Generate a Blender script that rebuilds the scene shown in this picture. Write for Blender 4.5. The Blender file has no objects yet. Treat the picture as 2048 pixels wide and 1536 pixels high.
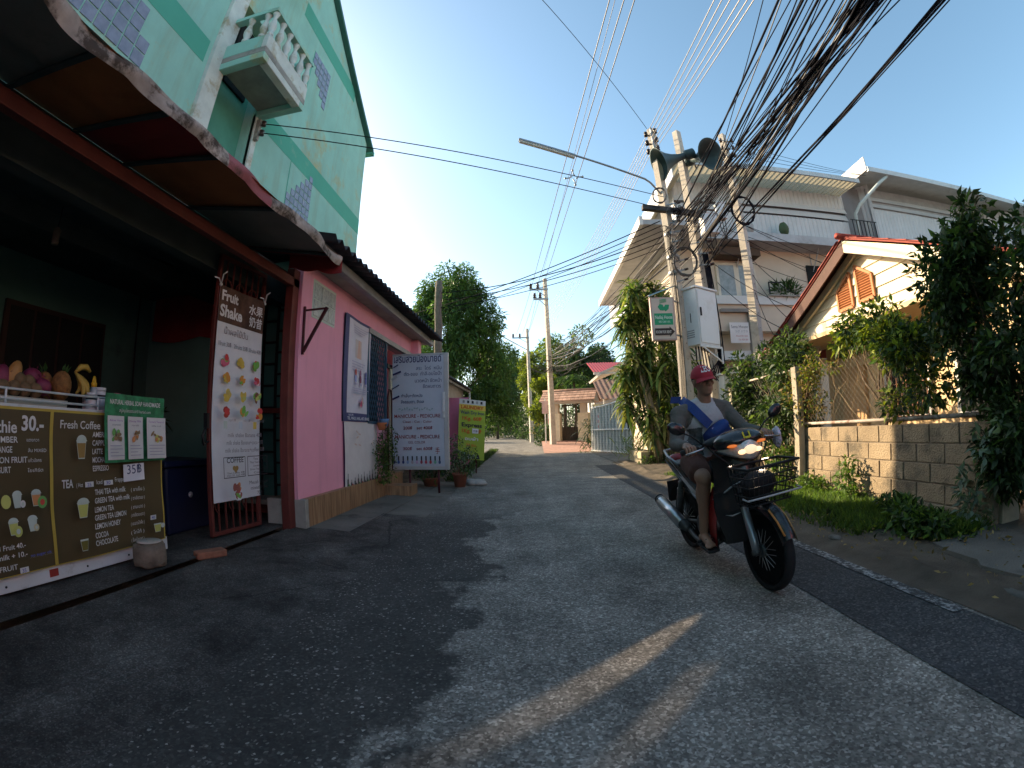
import bpy, bmesh, math, random
import numpy as np
from mathutils import Vector, Matrix, Euler

# ---------------------------------------------------------------- camera
SC = bpy.context.scene
COL = SC.collection
K1, K3, PITCH, ROLL, YAW, CAMH = 1.108, -.06, .1011, .0225, .0504, 1.1   # wide action-camera lens


def lens_turn(v):
    c, s = math.cos(ROLL), math.sin(ROLL); v = (c*v[0]+s*v[2], v[1], -s*v[0]+c*v[2])
    c, s = math.cos(PITCH), math.sin(PITCH); v = (v[0], c*v[1]-s*v[2], s*v[1]+c*v[2])
    c, s = math.cos(YAW), math.sin(YAW); return (c*v[0]-s*v[1], s*v[0]+c*v[1], v[2])


_r, _u, _f = lens_turn((1, 0, 0)), lens_turn((0, 0, 1)), lens_turn((0, 1, 0))
cam = bpy.data.cameras.new('camera')
cam_o = bpy.data.objects.new('camera', cam); COL.objects.link(cam_o); SC.camera = cam_o
cam_o.matrix_world = Matrix(((_r[0], _u[0], -_f[0], 0), (_r[1], _u[1], -_f[1], 0), (_r[2], _u[2], -_f[2], CAMH), (0, 0, 0, 1)))
cam.type = 'PANO'; cam.panorama_type = 'FISHEYE_LENS_POLYNOMIAL'; cam.fisheye_fov = math.radians(200)
cam.sensor_width = 20.48; cam.sensor_height = 15.36; cam.sensor_fit = 'HORIZONTAL'
cam.fisheye_polynomial_k0 = 0; cam.fisheye_polynomial_k1 = -K1/10; cam.fisheye_polynomial_k2 = 0
cam.fisheye_polynomial_k3 = -K3/1000; cam.fisheye_polynomial_k4 = 0
cam.clip_end = 3000; cam.clip_start = .02


def at(x, y, X=None, Y=None, Z=None):
    """The point of the plane X=, Y= or Z= seen at photo pixel (x, y)."""
    x = (x-1024)/1000.; y = -(y-768)/1000.
    r = math.hypot(x, y); th = K1*r+K3*r**3; s = math.sin(th)/max(r, 1e-9)
    v = lens_turn((x*s, math.cos(th), y*s))
    t = X/v[0] if X is not None else Y/v[1] if Y is not None else (Z-CAMH)/v[2]
    return Vector((v[0]*t, v[1]*t, CAMH+v[2]*t))


# ---------------------------------------------------------------- world, sun, exposure
SUN_AZ = (-.82, .57); SUN_EL = math.radians(24.7)
w = bpy.data.worlds.new("World"); SC.world = w; w.use_nodes = True
nt = w.node_tree
sky = nt.nodes.new('ShaderNodeTexSky'); sky.sky_type = 'NISHITA'; sky.sun_disc = False
sky.sun_elevation = SUN_EL; sky.sun_rotation = math.radians(304.8)
sky.air_density = 1.0; sky.dust_density = 1.3; sky.ozone_density = 1.6
hs = nt.nodes.new('ShaderNodeHueSaturation'); hs.inputs['Hue'].default_value = .482; hs.inputs['Saturation'].default_value = 1.0; hs.inputs['Value'].default_value = 1.0
nt.links.new(sky.outputs[0], hs.inputs['Color']); nt.links.new(hs.outputs[0], nt.nodes['Background'].inputs[0])
nt.nodes['Background'].inputs[1].default_value = .15
sl = bpy.data.lights.new('sun', 'SUN'); sl.energy = 5.0; sl.angle = math.radians(.5); sl.color = (1, .80, .53)
so = bpy.data.objects.new('sun', sl); COL.objects.link(so)
so.rotation_euler = Vector((.82*math.cos(SUN_EL), -.57*math.cos(SUN_EL), -math.sin(SUN_EL))).to_track_quat('-Z', 'Y').to_euler()
SC.view_settings.view_transform = 'Standard'; SC.view_settings.look = 'None'
SC.view_settings.exposure = 1.1; SC.view_settings.gamma = 1
SC.cycles.max_bounces = 8; SC.cycles.diffuse_bounces = 4; SC.cycles.transparent_max_bounces = 16

# ---------------------------------------------------------------- helpers
R = random.Random(7)
rad = math.radians
MATS = {}


def M(name, col=(.5, .5, .5), rough=.8, var=.12, vs=3., bump=0., bs=30., metal=0., spec=.3, dirt=None, island=0., coat=0., emit=None, trans=0., ds=1.2, dt=.55, streak=None):
    """procedural material: base colour with cloudy variation, optional stains, bump and per-piece variation"""
    if name in MATS: return MATS[name]
    m = bpy.data.materials.new(name); m.use_nodes = True; MATS[name] = m
    t = m.node_tree; N = t.nodes; L = t.links
    b = N['Principled BSDF']
    b.inputs['Roughness'].default_value = rough; b.inputs['Metallic'].default_value = metal
    b.inputs['Specular IOR Level'].default_value = spec
    if coat: b.inputs['Coat Weight'].default_value = coat; b.inputs['Coat Roughness'].default_value = .08
    g = N.new('ShaderNodeNewGeometry')
    def noise(s, d=4, r=.6):
        n = N.new('ShaderNodeTexNoise'); n.inputs['Scale'].default_value = s; n.inputs['Detail'].default_value = d
        n.inputs['Roughness'].default_value = r; L.new(g.outputs['Position'], n.inputs['Vector']); return n.outputs['Fac']
    def ramp(src, a, bb, p0, p1):
        r = N.new('ShaderNodeMapRange'); r.inputs['From Min'].default_value = a; r.inputs['From Max'].default_value = bb
        r.inputs['To Min'].default_value = p0; r.inputs['To Max'].default_value = p1; L.new(src, r.inputs['Value']); return r.outputs['Result']
    def mul(c, f):
        x = N.new('ShaderNodeMix'); x.data_type = 'RGBA'; x.blend_type = 'MULTIPLY'; x.inputs['Factor'].default_value = 1
        if isinstance(c, tuple): x.inputs['A'].default_value = (*c, 1)
        else: L.new(c, x.inputs['A'])
        L.new(f, x.inputs['B']); return x.outputs['Result']
    c = tuple(col)
    if var: c = mul(c, ramp(noise(vs), .3, .7, 1-var, 1+var))
    if island: c = mul(c, ramp(g.outputs['Random Per Island'], 0, 1, 1-island, 1+island))
    if dirt:
        x = N.new('ShaderNodeMix'); x.data_type = 'RGBA'
        L.new(ramp(noise(ds, 8, .7), dt, dt+.12, 0, dirt[3] if len(dirt) > 3 else .8), x.inputs['Factor'])
        if isinstance(c, tuple): x.inputs['A'].default_value = (*c, 1)
        else: L.new(c, x.inputs['A'])
        x.inputs['B'].default_value = (*dirt[:3], 1); c = x.outputs['Result']
    if streak:   # vertical run-off stains: (r, g, b, strength, threshold)
        mp = N.new('ShaderNodeMapping'); mp.inputs['Scale'].default_value = (2.2, 2.2, .22); L.new(g.outputs['Position'], mp.inputs[0]); n = N.new('ShaderNodeTexNoise'); n.inputs['Scale'].default_value = 1.6; n.inputs['Detail'].default_value = 7; n.inputs['Roughness'].default_value = .65; L.new(mp.outputs[0], n.inputs['Vector'])
        x = N.new('ShaderNodeMix'); x.data_type = 'RGBA'; L.new(ramp(n.outputs['Fac'], streak[4], streak[4]+.25, 0, streak[3]), x.inputs['Factor'])
        if isinstance(c, tuple): x.inputs['A'].default_value = (*c, 1)
        else: L.new(c, x.inputs['A'])
        x.inputs['B'].default_value = (*streak[:3], 1); c = x.outputs['Result']
    if isinstance(c, tuple): b.inputs['Base Color'].default_value = (*c, 1)
    else: L.new(c, b.inputs['Base Color'])
    if bump:
        bn = N.new('ShaderNodeBump'); bn.inputs['Strength'].default_value = bump; bn.inputs['Distance'].default_value = .02
        L.new(noise(bs, 5), bn.inputs['Height']); L.new(bn.outputs['Normal'], b.inputs['Normal'])
    if emit:
        b.inputs['Emission Color'].default_value = (*emit[:3], 1); b.inputs['Emission Strength'].default_value = emit[3]
    if trans: b.inputs['Transmission Weight'].default_value = trans
    return m


def sm(name, src, fn):
    """a material derived from another by editing its nodes"""
    if name in MATS: return MATS[name]
    m = src.copy(); m.name = name; MATS[name] = m; fn(m.node_tree, m.node_tree.nodes['Principled BSDF']); return m


def leafy(name, col, var=.35, trans=.35, island=.35, rough=.55):
    m = M(name, col, rough, var, .9, island=island, spec=.35)
    t = m.node_tree; b = t.nodes['Principled BSDF']; o = [n for n in t.nodes if n.type == 'OUTPUT_MATERIAL'][0]
    if trans and not any(n.type == 'MIX_SHADER' for n in t.nodes):
        tr = t.nodes.new('ShaderNodeBsdfTranslucent'); mx = t.nodes.new('ShaderNodeMixShader'); mx.inputs[0].default_value = trans
        src = b.inputs['Base Color'].links[0].from_socket
        hs = t.nodes.new('ShaderNodeMix'); hs.data_type = 'RGBA'; hs.blend_type = 'MULTIPLY'; hs.inputs['Factor'].default_value = 1
        hs.inputs['B'].default_value = (1.5, 1.6, .7, 1); t.links.new(src, hs.inputs['A'])
        t.links.new(hs.outputs['Result'], tr.inputs['Color']); t.links.new(b.outputs[0], mx.inputs[1]); t.links.new(tr.outputs[0], mx.inputs[2])
        t.links.new(mx.outputs[0], o.inputs['Surface'])
    return m


def V(*a): return Vector(a)


ORG = {}


class MB:
    """collects shapes, then links them as ONE mesh object"""
    def __init__(s): s.v = []; s.f = []; s.m = []; s.mats = []; s.sm = []; s.T = None
    def mi(s, m):
        if m not in s.mats: s.mats.append(m)
        return s.mats.index(m)
    def add(s, vs, fs, m, smooth=False):
        o = len(s.v); i = s.mi(m)
        s.v += [tuple(s.T @ Vector(p)) for p in vs] if s.T is not None else [tuple(p) for p in vs]
        for f in fs: s.f.append(tuple(k+o for k in f)); s.m.append(i); s.sm.append(smooth)
    def box(s, a, b, m):
        x0, x1 = sorted((a[0], b[0])); y0, y1 = sorted((a[1], b[1])); z0, z1 = sorted((a[2], b[2]))
        s.add([(x0, y0, z0), (x1, y0, z0), (x1, y1, z0), (x0, y1, z0), (x0, y0, z1), (x1, y0, z1), (x1, y1, z1), (x0, y1, z1)],
              [(0, 3, 2, 1), (4, 5, 6, 7), (0, 1, 5, 4), (1, 2, 6, 5), (2, 3, 7, 6), (3, 0, 4, 7)], m)
    def obox(s, c, ax, ay, az, m):
        c, ax, ay, az = map(Vector, (c, ax, ay, az))
        P = [c+i*ax+j*ay+k*az for k in (-1, 1) for i, j in ((-1, -1), (1, -1), (1, 1), (-1, 1))]
        s.add(P, [(0, 3, 2, 1), (4, 5, 6, 7), (0, 1, 5, 4), (1, 2, 6, 5), (2, 3, 7, 6), (3, 0, 4, 7)], m)
    def bar(s, p, q, wd, h, m, up=(0, 0, 1)):
        p, q, up = Vector(p), Vector(q), Vector(up); d = q-p; a = d.normalized()
        sd = a.cross(up); sd = sd.normalized() if sd.length > 1e-6 else a.cross(V(1, 0, 0)).normalized(); u = sd.cross(a)
        s.obox((p+q)/2, d/2, sd*wd/2, u*h/2, m)
    def tube(s, pts, r, m, n=8, cap=True, smooth=True, closed=False):
        pts = [Vector(p) for p in pts]; k = len(pts); rr = r if isinstance(r, (list, tuple)) else [r]*k
        vs = []; fs = []; up = None
        for i, p in enumerate(pts):
            if closed: d = (pts[(i+1) % k]-pts[i-1])
            else: d = pts[min(i+1, k-1)]-pts[max(i-1, 0)]
            d = d.normalized() if d.length > 1e-9 else V(0, 0, 1)
            if up is None: up = V(0, 0, 1) if abs(d.z) < .9 else V(1, 0, 0)
            a = d.cross(up); a = a.normalized() if a.length > 1e-6 else d.orthogonal().normalized(); b = a.cross(d).normalized(); up = b
            for j in range(n):
                t = 2*math.pi*j/n; vs.append(p+rr[i]*(a*math.cos(t)+b*math.sin(t)))
        for i in range(k if closed else k-1):
            i2 = (i+1) % k
            for j in range(n): j2 = (j+1) % n; fs.append((i*n+j, i2*n+j, i2*n+j2, i*n+j2))
        if cap and not closed: fs += [tuple(range(n)), tuple(range((k-1)*n+n-1, (k-1)*n-1, -1))]
        s.add(vs, fs, m, smooth)
    def lathe(s, prof, m, o=(0, 0, 0), ax=(0, 0, 1), n=16, smooth=True, sx=1, sy=1):
        q = V(0, 0, 1).rotation_difference(Vector(ax)); o = Vector(o); vs = []; fs = []
        for r, z in prof:
            for j in range(n):
                t = 2*math.pi*j/n; vs.append(o+q @ V(r*math.cos(t)*sx, r*math.sin(t)*sy, z))
        for i in range(len(prof)-1):
            for j in range(n): j2 = (j+1) % n; fs.append((i*n+j, i*n+j2, (i+1)*n+j2, (i+1)*n+j))
        fs += [tuple(range(n-1, -1, -1)), tuple(range((len(prof)-1)*n, len(prof)*n))]
        s.add(vs, fs, m, smooth)
    def ball(s, c, r, m, n=14, k=9, rot=None, fn=None):
        c = Vector(c); r = (r, r, r) if not isinstance(r, (list, tuple)) else r; vs = []; fs = []
        for i in range(k+1):
            ph = math.pi*i/k
            for j in range(n):
                t = 2*math.pi*j/n; p = V(math.sin(ph)*math.cos(t), math.sin(ph)*math.sin(t), math.cos(ph))
                if fn: p = p*fn(p)
                p = V(p.x*r[0], p.y*r[1], p.z*r[2])
                vs.append(c+(rot @ p if rot is not None else p))
        for i in range(k):
            for j in range(n): j2 = (j+1) % n; fs.append((i*n+j, (i+1)*n+j, (i+1)*n+j2, i*n+j2))
        s.add(vs, fs, m, True)
    def cap(s, p, q, r1, r2, m, n=14):
        """tapered capsule"""
        p, q = Vector(p), Vector(q); d = q-p; L = d.length; prof = []
        for i in range(5): a = -math.pi/2+math.pi/2*i/4; prof.append((max(r1*math.cos(a), 1e-4), r1*math.sin(a)))
        for i in range(5): a = math.pi/2*i/4; prof.append((max(r2*math.cos(a), 1e-4), L+r2*math.sin(a)))
        s.lathe(prof, m, p, d.normalized(), n)
    def prism(s, poly, vec, m):
        P = [Vector(p) for p in poly]; v = Vector(vec); n = len(P)
        s.add(P+[p+v for p in P], [tuple(range(n-1, -1, -1)), tuple(range(n, 2*n))]+[(i, (i+1) % n, n+(i+1) % n, n+i) for i in range(n)], m)
    def poly(s, P, m): s.add(P, [tuple(range(len(P)))], m)
    def grid(s, fn, nu, nv, m, smooth=True):
        vs = [fn(i/nu, j/nv) for j in range(nv+1) for i in range(nu+1)]
        s.add(vs, [(j*(nu+1)+i, j*(nu+1)+i+1, (j+1)*(nu+1)+i+1, (j+1)*(nu+1)+i) for j in range(nv) for i in range(nu)], m, smooth)
    def build(s, name, parent=None, loc=None, bevel=0, sub=0, local=False, fix=True):
        me = bpy.data.meshes.new(name); o = bpy.data.objects.new(name, me); COL.objects.link(o)
        org = Vector((0, 0, 0))
        if parent is not None:
            o.parent = parent; org = ORG.get(parent.name, Vector((0, 0, 0)))
        elif loc is not None: org = Vector(loc); o.location = org
        if local: org = Vector((0, 0, 0))
        ORG[o.name] = org
        vv = np.array(s.v, dtype=np.float64)-np.array(org)
        me.from_pydata(vv.tolist(), [], s.f)
        for m in s.mats: me.materials.append(m)
        me.polygons.foreach_set('material_index', s.m); me.polygons.foreach_set('use_smooth', s.sm)
        if fix:
            bm = bmesh.new(); bm.from_mesh(me); bmesh.ops.recalc_face_normals(bm, faces=bm.faces); bm.to_mesh(me); bm.free()
        if bevel:
            b = o.modifiers.new('bevel', 'BEVEL'); b.width = bevel; b.segments = 2; b.limit_method = 'ANGLE'; b.angle_limit = rad(40)
        if sub: b = o.modifiers.new('sub', 'SUBSURF'); b.levels = b.render_levels = sub
        return o


def tag(o, label=None, cat=None, group=None, kind=None):
    if label: o['label'] = label
    if cat: o['category'] = cat
    if group: o['group'] = group
    if kind: o['kind'] = kind
    return o


def thing(name, label, cat, loc=(0, 0, 0), group=None):
    o = bpy.data.objects.new(name, None); COL.objects.link(o); o.location = loc; o.empty_display_size = .1
    ORG[o.name] = Vector(loc); return tag(o, label, cat, group)


_TX = {}


def text2d(s, bold=0.):
    """outline of a string as flat triangles, cap height about .72 per unit"""
    if (s, bold) in _TX: return _TX[(s, bold)]
    c = bpy.data.curves.new('t', 'FONT'); c.body = s; c.size = 1; c.offset = bold; c.resolution_u = 3
    o = bpy.data.objects.new('t', c); COL.objects.link(o)
    dg = bpy.context.evaluated_depsgraph_get(); e = o.evaluated_get(dg); me = e.to_mesh()
    vs = [(v.co.x, v.co.y) for v in me.vertices]; fs = [tuple(p.vertices) for p in me.polygons]
    e.to_mesh_clear(); bpy.data.objects.remove(o); bpy.data.curves.remove(c)
    _TX[(s, bold)] = (vs, fs); return vs, fs


INK = {}


def ink(r, g, b):
    k = (r, g, b)
    if k not in INK: INK[k] = M('ink_%02x%02x%02x' % (int(r*255), int(g*255), int(b*255)), (r, g, b), .6, .05, 8)
    return INK[k]


class Sheet:
    """flat printed design in u,v metres on a plane; ripple(u,v) gives the cloth's waves along the normal"""
    def __init__(s, o, ux, vy, ripple=None):
        s.mb = MB(); s.o = Vector(o); s.u = Vector(ux).normalized(); s.v = Vector(vy).normalized(); s.n = s.u.cross(s.v); s.k = 0; s.rp = ripple
    def p(s, u, v, d):
        if s.rp: d = d+s.rp(u, v)
        return s.o+s.u*u+s.v*v+s.n*d
    def lay(s): s.k += 1; return .0012*s.k
    def rect(s, u0, v0, u1, v1, m, d=None, nu=None, nv=None):
        d = s.lay() if d is None else d
        if s.rp: nu = nu or max(1, int(abs(u1-u0)/.03)); nv = nv or max(1, int(abs(v1-v0)/.06))
        s.mb.grid(lambda a, b: s.p(u0+(u1-u0)*a, v0+(v1-v0)*b, d), nu or 1, nv or 1, m)
    def poly(s, P, m, d=None):
        d = s.lay() if d is None else d
        s.mb.poly([s.p(a, b, d) for a, b in P], m)
    def ell(s, u, v, a, b, m, n=14, d=None, rot=0, a0=0, a1=2*math.pi):
        c, sn = math.cos(rot), math.sin(rot); P = []
        for i in range(n+(1 if a1-a0 < 6 else 0)):
            t = a0+(a1-a0)*i/n; x, y = a*math.cos(t), b*math.sin(t); P.append((u+c*x-sn*y, v+sn*x+c*y))
        s.poly(P, m, d)
    def line(s, P, wd, m, d=None):
        d = s.lay() if d is None else d
        for (a, b), (c, e) in zip(P[:-1], P[1:]):
            L = math.hypot(c-a, e-b) or 1; nx, ny = -(e-b)/L*wd/2, (c-a)/L*wd/2
            s.mb.poly([s.p(a+nx, b+ny, d), s.p(a-nx, b-ny, d), s.p(c-nx, e-ny, d), s.p(c+nx, e+ny, d)], m)
    def text(s, t, u, v, h, m, al='l', sx=1., bold=0., rot=0, fit=None):
        vs, fs = text2d(t, bold)
        if not vs: return
        x0 = min(p[0] for p in vs); x1 = max(p[0] for p in vs); k = h/.72
        if fit: sx = fit/((x1-x0)*k)
        off = {'l': x0, 'r': x1, 'c': (x0+x1)/2}[al]; d = s.lay(); c, sn = math.cos(rot), math.sin(rot); out = []
        for x, y in vs:
            a, b = (x-off)*k*sx, y*k; out.append(s.p(u+c*a-sn*b, v+sn*a+c*b, d))
        s.mb.add(out, fs, m)
    def back(s, u0, v0, u1, v1, th, m):
        """gives the sheet its thickness behind the print"""
        if s.rp:
            nu = max(1, int(abs(u1-u0)/.03)); nv = max(1, int(abs(v1-v0)/.06))
            s.mb.grid(lambda a, b: s.p(u0+(u1-u0)*a, v0+(v1-v0)*b, -th), nu, nv, m)
        else:
            P = [(u0, v0), (u1, v0), (u1, v1), (u0, v1)]
            s.mb.prism([s.p(a, b, -th) for a, b in P], s.n*(th+.0004), m)
    def build(s, name, **k): k.setdefault('fix', False); return s.mb.build(name, **k)


def solid(name, prims, vox=.006, mat=None, parent=None, smooth=6, loc=None, face_mat=None, mats=None, local=False):
    """fuses overlapping shapes into one continuous skin"""
    mb = MB(); prims(mb); o = mb.build('tmp')
    r = o.modifiers.new('r', 'REMESH'); r.mode = 'VOXEL'; r.voxel_size = vox; r.use_smooth_shade = True
    s = o.modifiers.new('s', 'SMOOTH'); s.factor = .5; s.iterations = smooth
    dg = bpy.context.evaluated_depsgraph_get(); me = bpy.data.meshes.new_from_object(o.evaluated_get(dg)); me.name = name
    bpy.data.objects.remove(o)
    me.materials.clear()
    for m in (mats or [mat]): me.materials.append(m)
    if face_mat:
        idx = [face_mat(p.center) for p in me.polygons]; me.polygons.foreach_set('material_index', idx)
    else: me.polygons.foreach_set('material_index', [0]*len(me.polygons))
    me.polygons.foreach_set('use_smooth', [True]*len(me.polygons))
    no = bpy.data.objects.new(name, me); COL.objects.link(no)
    org = Vector((0, 0, 0))
    if parent is not None: no.parent = parent; org = ORG.get(parent.name, org)
    elif loc is not None: org = Vector(loc); no.location = org
    if local: org = Vector((0, 0, 0))
    me.transform(Matrix.Translation(-org)); ORG[no.name] = org
    return no


RN = np.random.default_rng(11)


def leaves(name, pts, nrm, size, mat, parent=None, loc=None, aspect=.42, droop=.25, spread=.8, mats=None, kind=None):
    """many small folded leaves at pts, roughly facing nrm"""
    pts = np.asarray(pts, float); n = len(pts); nrm = np.asarray(nrm, float)
    d = nrm+RN.normal(0, spread, (n, 3)); d[:, 2] -= droop; d /= np.linalg.norm(d, axis=1)[:, None]+1e-9
    up = RN.normal(0, .5, (n, 3)); up[:, 2] += 1.0
    s = np.cross(d, up); s /= np.linalg.norm(s, axis=1)[:, None]+1e-9; u = np.cross(s, d)
    L = (size*RN.uniform(.4, 1.5, n))[:, None]; W = L*aspect
    v = np.empty((n, 6, 3))
    v[:, 0] = pts; v[:, 1] = pts+d*L*.4+s*W*.5+u*L*.08; v[:, 2] = pts+d*L*.5-u*L*.02; v[:, 3] = pts+d*L*.4-s*W*.5+u*L*.08
    v[:, 4] = pts+d*L-u*L*.12; v[:, 5] = pts+d*L*.05
    me = bpy.data.meshes.new(name); o = bpy.data.objects.new(name, me); COL.objects.link(o)
    org = Vector((0, 0, 0))
    if parent is not None: o.parent = parent; org = ORG.get(parent.name, org)
    elif loc is not None: org = Vector(loc); o.location = org
    ORG[o.name] = org
    vv = (v.reshape(-1, 3)-np.array(org)).astype(np.float32)
    b = np.arange(n)[:, None]*6
    q = np.concatenate([b+0, b+1, b+4, b+2, b+0, b+2, b+4, b+3], 1).reshape(-1, 4)
    me.vertices.add(len(vv)); me.vertices.foreach_set('co', vv.ravel())
    me.loops.add(q.size); me.loops.foreach_set('vertex_index', q.ravel().astype(np.int32))
    me.polygons.add(len(q)); me.polygons.foreach_set('loop_start', (np.arange(len(q))*4).astype(np.int32))
    mats = mats or [mat]
    for m in mats: me.materials.append(m)
    if len(mats) > 1: me.polygons.foreach_set('material_index', np.repeat(RN.integers(0, len(mats), n), 2).astype(np.int32))
    me.update(calc_edges=True); me.validate()
    if kind: o['kind'] = kind
    return o


def blob_pts(lobes, n, shell=.55):
    """points and outward normals spread through overlapping ellipsoid lobes [(centre, radii)]"""
    vol = np.array([r[0]*r[1]*r[2] for c, r in lobes])**(2/3.); cnt = (vol/vol.sum()*n).astype(int)+1
    P = []; Q = []
    for (c, r), k in zip(lobes, cnt):
        d = RN.normal(0, 1, (k, 3)); d /= np.linalg.norm(d, axis=1)[:, None]
        rr = (shell**3+(1-shell**3)*RN.random(k))**(1/3.)*RN.uniform(.88, 1.1, k)
        P.append(np.array(c)+d*rr[:, None]*np.array(r)); Q.append(d)
    return np.concatenate(P), np.concatenate(Q)


def lobes_in(c, r, n, lr, seed=1, zmin=None):
    g = np.random.default_rng(seed); out = []
    while len(out) < n:
        d = g.normal(0, 1, 3); d /= np.linalg.norm(d); k = g.uniform(.35, .9); p = np.array(c)+d*k*np.array(r)
        if zmin is not None and p[2] < zmin: continue
        s = lr*g.uniform(.65, 1.3); out.append((p, (s, s, s*.85)))
    return out
# ---------------------------------------------------------------- ground materials
def stone_ground(name, cols, scale, patch=None, rough=.85, bump=.5, tw=0):
    m = M(name, cols[0], rough, 0)
    t = m.node_tree; N = t.nodes; L = t.links; b = N['Principled BSDF']
    g = N.new('ShaderNodeNewGeometry')
    v = N.new('ShaderNodeTexVoronoi'); v.inputs['Scale'].default_value = scale; L.new(g.outputs['Position'], v.inputs['Vector'])
    sp = N.new('ShaderNodeSeparateColor'); L.new(v.outputs['Color'], sp.inputs[0])
    cr = N.new('ShaderNodeValToRGB'); e = cr.color_ramp.elements
    e[0].position = 0; e[0].color = (*cols[0], 1); e[1].position = 1; e[1].color = (*cols[3], 1)
    for p, c in ((.45, cols[1]), (.8, cols[2])): x = e.new(p); x.color = (*c, 1)
    L.new(sp.outputs[0], cr.inputs[0])
    n1 = N.new('ShaderNodeTexNoise'); n1.inputs['Scale'].default_value = 1.1; n1.inputs['Detail'].default_value = 7; n1.inputs['Roughness'].default_value = .65
    L.new(g.outputs['Position'], n1.inputs['Vector'])
    n2 = N.new('ShaderNodeTexNoise'); n2.inputs['Scale'].default_value = 14; n2.inputs['Detail'].default_value = 6; L.new(g.outputs['Position'], n2.inputs['Vector'])
    r1 = N.new('ShaderNodeMapRange'); r1.inputs[1].default_value = .3; r1.inputs[2].default_value = .7; r1.inputs[3].default_value = .68; r1.inputs[4].default_value = 1.3; L.new(n1.outputs[0], r1.inputs[0])
    r2 = N.new('ShaderNodeMapRange'); r2.inputs[1].default_value = .3; r2.inputs[2].default_value = .7; r2.inputs[3].default_value = .84; r2.inputs[4].default_value = 1.16; L.new(n2.outputs[0], r2.inputs[0])
    mu = N.new('ShaderNodeMath'); mu.operation = 'MULTIPLY'; L.new(r1.outputs[0], mu.inputs[0]); L.new(r2.outputs[0], mu.inputs[1])
    mx = N.new('ShaderNodeMix'); mx.data_type = 'RGBA'; mx.blend_type = 'MULTIPLY'; mx.inputs['Factor'].default_value = 1
    L.new(cr.outputs[0], mx.inputs['A']); L.new(mu.outputs[0], mx.inputs['B']); out = mx.outputs['Result']
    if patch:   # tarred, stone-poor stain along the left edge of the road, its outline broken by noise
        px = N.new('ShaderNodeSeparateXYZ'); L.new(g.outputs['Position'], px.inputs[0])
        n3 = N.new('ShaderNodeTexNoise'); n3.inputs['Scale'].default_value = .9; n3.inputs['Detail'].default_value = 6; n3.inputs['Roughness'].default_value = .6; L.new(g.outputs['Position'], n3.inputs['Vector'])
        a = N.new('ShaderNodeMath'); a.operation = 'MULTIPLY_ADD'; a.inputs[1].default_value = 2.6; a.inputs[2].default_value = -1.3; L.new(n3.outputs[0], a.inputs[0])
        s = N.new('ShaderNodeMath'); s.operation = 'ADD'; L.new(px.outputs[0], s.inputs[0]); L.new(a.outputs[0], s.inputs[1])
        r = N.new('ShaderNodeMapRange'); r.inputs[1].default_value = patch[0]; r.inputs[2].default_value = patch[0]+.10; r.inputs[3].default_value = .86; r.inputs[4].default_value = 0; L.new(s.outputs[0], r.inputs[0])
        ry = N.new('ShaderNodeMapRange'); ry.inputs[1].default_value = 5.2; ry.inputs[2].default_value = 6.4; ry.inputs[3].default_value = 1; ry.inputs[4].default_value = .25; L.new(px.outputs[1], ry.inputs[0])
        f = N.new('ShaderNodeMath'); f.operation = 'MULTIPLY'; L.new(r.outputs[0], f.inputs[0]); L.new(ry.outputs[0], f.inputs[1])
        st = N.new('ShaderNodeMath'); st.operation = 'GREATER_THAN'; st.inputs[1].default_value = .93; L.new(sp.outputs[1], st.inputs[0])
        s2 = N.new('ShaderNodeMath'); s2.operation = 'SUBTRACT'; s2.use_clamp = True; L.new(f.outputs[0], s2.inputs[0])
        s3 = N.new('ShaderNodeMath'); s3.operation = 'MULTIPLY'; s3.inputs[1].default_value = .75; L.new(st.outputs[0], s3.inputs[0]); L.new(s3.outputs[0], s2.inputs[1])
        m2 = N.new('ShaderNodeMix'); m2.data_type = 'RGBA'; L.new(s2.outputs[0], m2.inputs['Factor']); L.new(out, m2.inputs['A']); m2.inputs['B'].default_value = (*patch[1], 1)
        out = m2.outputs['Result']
    L.new(out, b.inputs['Base Color'])
    bn = N.new('ShaderNodeBump'); bn.inputs['Strength'].default_value = bump; bn.inputs['Distance'].default_value = .006
    ad = N.new('ShaderNodeMath'); ad.operation = 'ADD'; L.new(sp.outputs[0], ad.inputs[0]); L.new(n2.outputs[0], ad.inputs[1])
    L.new(ad.outputs[0], bn.inputs['Height']); L.new(bn.outputs[0], b.inputs['Normal'])
    return m


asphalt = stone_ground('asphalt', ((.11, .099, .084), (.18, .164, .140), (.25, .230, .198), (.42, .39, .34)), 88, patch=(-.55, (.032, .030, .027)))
asphalt2 = stone_ground('asphalt_patch', ((.035, .035, .036), (.05, .05, .052), (.075, .074, .07), (.14, .13, .12)), 90)
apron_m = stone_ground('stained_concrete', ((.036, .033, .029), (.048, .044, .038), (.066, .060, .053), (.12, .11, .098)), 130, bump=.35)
soil = M('soil', (.11, .088, .065), .95, .35, 2.5, .9, 60, dirt=(.07, .065, .045, .7))
gutter_m = M('gutter_slab', (.15, .14, .12), .9, .3, 1.5, .6, 60, dirt=(.03, .03, .025, .8))


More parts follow.
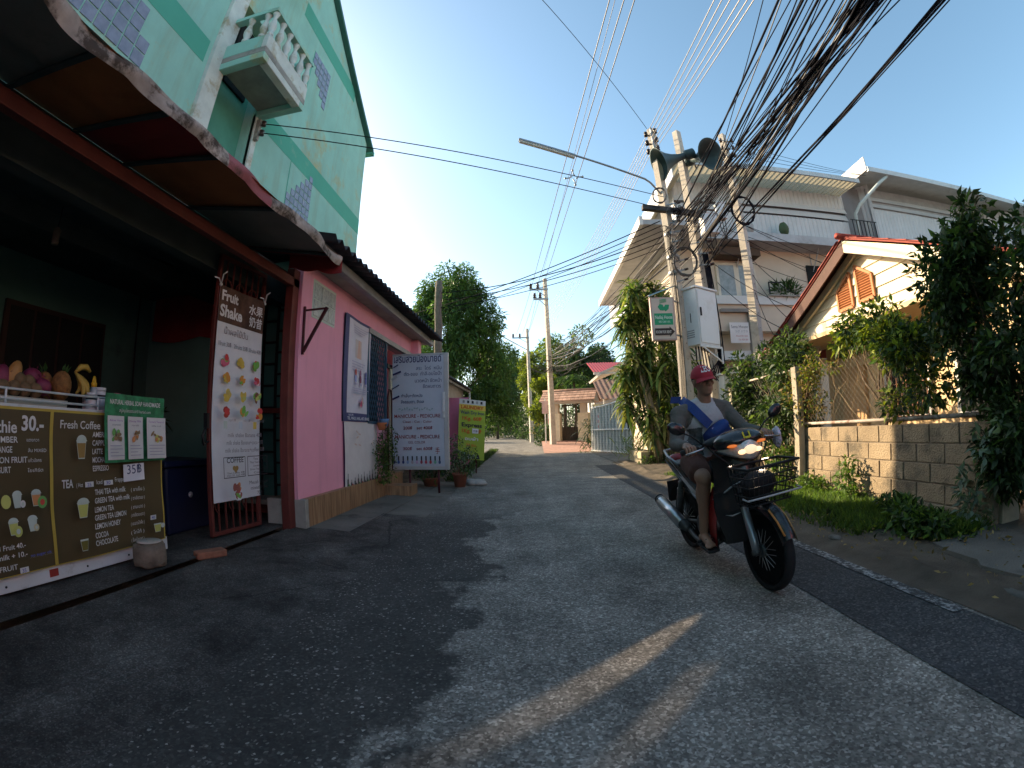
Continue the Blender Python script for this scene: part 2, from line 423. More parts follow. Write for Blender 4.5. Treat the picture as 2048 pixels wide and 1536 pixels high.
def worn_spots(t, b, lo, hi, crack=.55):
    N = t.nodes; L = t.links; g = N.new('ShaderNodeNewGeometry'); src = b.inputs['Base Color'].links[0].from_socket
    n = N.new('ShaderNodeTexNoise'); n.inputs['Scale'].default_value = 2.3; n.inputs['Detail'].default_value = 9; n.inputs['Roughness'].default_value = .68; L.new(g.outputs['Position'], n.inputs['Vector'])
    r = N.new('ShaderNodeMapRange'); r.inputs[1].default_value = .34; r.inputs[2].default_value = .66; r.inputs[3].default_value = lo; r.inputs[4].default_value = hi; L.new(n.outputs[0], r.inputs[0])
    mx = N.new('ShaderNodeMix'); mx.data_type = 'RGBA'; mx.blend_type = 'MULTIPLY'; mx.inputs['Factor'].default_value = 1; L.new(src, mx.inputs['A']); L.new(r.outputs[0], mx.inputs['B'])
    if not crack: L.new(mx.outputs['Result'], b.inputs['Base Color']); return
    n2 = N.new('ShaderNodeTexNoise'); n2.inputs['Scale'].default_value = 3; n2.inputs['Detail'].default_value = 5; L.new(g.outputs['Position'], n2.inputs['Vector'])
    vm = N.new('ShaderNodeMix'); vm.data_type = 'RGBA'; vm.inputs['Factor'].default_value = .16; L.new(g.outputs['Position'], vm.inputs['A']); L.new(n2.outputs['Color'], vm.inputs['B'])
    v = N.new('ShaderNodeTexVoronoi'); v.feature = 'DISTANCE_TO_EDGE'; v.inputs['Scale'].default_value = crack; L.new(vm.outputs['Result'], v.inputs['Vector'])
    r2 = N.new('ShaderNodeMapRange'); r2.inputs[1].default_value = .001; r2.inputs[2].default_value = .005; r2.inputs[3].default_value = .35; r2.inputs[4].default_value = 1; L.new(v.outputs['Distance'], r2.inputs[0])
    m2 = N.new('ShaderNodeMix'); m2.data_type = 'RGBA'; m2.blend_type = 'MULTIPLY'; m2.inputs['Factor'].default_value = 1; L.new(mx.outputs['Result'], m2.inputs['A']); L.new(r2.outputs[0], m2.inputs['B']); L.new(m2.outputs['Result'], b.inputs['Base Color'])


def apron_fix(t, b):
    N = t.nodes; L = t.links; g = N.new('ShaderNodeNewGeometry'); mp = N.new('ShaderNodeMapping'); mp.inputs['Rotation'].default_value = (0, 0, .6); mp.inputs['Scale'].default_value = (60, 3, 1)
    L.new(g.outputs['Position'], mp.inputs[0]); n = N.new('ShaderNodeTexNoise'); n.inputs['Scale'].default_value = 1; n.inputs['Detail'].default_value = 4; L.new(mp.outputs[0], n.inputs['Vector'])
    bn = N.new('ShaderNodeBump'); bn.inputs['Strength'].default_value = .7; bn.inputs['Distance'].default_value = .012; L.new(n.outputs[0], bn.inputs['Height'])
    old = b.inputs['Normal'].links[0].from_socket; L.new(old, bn.inputs['Normal']); L.new(bn.outputs[0], b.inputs['Normal']); worn_spots(t, b, .38, 1.9)


apron_m2 = sm('brushed_concrete', apron_m, apron_fix)


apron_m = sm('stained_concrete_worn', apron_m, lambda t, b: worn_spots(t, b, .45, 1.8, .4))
worn_spots(asphalt.node_tree, asphalt.node_tree.nodes['Principled BSDF'], .70, 1.25, 0)


def ribbon(left, right, z, m, n=6):
    mb = MB(); vs = []; fs = []
    for (a, b), (c, d) in zip(left, right): vs += [(a, b, z), (c, d, z)]
    for i in range(len(left)-1): fs.append((2*i, 2*i+1, 2*i+3, 2*i+2))
    mb.add(vs, fs, m); return mb


mb = MB(); mb.add([(-900, -400, -.05), (900, -400, -.05), (900, 1500, -.05), (-900, 1500, -.05)], [(0, 1, 2, 3)], soil)
tag(mb.build('ground'), kind='structure')
RL = [(-1.5, -14), (-1.4, 0), (-1.38, 3), (-1.45, 7.6), (-1.75, 12), (-2.1, 16.6), (-2.9, 24), (-4.4, 36), (-7, 50), (-13, 70), (-24, 95)]
RRt = [(2.5, -14), (2.5, 0), (2.5, 3), (2.5, 7.6), (2.5, 12), (2.36, 19.8), (1.85, 27), (.9, 36), (-1.5, 50), (-7, 70), (-18, 95)]
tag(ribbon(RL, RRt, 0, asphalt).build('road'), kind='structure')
dark_in0 = M('gap_dirt', (.012, .011, .01), .95, .2)
# concrete apron in front of the shops, with worn steps between its slabs
mb = MB()
def slab(x0, x1, y0, y1, z0, z1, m, n=10):
    mb.grid(lambda a, b: V(x0+(x1-x0)*a, y0+(y1-y0)*b, z0+(z1-z0)*a+.006*math.sin(9*a+5*b+x0)*math.sin(7*b)), n, n*2, m)
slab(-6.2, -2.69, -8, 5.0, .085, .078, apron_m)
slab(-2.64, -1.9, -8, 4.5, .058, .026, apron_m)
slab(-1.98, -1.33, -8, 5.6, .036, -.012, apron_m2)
slab(-2.66, -1.95, 4.5, 9.4, .05, .03, gutter_m)
slab(-1.95, -1.36, 5.6, 9.4, .03, -.012, gutter_m)
mb.box((-2.70, -8, -.02), (-2.62, 5, .012), dark_in0)
tag(mb.build('pavement'), kind='structure')
mb = MB(); mb.grid(lambda a, b: V(1.70+.62*a+.03*math.sin(11*b), -8+21*b, .005+.004*a), 4, 40, asphalt2)
tag(mb.build('road_patch'), kind='structure')


def worn(t, b):
    N = t.nodes; L = t.links; g = N.new('ShaderNodeNewGeometry'); n = N.new('ShaderNodeTexNoise'); n.inputs['Scale'].default_value = 26; n.inputs['Detail'].default_value = 8; n.inputs['Roughness'].default_value = .75
    L.new(g.outputs['Position'], n.inputs['Vector']); r = N.new('ShaderNodeMapRange'); r.inputs[1].default_value = .48; r.inputs[2].default_value = .60; L.new(n.outputs[0], r.inputs[0])
    m = N.new('ShaderNodeMix'); m.data_type = 'RGBA'; L.new(r.outputs[0], m.inputs['Factor']); m.inputs['A'].default_value = (.05, .05, .05, 1); m.inputs['B'].default_value = (.36, .355, .34, 1); L.new(m.outputs['Result'], b.inputs['Base Color'])


paint = sm('worn_road_paint', M('paint0', (.4, .4, .4), .8, 0), worn)
mb = MB(); mb.grid(lambda a, b: V(2.20+.10*a, 1.75+5.6*b, .014), 1, 8, paint)
tag(mb.build('road_marking'), kind='structure')
def vz(x, y):
    t = max(0, min(1, (x-2.36)/.35)); lip = .05*math.exp(-((x-2.62-.05*math.sin(y*1.7)-.02*math.sin(y*7.3))/.07)**2)*(.55+.45*math.sin(y*2.9+1))
    return .004+.03*t+lip+.012*t*math.sin(5*y+3*x)*math.sin(3.1*y-7*x)+.008*t*math.sin(17*y)*math.sin(19*x)
vsoil = sm('verge_soil', soil, lambda t, b: None)
mb = MB(); mb.grid(lambda a, b: V(2.31+1.65*a+.03*math.sin(60*b)*(1-a), -8+22*b, vz(2.31+1.65*a, -8+22*b)), 36, 360, vsoil); tag(mb.build('verge', fix=False), kind='structure')
mb = MB(); g0 = random.Random(4)
for k in range(18): y = -2.5+.6*k+g0.uniform(-.1, .1); mb.ball((2.62+.05*math.sin(y*1.7)+g0.uniform(-.03, .03), y, .03), (g0.uniform(.025, .06), g0.uniform(.05, .13), g0.uniform(.012, .03)), gutter_m, 9, 5, fn=lambda p: 1+.15*math.sin(9*p.x+7*p.y))
tag(mb.build('broken_kerb', loc=(2.62, 3, 0)), 'crumbling low concrete kerb between the road and the earth verge', 'kerb', kind='stuff')
mb = MB()
mb.prism([(2.80, -6, 0), (5.2, -6, 0), (5.2, 2.95, 0), (3.5, 2.98, 0), (3.3, 2.90, 0), (3.17, 2.72, 0), (3.08, 2.74, 0), (3.0, 2.5, 0), (2.97, 2.2, 0), (2.88, 2.1, 0), (2.90, 1.7, 0), (2.8, 1.5, 0), (2.84, .8, 0)], (0, 0, .062), gutter_m)
mb.prism([(2.45, 12.6, -.01), (3.0, 13.9, -.01), (5.2, 14.2, -.01), (4.6, 20.5, -.01), (2.36, 20.5, -.01)], (0, 0, .03), gutter_m)
tag(mb.build('driveway'), kind='structure')
brick = M('brick_paving', (.42, .24, .18), .85, .25, 6, .5, 40, dirt=(.12, .09, .07, .5))
mb = MB(); mb.grid(lambda a, b: V(.35+3.0*a+.9*(1-b)*a, 20.2+8.6*b+.9*a*(1-b), .012+.32*b**1.3), 20, 40, brick)
tag(mb.build('path'), kind='structure')

# ---------------------------------------------------------------- green apartment building
mint = M('mint_plaster', (.32, .60, .50), .8, .10, 1.4, dirt=(.47, .44, .22, .85), ds=1.3, dt=.56, streak=(.30, .38, .26, .6, .50))
mintd = M('green_band_paint', (.10, .42, .30), .8, .06, 1.4, dirt=(.30, .50, .36, .7), ds=1.1, dt=.62)
mintw = M('peeled_plaster', (.62, .66, .60), .85, .15, 3, dirt=(.42, .36, .22, .9), ds=2.6, dt=.52)
dark_in = M('dark_interior', (.012, .014, .013), .9, .2)
glassblk = M('glass_block', (.25, .28, .36), .25, .2, 9, spec=.6)
grime = M('grime_concrete', (.34, .33, .29), .85, .2, 3, dirt=(.08, .08, .07, .8))
gb = thing('apartment_building', 'mint green apartment building with darker green bands and a small balcony, above the shop', 'building', (-4.2, 5, 0))
GX = -4.2; GY1 = 9.72; GY0 = .9; PK = (5.0, 11.65); EV = 8.55
mb = MB()
prof = [(GY0, 3.35), (5.2, 3.35), (5.2, 0), (GY1, 0), (GY1, EV), (PK[0], PK[1]), (GY0, 8.97)]
mb.prism([(GX-.25, y, z) for y, z in prof], (-8, 0, 0), mint)
# front skin, cut round the recess behind the balcony
ry0, ry1, rz0, rz1 = 4.0, 5.04, 3.1, 7.6
def front(P): mb.prism([(GX, y, z) for y, z in P], (-.247, 0, 0), mint)
zt = lambda y: PK[1]-(PK[1]-EV)/(GY1-PK[0])*(y-PK[0]) if y > PK[0] else PK[1]-(PK[1]-8.97)/(PK[0]-GY0)*(PK[0]-y)
front([(GY0, 3.1), (ry0, 3.1), (ry0, zt(ry0)), (GY0, zt(GY0))])
front([(ry1, 3.1), (5.2, 3.1), (5.2, 0), (GY1, 0), (GY1, EV), (ry1, zt(ry1))])
front([(ry0, rz1), (ry1, rz1), (ry1, zt(ry1)), (5.0, zt(5.0)), (ry0, zt(ry0))])
# painted bands
for z, y0, y1 in ((6.08, GY0, 3.6), (6.08, 5.06, GY1), (9.28, 5.6, 8.55)): mb.box((GX+.004, y0, z-.2), (GX-.01, y1, z+.2), mintd)
mb.box((GX-.2, GY1+.003, 5.88), (GX-8, GY1-.01, 6.28), mintd)
mb.build('wall', gb)
mb = MB(); mb.box((GX+.07, 3.68, 3), (GX-.05, 4.0, 9.0), mintw); mb.box((GX+.03, 5.04, 3), (GX-.05, 5.16, 6.0), mintw); mb.build('pillar', gb)
mb = MB(); mb.box((GX-.26, ry0, rz0), (GX-.24, ry1, rz1), M('recess_plaster', (.10, .33, .24), .8, .1)); mb.box((GX-.24, 4.3, 6.2), (GX-.2, 4.9, 7.5), dark_in); mb.build('door', gb)
# balcony
bal = MB(); bx0, bx1, by0, by1, bz = GX, GX+.80, 3.88, 5.16, 6.06
bal.box((bx0, by0, bz), (bx1, by1, bz+.1), grime)
bal.box((bx0, by0, bz-.12), (bx1, by0+.13, bz), mint); bal.box((bx0, by1-.13, bz-.12), (bx1, by1, bz), mint); bal.box((bx1-.13, by0+.13, bz-.12), (bx1, by1-.13, bz), mintw)
bal.box((bx1-.09, by0, bz+.1), (bx1, by1, bz+.36), mintw); bal.box((bx0, by0, bz+.1), (bx1-.09, by0+.09, bz+.36), mint); bal.box((bx0, by1-.09, bz+.1), (bx1-.09, by1, bz+.36), mint)
bo = bal.build('balcony', gb, bevel=.01)
def baluster(x, y):
    b = MB(); b.lathe([(.055, 0), (.055, .05), (.03, .07), (.06, .17), (.065, .23), (.04, .32), (.028, .4), (.045, .46), (.055, .48), (.055, .505)], mintw, (x, y, bz+.36), n=10)
    return b.build('baluster', bo)
for k in range(6): baluster(bx1-.05, by0+.06+k*(by1-by0-.12)/5)
for k in (1, 2): baluster(bx0+.06+k*.28, by0+.05)
b = MB(); b.box((bx1-.1, by0-.01, bz+.86), (bx1+.01, by1+.01, bz+.93), mint); b.box((bx0, by0-.01, bz+.86), (bx1-.1, by0+.1, bz+.93), mint); b.box((bx0, by1-.1, bz+.86), (bx1-.1, by1+.01, bz+.93), mint); b.build('handrail', bo)
b = MB(); b.box((bx0, by0, 9.5), (bx1+.1, by1+.2, 9.62), mint); b.build('balcony_roof', gb)
def blocks(cy, cz, rows, s=.2):
    b = MB()
    for k, (n, y) in enumerate(rows):
        for j in range(n): b.box((GX+.012, cy+(y+j)*s+.012, cz-k*s-s+.012), (GX-.02, cy+(y+j+1)*s-.012, cz-k*s-.012), glassblk)
    b.box((GX+.005, cy, cz-len(rows)*s), (GX-.03, cy+.02, cz), mintd); return b.build('window', gb)
blocks(6.32, 8.72, [(5, 0), (5, 0), (4, 1), (3, 2), (2, 3), (1, 4)], .17)
blocks(6.3, 6.0, [(1, 5), (2, 4), (3, 3), (4, 2), (5, 1), (6, 0), (6, 0)], .15)
blocks(1.1, 6.2, [(6, 0), (6, 0), (7, 0), (7, 0), (8, 0), (8, 0)], .2)
roofm = M('dark_roof_edge', (.05, .16, .13), .7, .1)
mb = MB(); dv = V(0, GY1+.25-PK[0], EV-.13-PK[1]).normalized(); mb.prism([(GX+.12, PK[0], PK[1]+.02), (GX+.12, GY1+.25, EV-.13), (GX+.12, GY1+.25, EV-.03), (GX+.12, PK[0], PK[1]+.14)], (-8.4, 0, 0), roofm)
mb.prism([(GX+.12, PK[0], PK[1]+.02), (GX+.12, GY0-.25, 8.8), (GX+.12, GY0-.25, 8.92), (GX+.12, PK[0], PK[1]+.14)], (-8.4, 0, 0), roofm); mb.build('roof', gb)
mb = MB(); mb.tube([(GX+.06, GY1+.3, 8.42), (GX-.2, GY1+.3, 8.42), (GX-.3, GY1+.12, 8.3), (GX-.3, GY1+.08, 3)], .05, M('green_pipe', (.12, .42, .32), .5)); mb.box((GX-.5, GY1+.2, 8.4), (GX+.1, GY1+.36, 8.52), MATS['green_pipe']); mb.build('drainpipe', gb)
blk = M('black_rubber', (.012, .012, .013), .55, .1)
porc = M('brown_porcelain', (.06, .035, .03), .3)
mb = MB(); mb.box((GX+.03, 5.06, 5.5), (GX+.1, 5.12, 5.9), grime)
for z in (5.62, 5.80): mb.lathe([(.02, -.05), (.045, -.04), (.03, 0), (.045, .04), (.02, .05)], porc, (GX+.16, 5.09, z), n=10); mb.bar((GX+.1, 5.09, z), (GX+.2, 5.09, z), .02, .02, grime)
mb.build('insulator_rack', gb)

# ---------------------------------------------------------------- open-fronted drinks shop
teal = M('teal_plaster', (.07, .16, .135), .8, .15, 1.2, dirt=(.03, .06, .05, .6))
ceilm = M('dark_ceiling', (.06, .075, .07), .9, .2)
maroon = M('maroon_steel', (.125, .03, .024), .55, .2, 5, dirt=(.07, .03, .02, .6), ds=6)
shop = thing('drinks_shop', 'dark open-fronted drinks shop with teal walls and a low coloured fabric awning', 'shop', (-4, 2, 0))
mb = MB(); mb.box((-5.75, -2.2, 0), (-5.6, 5.15, 3.3), teal)
mb.box((-5.6, 5.0, 0), (-2.62, 5.15, 3.3), M('teal_end_plaster', (.12, .26, .22), .8, .15, 1.2)); mb.box((-5.6, -2.2, 0), (-2.62, -2.05, 3.3), teal); mb.build('wall', shop)
mb = MB(); mb.box((-5.6, -2.05, 3.0), (-3.05, 5.0, 3.1), ceilm); mb.box((-3.2, -2.05, 2.66), (-3.05, 5.0, 3.0), ceilm); mb.box((-4.3, -2.05, 2.8), (-4.2, 5, 3.0), ceilm); mb.build('ceiling', shop)
mb = MB(); mb.box((-5.6, 2.62, 1.0), (-5.55, 4.12, 2.45), M('dark_wood', (.035, .018, .014), .7))
wf = mb.build('window', shop)
mb = MB()
for k in range(4): mb.box((-5.545, 2.68+k*.36, 1.06), (-5.535, 3.0+k*.36, 2.39), dark_in)
mb.build('pane', wf)
mb = MB(); mb.tube([(-5.58, 4.72, 3), (-5.58, 4.72, 1.2)], .012, blk); mb.box((-5.59, 4.66, 1.1), (-5.56, 4.78, 1.25), ceilm); mb.build('power_socket', shop)
mb = MB(); mb.box((-2.68, -2.05, 2.69), (-2.60, 4.47, 2.79), maroon); mb.build('beam', shop, bevel=.006)
mb = MB(); mb.box((-2.70, 4.30, 0), (-2.6, 4.43, 2.9), maroon); mb.build('post', shop, bevel=.006)
mb = MB(); mb.box((-2.64, -2.03, 0), (-2.54, -1.93, 2.9), maroon); mb.build('post', shop, bevel=.006)
# coloured strips of awning cloth
fab = {k: M('awning_'+k, c, .85, .15, 2, dirt=(c[0]*.4, c[1]*.4, c[2]*.4, .5)) for k, c in dict(grey=(.20, .20, .17), orange=(.38, .14, .05), red=(.24, .028, .028)).items()}
aw = MB(); zA = lambda x: 2.89+(-1.95-x)*.20
seams = [(-2.05, .2, 'red'), (.2, 1.02, 'grey'), (1.02, 1.6, 'orange'), (1.6, 1.86, 'red'), (1.86, 2.12, 'red'), (2.12, 2.95, 'orange'), (2.95, 4.0, 'grey'), (4.0, 4.16, 'red')]
for y0, y1, k in seams:
    aw.grid(lambda a, b: V(-1.95-1.12*a, y0+(y1-y0)*b, zA(-1.95-1.12*a)-.03*math.sin(a*math.pi)*(.4+.6*math.sin(b*math.pi))), 10, 6, fab[k])
    if k != 'red' or y0 != 1.86: aw.bar((-2.02, y0, zA(-2.02)-.03), (-3.07, y0, zA(-3.07)-.03), .04, .02, ceilm)
awo = aw.build('awning', shop)
val = M('dirty_valance', (.36, .31, .27), .85, .35, 5, dirt=(.05, .035, .025, .95), ds=5.5, dt=.47)
valp = M('pink_valance', (.30, .10, .11), .85, .25, 5, dirt=(.08, .05, .04, .8), ds=5, dt=.56)
va = MB()
def valance(y0, y1, m):
    def f(a, b):
        y = y0+(y1-y0)*a; sc = .035*abs(math.sin(y*5.2)); dz = b*(.085+sc); return V(-1.95+.012*math.sin(b*3.1)+.012*math.sin(y*11+b*3)+.02*math.sin(y*4.3), y, 2.91+.012*math.sin(y*6)-dz)
    va.grid(f, max(4, int((y1-y0)*24)), 6, m)
valance(-2.05, 2.15, val); valance(2.15, 2.75, valp); valance(2.75, 4.16, val)
va.grid(lambda a, b: V(-1.95-.65*a, 4.16, 2.91+.13*a-b*(.18+.03*abs(math.sin(a*7)))), 16, 5, fab['red'])
va.build('valance', awo)
mb = MB(); mb.grid(lambda a, b: V(-5.5+2.8*a, 4.97-.02*math.sin(a*9), 3.0-b*(.62+.06*abs(math.sin(a*9)))), 40, 4, fab['red']); mb.build('scalloped_curtain', shop)
# grilled door at the back of the entrance
dr = MB(); tealg = M('teal_door', (.05, .16, .14), .55, .1)
dr.box((-3.55, 4.92, .1), (-2.76, 4.95, 2.7), tealg)
for x in (-3.55, -3.35, -3.15, -2.95, -2.76): dr.box((x-.012, 4.89, .1), (x+.012, 4.92, 2.7), dark_in)
for k in range(9):
    for j in range(4): z = .45+k*.27+(j % 2)*.13; dr.box((-3.55+j*.2, 4.89, z-.012), (-3.35+j*.2, 4.915, z+.012), dark_in)
dr.box((-3.6, 4.86, 1.32), (-2.74, 4.9, 1.38), maroon); dr.box((-3.62, 4.86, .1), (-2.74, 4.9, .28), maroon); dr.build('door', shop)

# swung-open steel gate leaf by the entrance
gate = thing('steel_gate', 'narrow maroon steel gate leaf standing open behind the fruit shake banner', 'gate', (-2.98, 3.85, .08))
gd = (V(-2.93, 4.2, 0)-V(-3.0, 3.5, 0)); gl = gd.length; gd.normalize()
gp = lambda u, z, d=0: V(-3.0, 3.5, 0)+gd*u+V(0, 0, z)+V(gd.y, -gd.x, 0)*d
mb = MB()
for a, b in (((0, .1), (0, 2.82)), ((gl, .1), (gl, 2.82)), ((0, 2.8), (gl, 2.8)), ((0, .12), (gl, .12)), ((0, .6), (gl, .6)), ((0, 2.2), (gl, 2.2))): mb.bar(gp(*a), gp(*b), .04, .04, maroon, up=(1, 0, 0))
mb.build('frame', gate, bevel=.004)
mb = MB()
for k in range(1, 7): mb.bar(gp(gl*k/7, .14), gp(gl*k/7, 2.78), .014, .014, maroon, up=(1, 0, 0))
for z in (.4, 2.5):
    for k in range(3): mb.tube([gp(.12+.2*k+.07*math.cos(t), z+.09*math.sin(t)) for t in [i*.5 for i in range(10)]], .006, maroon, 5)
mb.build('bars', gate)
mb = MB(); mb.box(gp(-.02, 1.12)-V(.03, .03, 0), gp(-.02, 1.26)+V(.02, .02, 0), M('black_iron', (.015, .015, .016), .5)); mb.tube([gp(-.05, 1.12), gp(-.09, 1.05), gp(-.07, .97), gp(-.02, 1.0)], .014, MATS['black_iron']); mb.build('padlock', gate)

# ---------------------------------------------------------------- pink salon building
pink = M('pink_plaster', (.80, .36, .46), .8, .06, 1.5, dirt=(.62, .50, .50, .8), ds=7, dt=.635, streak=(.40, .20, .23, .4, .53))
wood = M('wood_tile', (.36, .22, .11), .5, .1, 2, spec=.4)
def wood_fix(t, b):
    N = t.nodes; L = t.links; g = N.new('ShaderNodeNewGeometry'); mp = N.new('ShaderNodeMapping'); mp.inputs['Scale'].default_value = (14, 14, 1.2); L.new(g.outputs['Position'], mp.inputs[0])
    n = N.new('ShaderNodeTexNoise'); n.inputs['Scale'].default_value = 2.2; n.inputs['Detail'].default_value = 6; L.new(mp.outputs[0], n.inputs['Vector'])
    c = N.new('ShaderNodeValToRGB'); e = c.color_ramp.elements; e[0].position = .3; e[0].color = (.17, .09, .045, 1); e[1].position = .7; e[1].color = (.38, .235, .125, 1); L.new(n.outputs[0], c.inputs[0]); L.new(c.outputs[0], b.inputs['Base Color'])
woodt = sm('wood_grain_tile', wood, wood_fix)
corr_m = M('old_corrugated', (.045, .045, .05), .8, .3, 3, dirt=(.12, .11, .1, .5))
zinc = M('grey_zinc', (.30, .31, .32), .55, .15, 4, metal=.2)
salon = thing('salon_building', 'low pink salon building with a corrugated roof and wood tiled plinth', 'building', (-3.5, 7, 0))
PX = -2.56
mb = MB()
def wallp(y0, y1, z0, z1): mb.box((PX-.15, y0, z0), (PX, y1, z1), pink)
wallp(4.43, 6.54, .3, 3.05); wallp(6.54, 9.05, 2.62, 3.05); wallp(9.05, 9.45, .3, 3.05); wallp(6.54, 7.36, .3, 1.24)
mb.box((-6.5, 9.3, .3), (PX-.15, 9.45, 3.05), pink); mb.box((-6.5, 5.16, 0), (PX-.15, 5.3, 3.05), pink); mb.box((PX-.1, 9.05, 2.6), (PX+.16, 9.3, 3.0), pink)
mb.build('wall', salon)
mb = MB(); mb.box((PX-.4, 4.5, 0), (PX+.075, 8.15, .36), woodt)
for k in range(1, 7): mb.box((PX+.0765, 4.5+k*.6-.003, .005), (PX+.07, 4.5+k*.6+.003, .355), dark_in)
mb.box((PX-.4, 4.42, 0), (PX+.09, 4.5, .36), grime); mb.build('plinth', salon, bevel=.004)
mb = MB(); mb.box((PX+.075, 7.2, 0), (PX+.5, 7.62, .2), woodt); mb.build('step', salon, bevel=.004)
mb = MB()
for i in range(3):
    for j in range(2): mb.box((PX+.012, 4.72+i*.2, 2.46+j*.21), (PX-.05, 4.72+i*.2+.185, 2.46+j*.21+.195), M('frosted_block', (.42, .48, .46), .25, .25, 30, .4, 60, spec=.6))
mb.box((PX+.004, 4.69, 2.43), (PX-.06, 5.33, 2.9), M('window_mortar', (.50, .60, .52), .8)); mb.build('window', salon)
mb = MB(); navy = M('navy_metal', (.035, .085, .13), .5)
for k in range(9):
    y = 6.56+k*.1
    for z in range(8): mb.bar((PX+.01, y-.05, 1.27+z*.17), (PX+.01, y+.05, 1.27+(z+1)*.17), .012, .012, navy); mb.bar((PX+.02, y+.05, 1.27+z*.17), (PX+.02, y-.05, 1.27+(z+1)*.17), .012, .012, navy)
for y in (6.52, 7.38): mb.box((PX, y-.02, 1.22), (PX+.04, y+.02, 2.66), navy)
mb.box((PX, 6.5, 1.22), (PX+.04, 7.4, 1.26), navy); mb.build('window_grille', salon)
mb = MB(); mb.box((PX-.14, 6.54, 1.25), (PX-.12, 7.36, 2.62), dark_in); mb.build('pane', salon)
mb = MB(); mb.box((PX-.02, 6.5, 2.62), (PX+.06, 9.08, 2.70), zinc); mb.build('lintel', salon)
mb = MB(); mb.box((-6.4, 5.2, .3), (-6.3, 9.3, 3), M('salon_back', (.25, .22, .18), .8)); mb.box((-6.3, 4.6, .25), (PX-.16, 9.3, .31), MATS['salon_back'])
for y in (7.9, 8.2): mb.box((PX-.1, y, .4), (PX-.06, y+.12, 2.3), M('cream_frame', (.62, .58, .46), .7))
mb.box((PX-.1, 7.75, 2.25), (PX-.06, 8.5, 2.32), blk); mb.build('doorway', salon)
mb = MB(); mb.tube([(PX-.05, 7.72, .4), (PX-.05, 7.72, 1.7), (PX-.05, 7.8, 1.85), (PX-.05, 7.9, 1.85), (PX-.05, 7.95, 1.7), (PX-.05, 7.95, .4)], .018, M('red_iron', (.10, .02, .02), .5)); mb.build('door_gate', salon)
def corr(mb, y0, y1, x0, z0, x1, z1, m, pitch=.19, amp=.035, n=8):
    k = int((y1-y0)/pitch*n)
    mb.grid(lambda a, b: V(x0+(x1-x0)*b, y0+(y1-y0)*a, z0+(z1-z0)*b+amp*math.sin((y0+(y1-y0)*a)/pitch*2*math.pi)), k, 6, m)
    mb.grid(lambda a, b: V(x0+(x1-x0)*b, y0+(y1-y0)*a, z0-.012+(z1-z0)*b+amp*math.sin((y0+(y1-y0)*a)/pitch*2*math.pi)), k, 6, m)
mb = MB(); corr(mb, 4.05, 9.75, -2.0, 3.10, -6.6, 4.25, corr_m); mb.build('roof', salon, fix=False)
mb = MB(); mb.box((-2.32, 4.25, 2.98), (-2.22, 9.75, 3.10), zinc); mb.box((-2.56, 4.25, 3.02), (-2.32, 9.75, 3.06), grime); mb.build('gutter', salon, bevel=.01)
mb = MB(); fe = M('dark_red_iron', (.06, .012, .018), .5); mb.bar((PX, 4.52, 2.46), (PX+.30, 4.5, 2.46), .02, .02, fe); mb.bar((PX+.30, 4.5, 2.47), (PX+.02, 4.5, 1.98), .03, .03, fe); mb.bar((PX+.012, 4.5, 2.5), (PX+.012, 4.5, 1.95), .02, .03, fe); mb.build('bracket', salon)

# hanging lamp inside the shop
hlp = at(113, 470, X=-4.0); hl_ = thing('hanging_lamp', 'small unlit cylindrical lamp hanging in the dark of the drinks shop', 'lamp', hlp); mb = MB(); mb.tube([hlp+V(0, 0, .06), (hlp.x, hlp.y, 3.0)], .006, blk, 6); mb.build('cord', hl_); mb = MB(); mb.lathe([(.03, -.09), (.035, -.08), (.035, .05), (.015, .07)], M('dim_shade', (.16, .13, .10), .7), hlp, n=14); mb.build('lamp_shade', hl_)
# unseen houses behind the viewer, added on both sides to close off the sky
def plain_house(x0, x1, y0, y1, h, m, label):
    o = thing('row_house', label, 'house', ((x0+x1)/2, (y0+y1)/2, 0)); b = MB(); b.box((x0, y0, 0), (x1, y1, h), m); b.build('wall', o)
    b = MB(); b.prism([(x0-.4, y0-.3, h), (x1+.4, y0-.3, h), ((x0+x1)/2, y0-.3, h+1.6)], (0, y1-y0+.6, 0), corr_m); b.build('roof', o)
    f = x1 if x1 < 0 else x0; s = 1 if x1 < 0 else -1
    for k in range(3): b = MB(); yy_ = y0+(k+.5)*(y1-y0)/3; b.box((f, yy_-.6, 1.2), (f+s*.06, yy_+.6, 2.4), grime); wo_ = b.build('window', o); b = MB(); b.box((f+s*.061, yy_-.5, 1.3), (f+s*.065, yy_+.5, 2.3), dark_in); b.build('pane', wo_)
plain_house(-11, -2.9, -17, -2.4, 7.5, mint, 'unseen tall pale green row house behind the viewer, beside the drinks shop')
plain_house(5.6, 13, -18, -3.5, 6.2, pink, 'unseen pink row house behind the viewer on the far side of the road')
# lean-to roof beyond the salon
lean = thing('lean_to', 'rusty corrugated lean-to roof on thin posts beside the salon', 'shelter', (-2.6, 12, 0))
mb = MB(); corr(mb, 9.7, 13.9, -1.95, 2.36, -4.7, 3.75, M('rusty_sheet', (.14, .12, .11), .75, .3, 3, dirt=(.10, .05, .03, .7)), .16, .02); mb.build('roof', lean, fix=False)  # back edge raised and drawn out to shade the road
mb = MB(); mb.box((-4.75, 9.46, 0), (-4.65, 13.95, 3.68), M('blocking_board', (.06, .055, .05), .9, .2)); mb.build('wall', lean)  # back wall added to block sun passing under the roof
mb = MB(); mb.bar((-2.05, 9.95, 2.30), (-2.05, 13.9, 2.30), .05, .06, grime); mb.build('beam', lean)
for y, x in ((10.05, -2.02), (13.8, -2.02), (10.05, -4.5)):
    mb = MB(); mb.tube([(x, y, 0), (x, y, 2.3)], .03, M('pale_pipe', (.5, .5, .48), .6)); mb.build('post', lean)
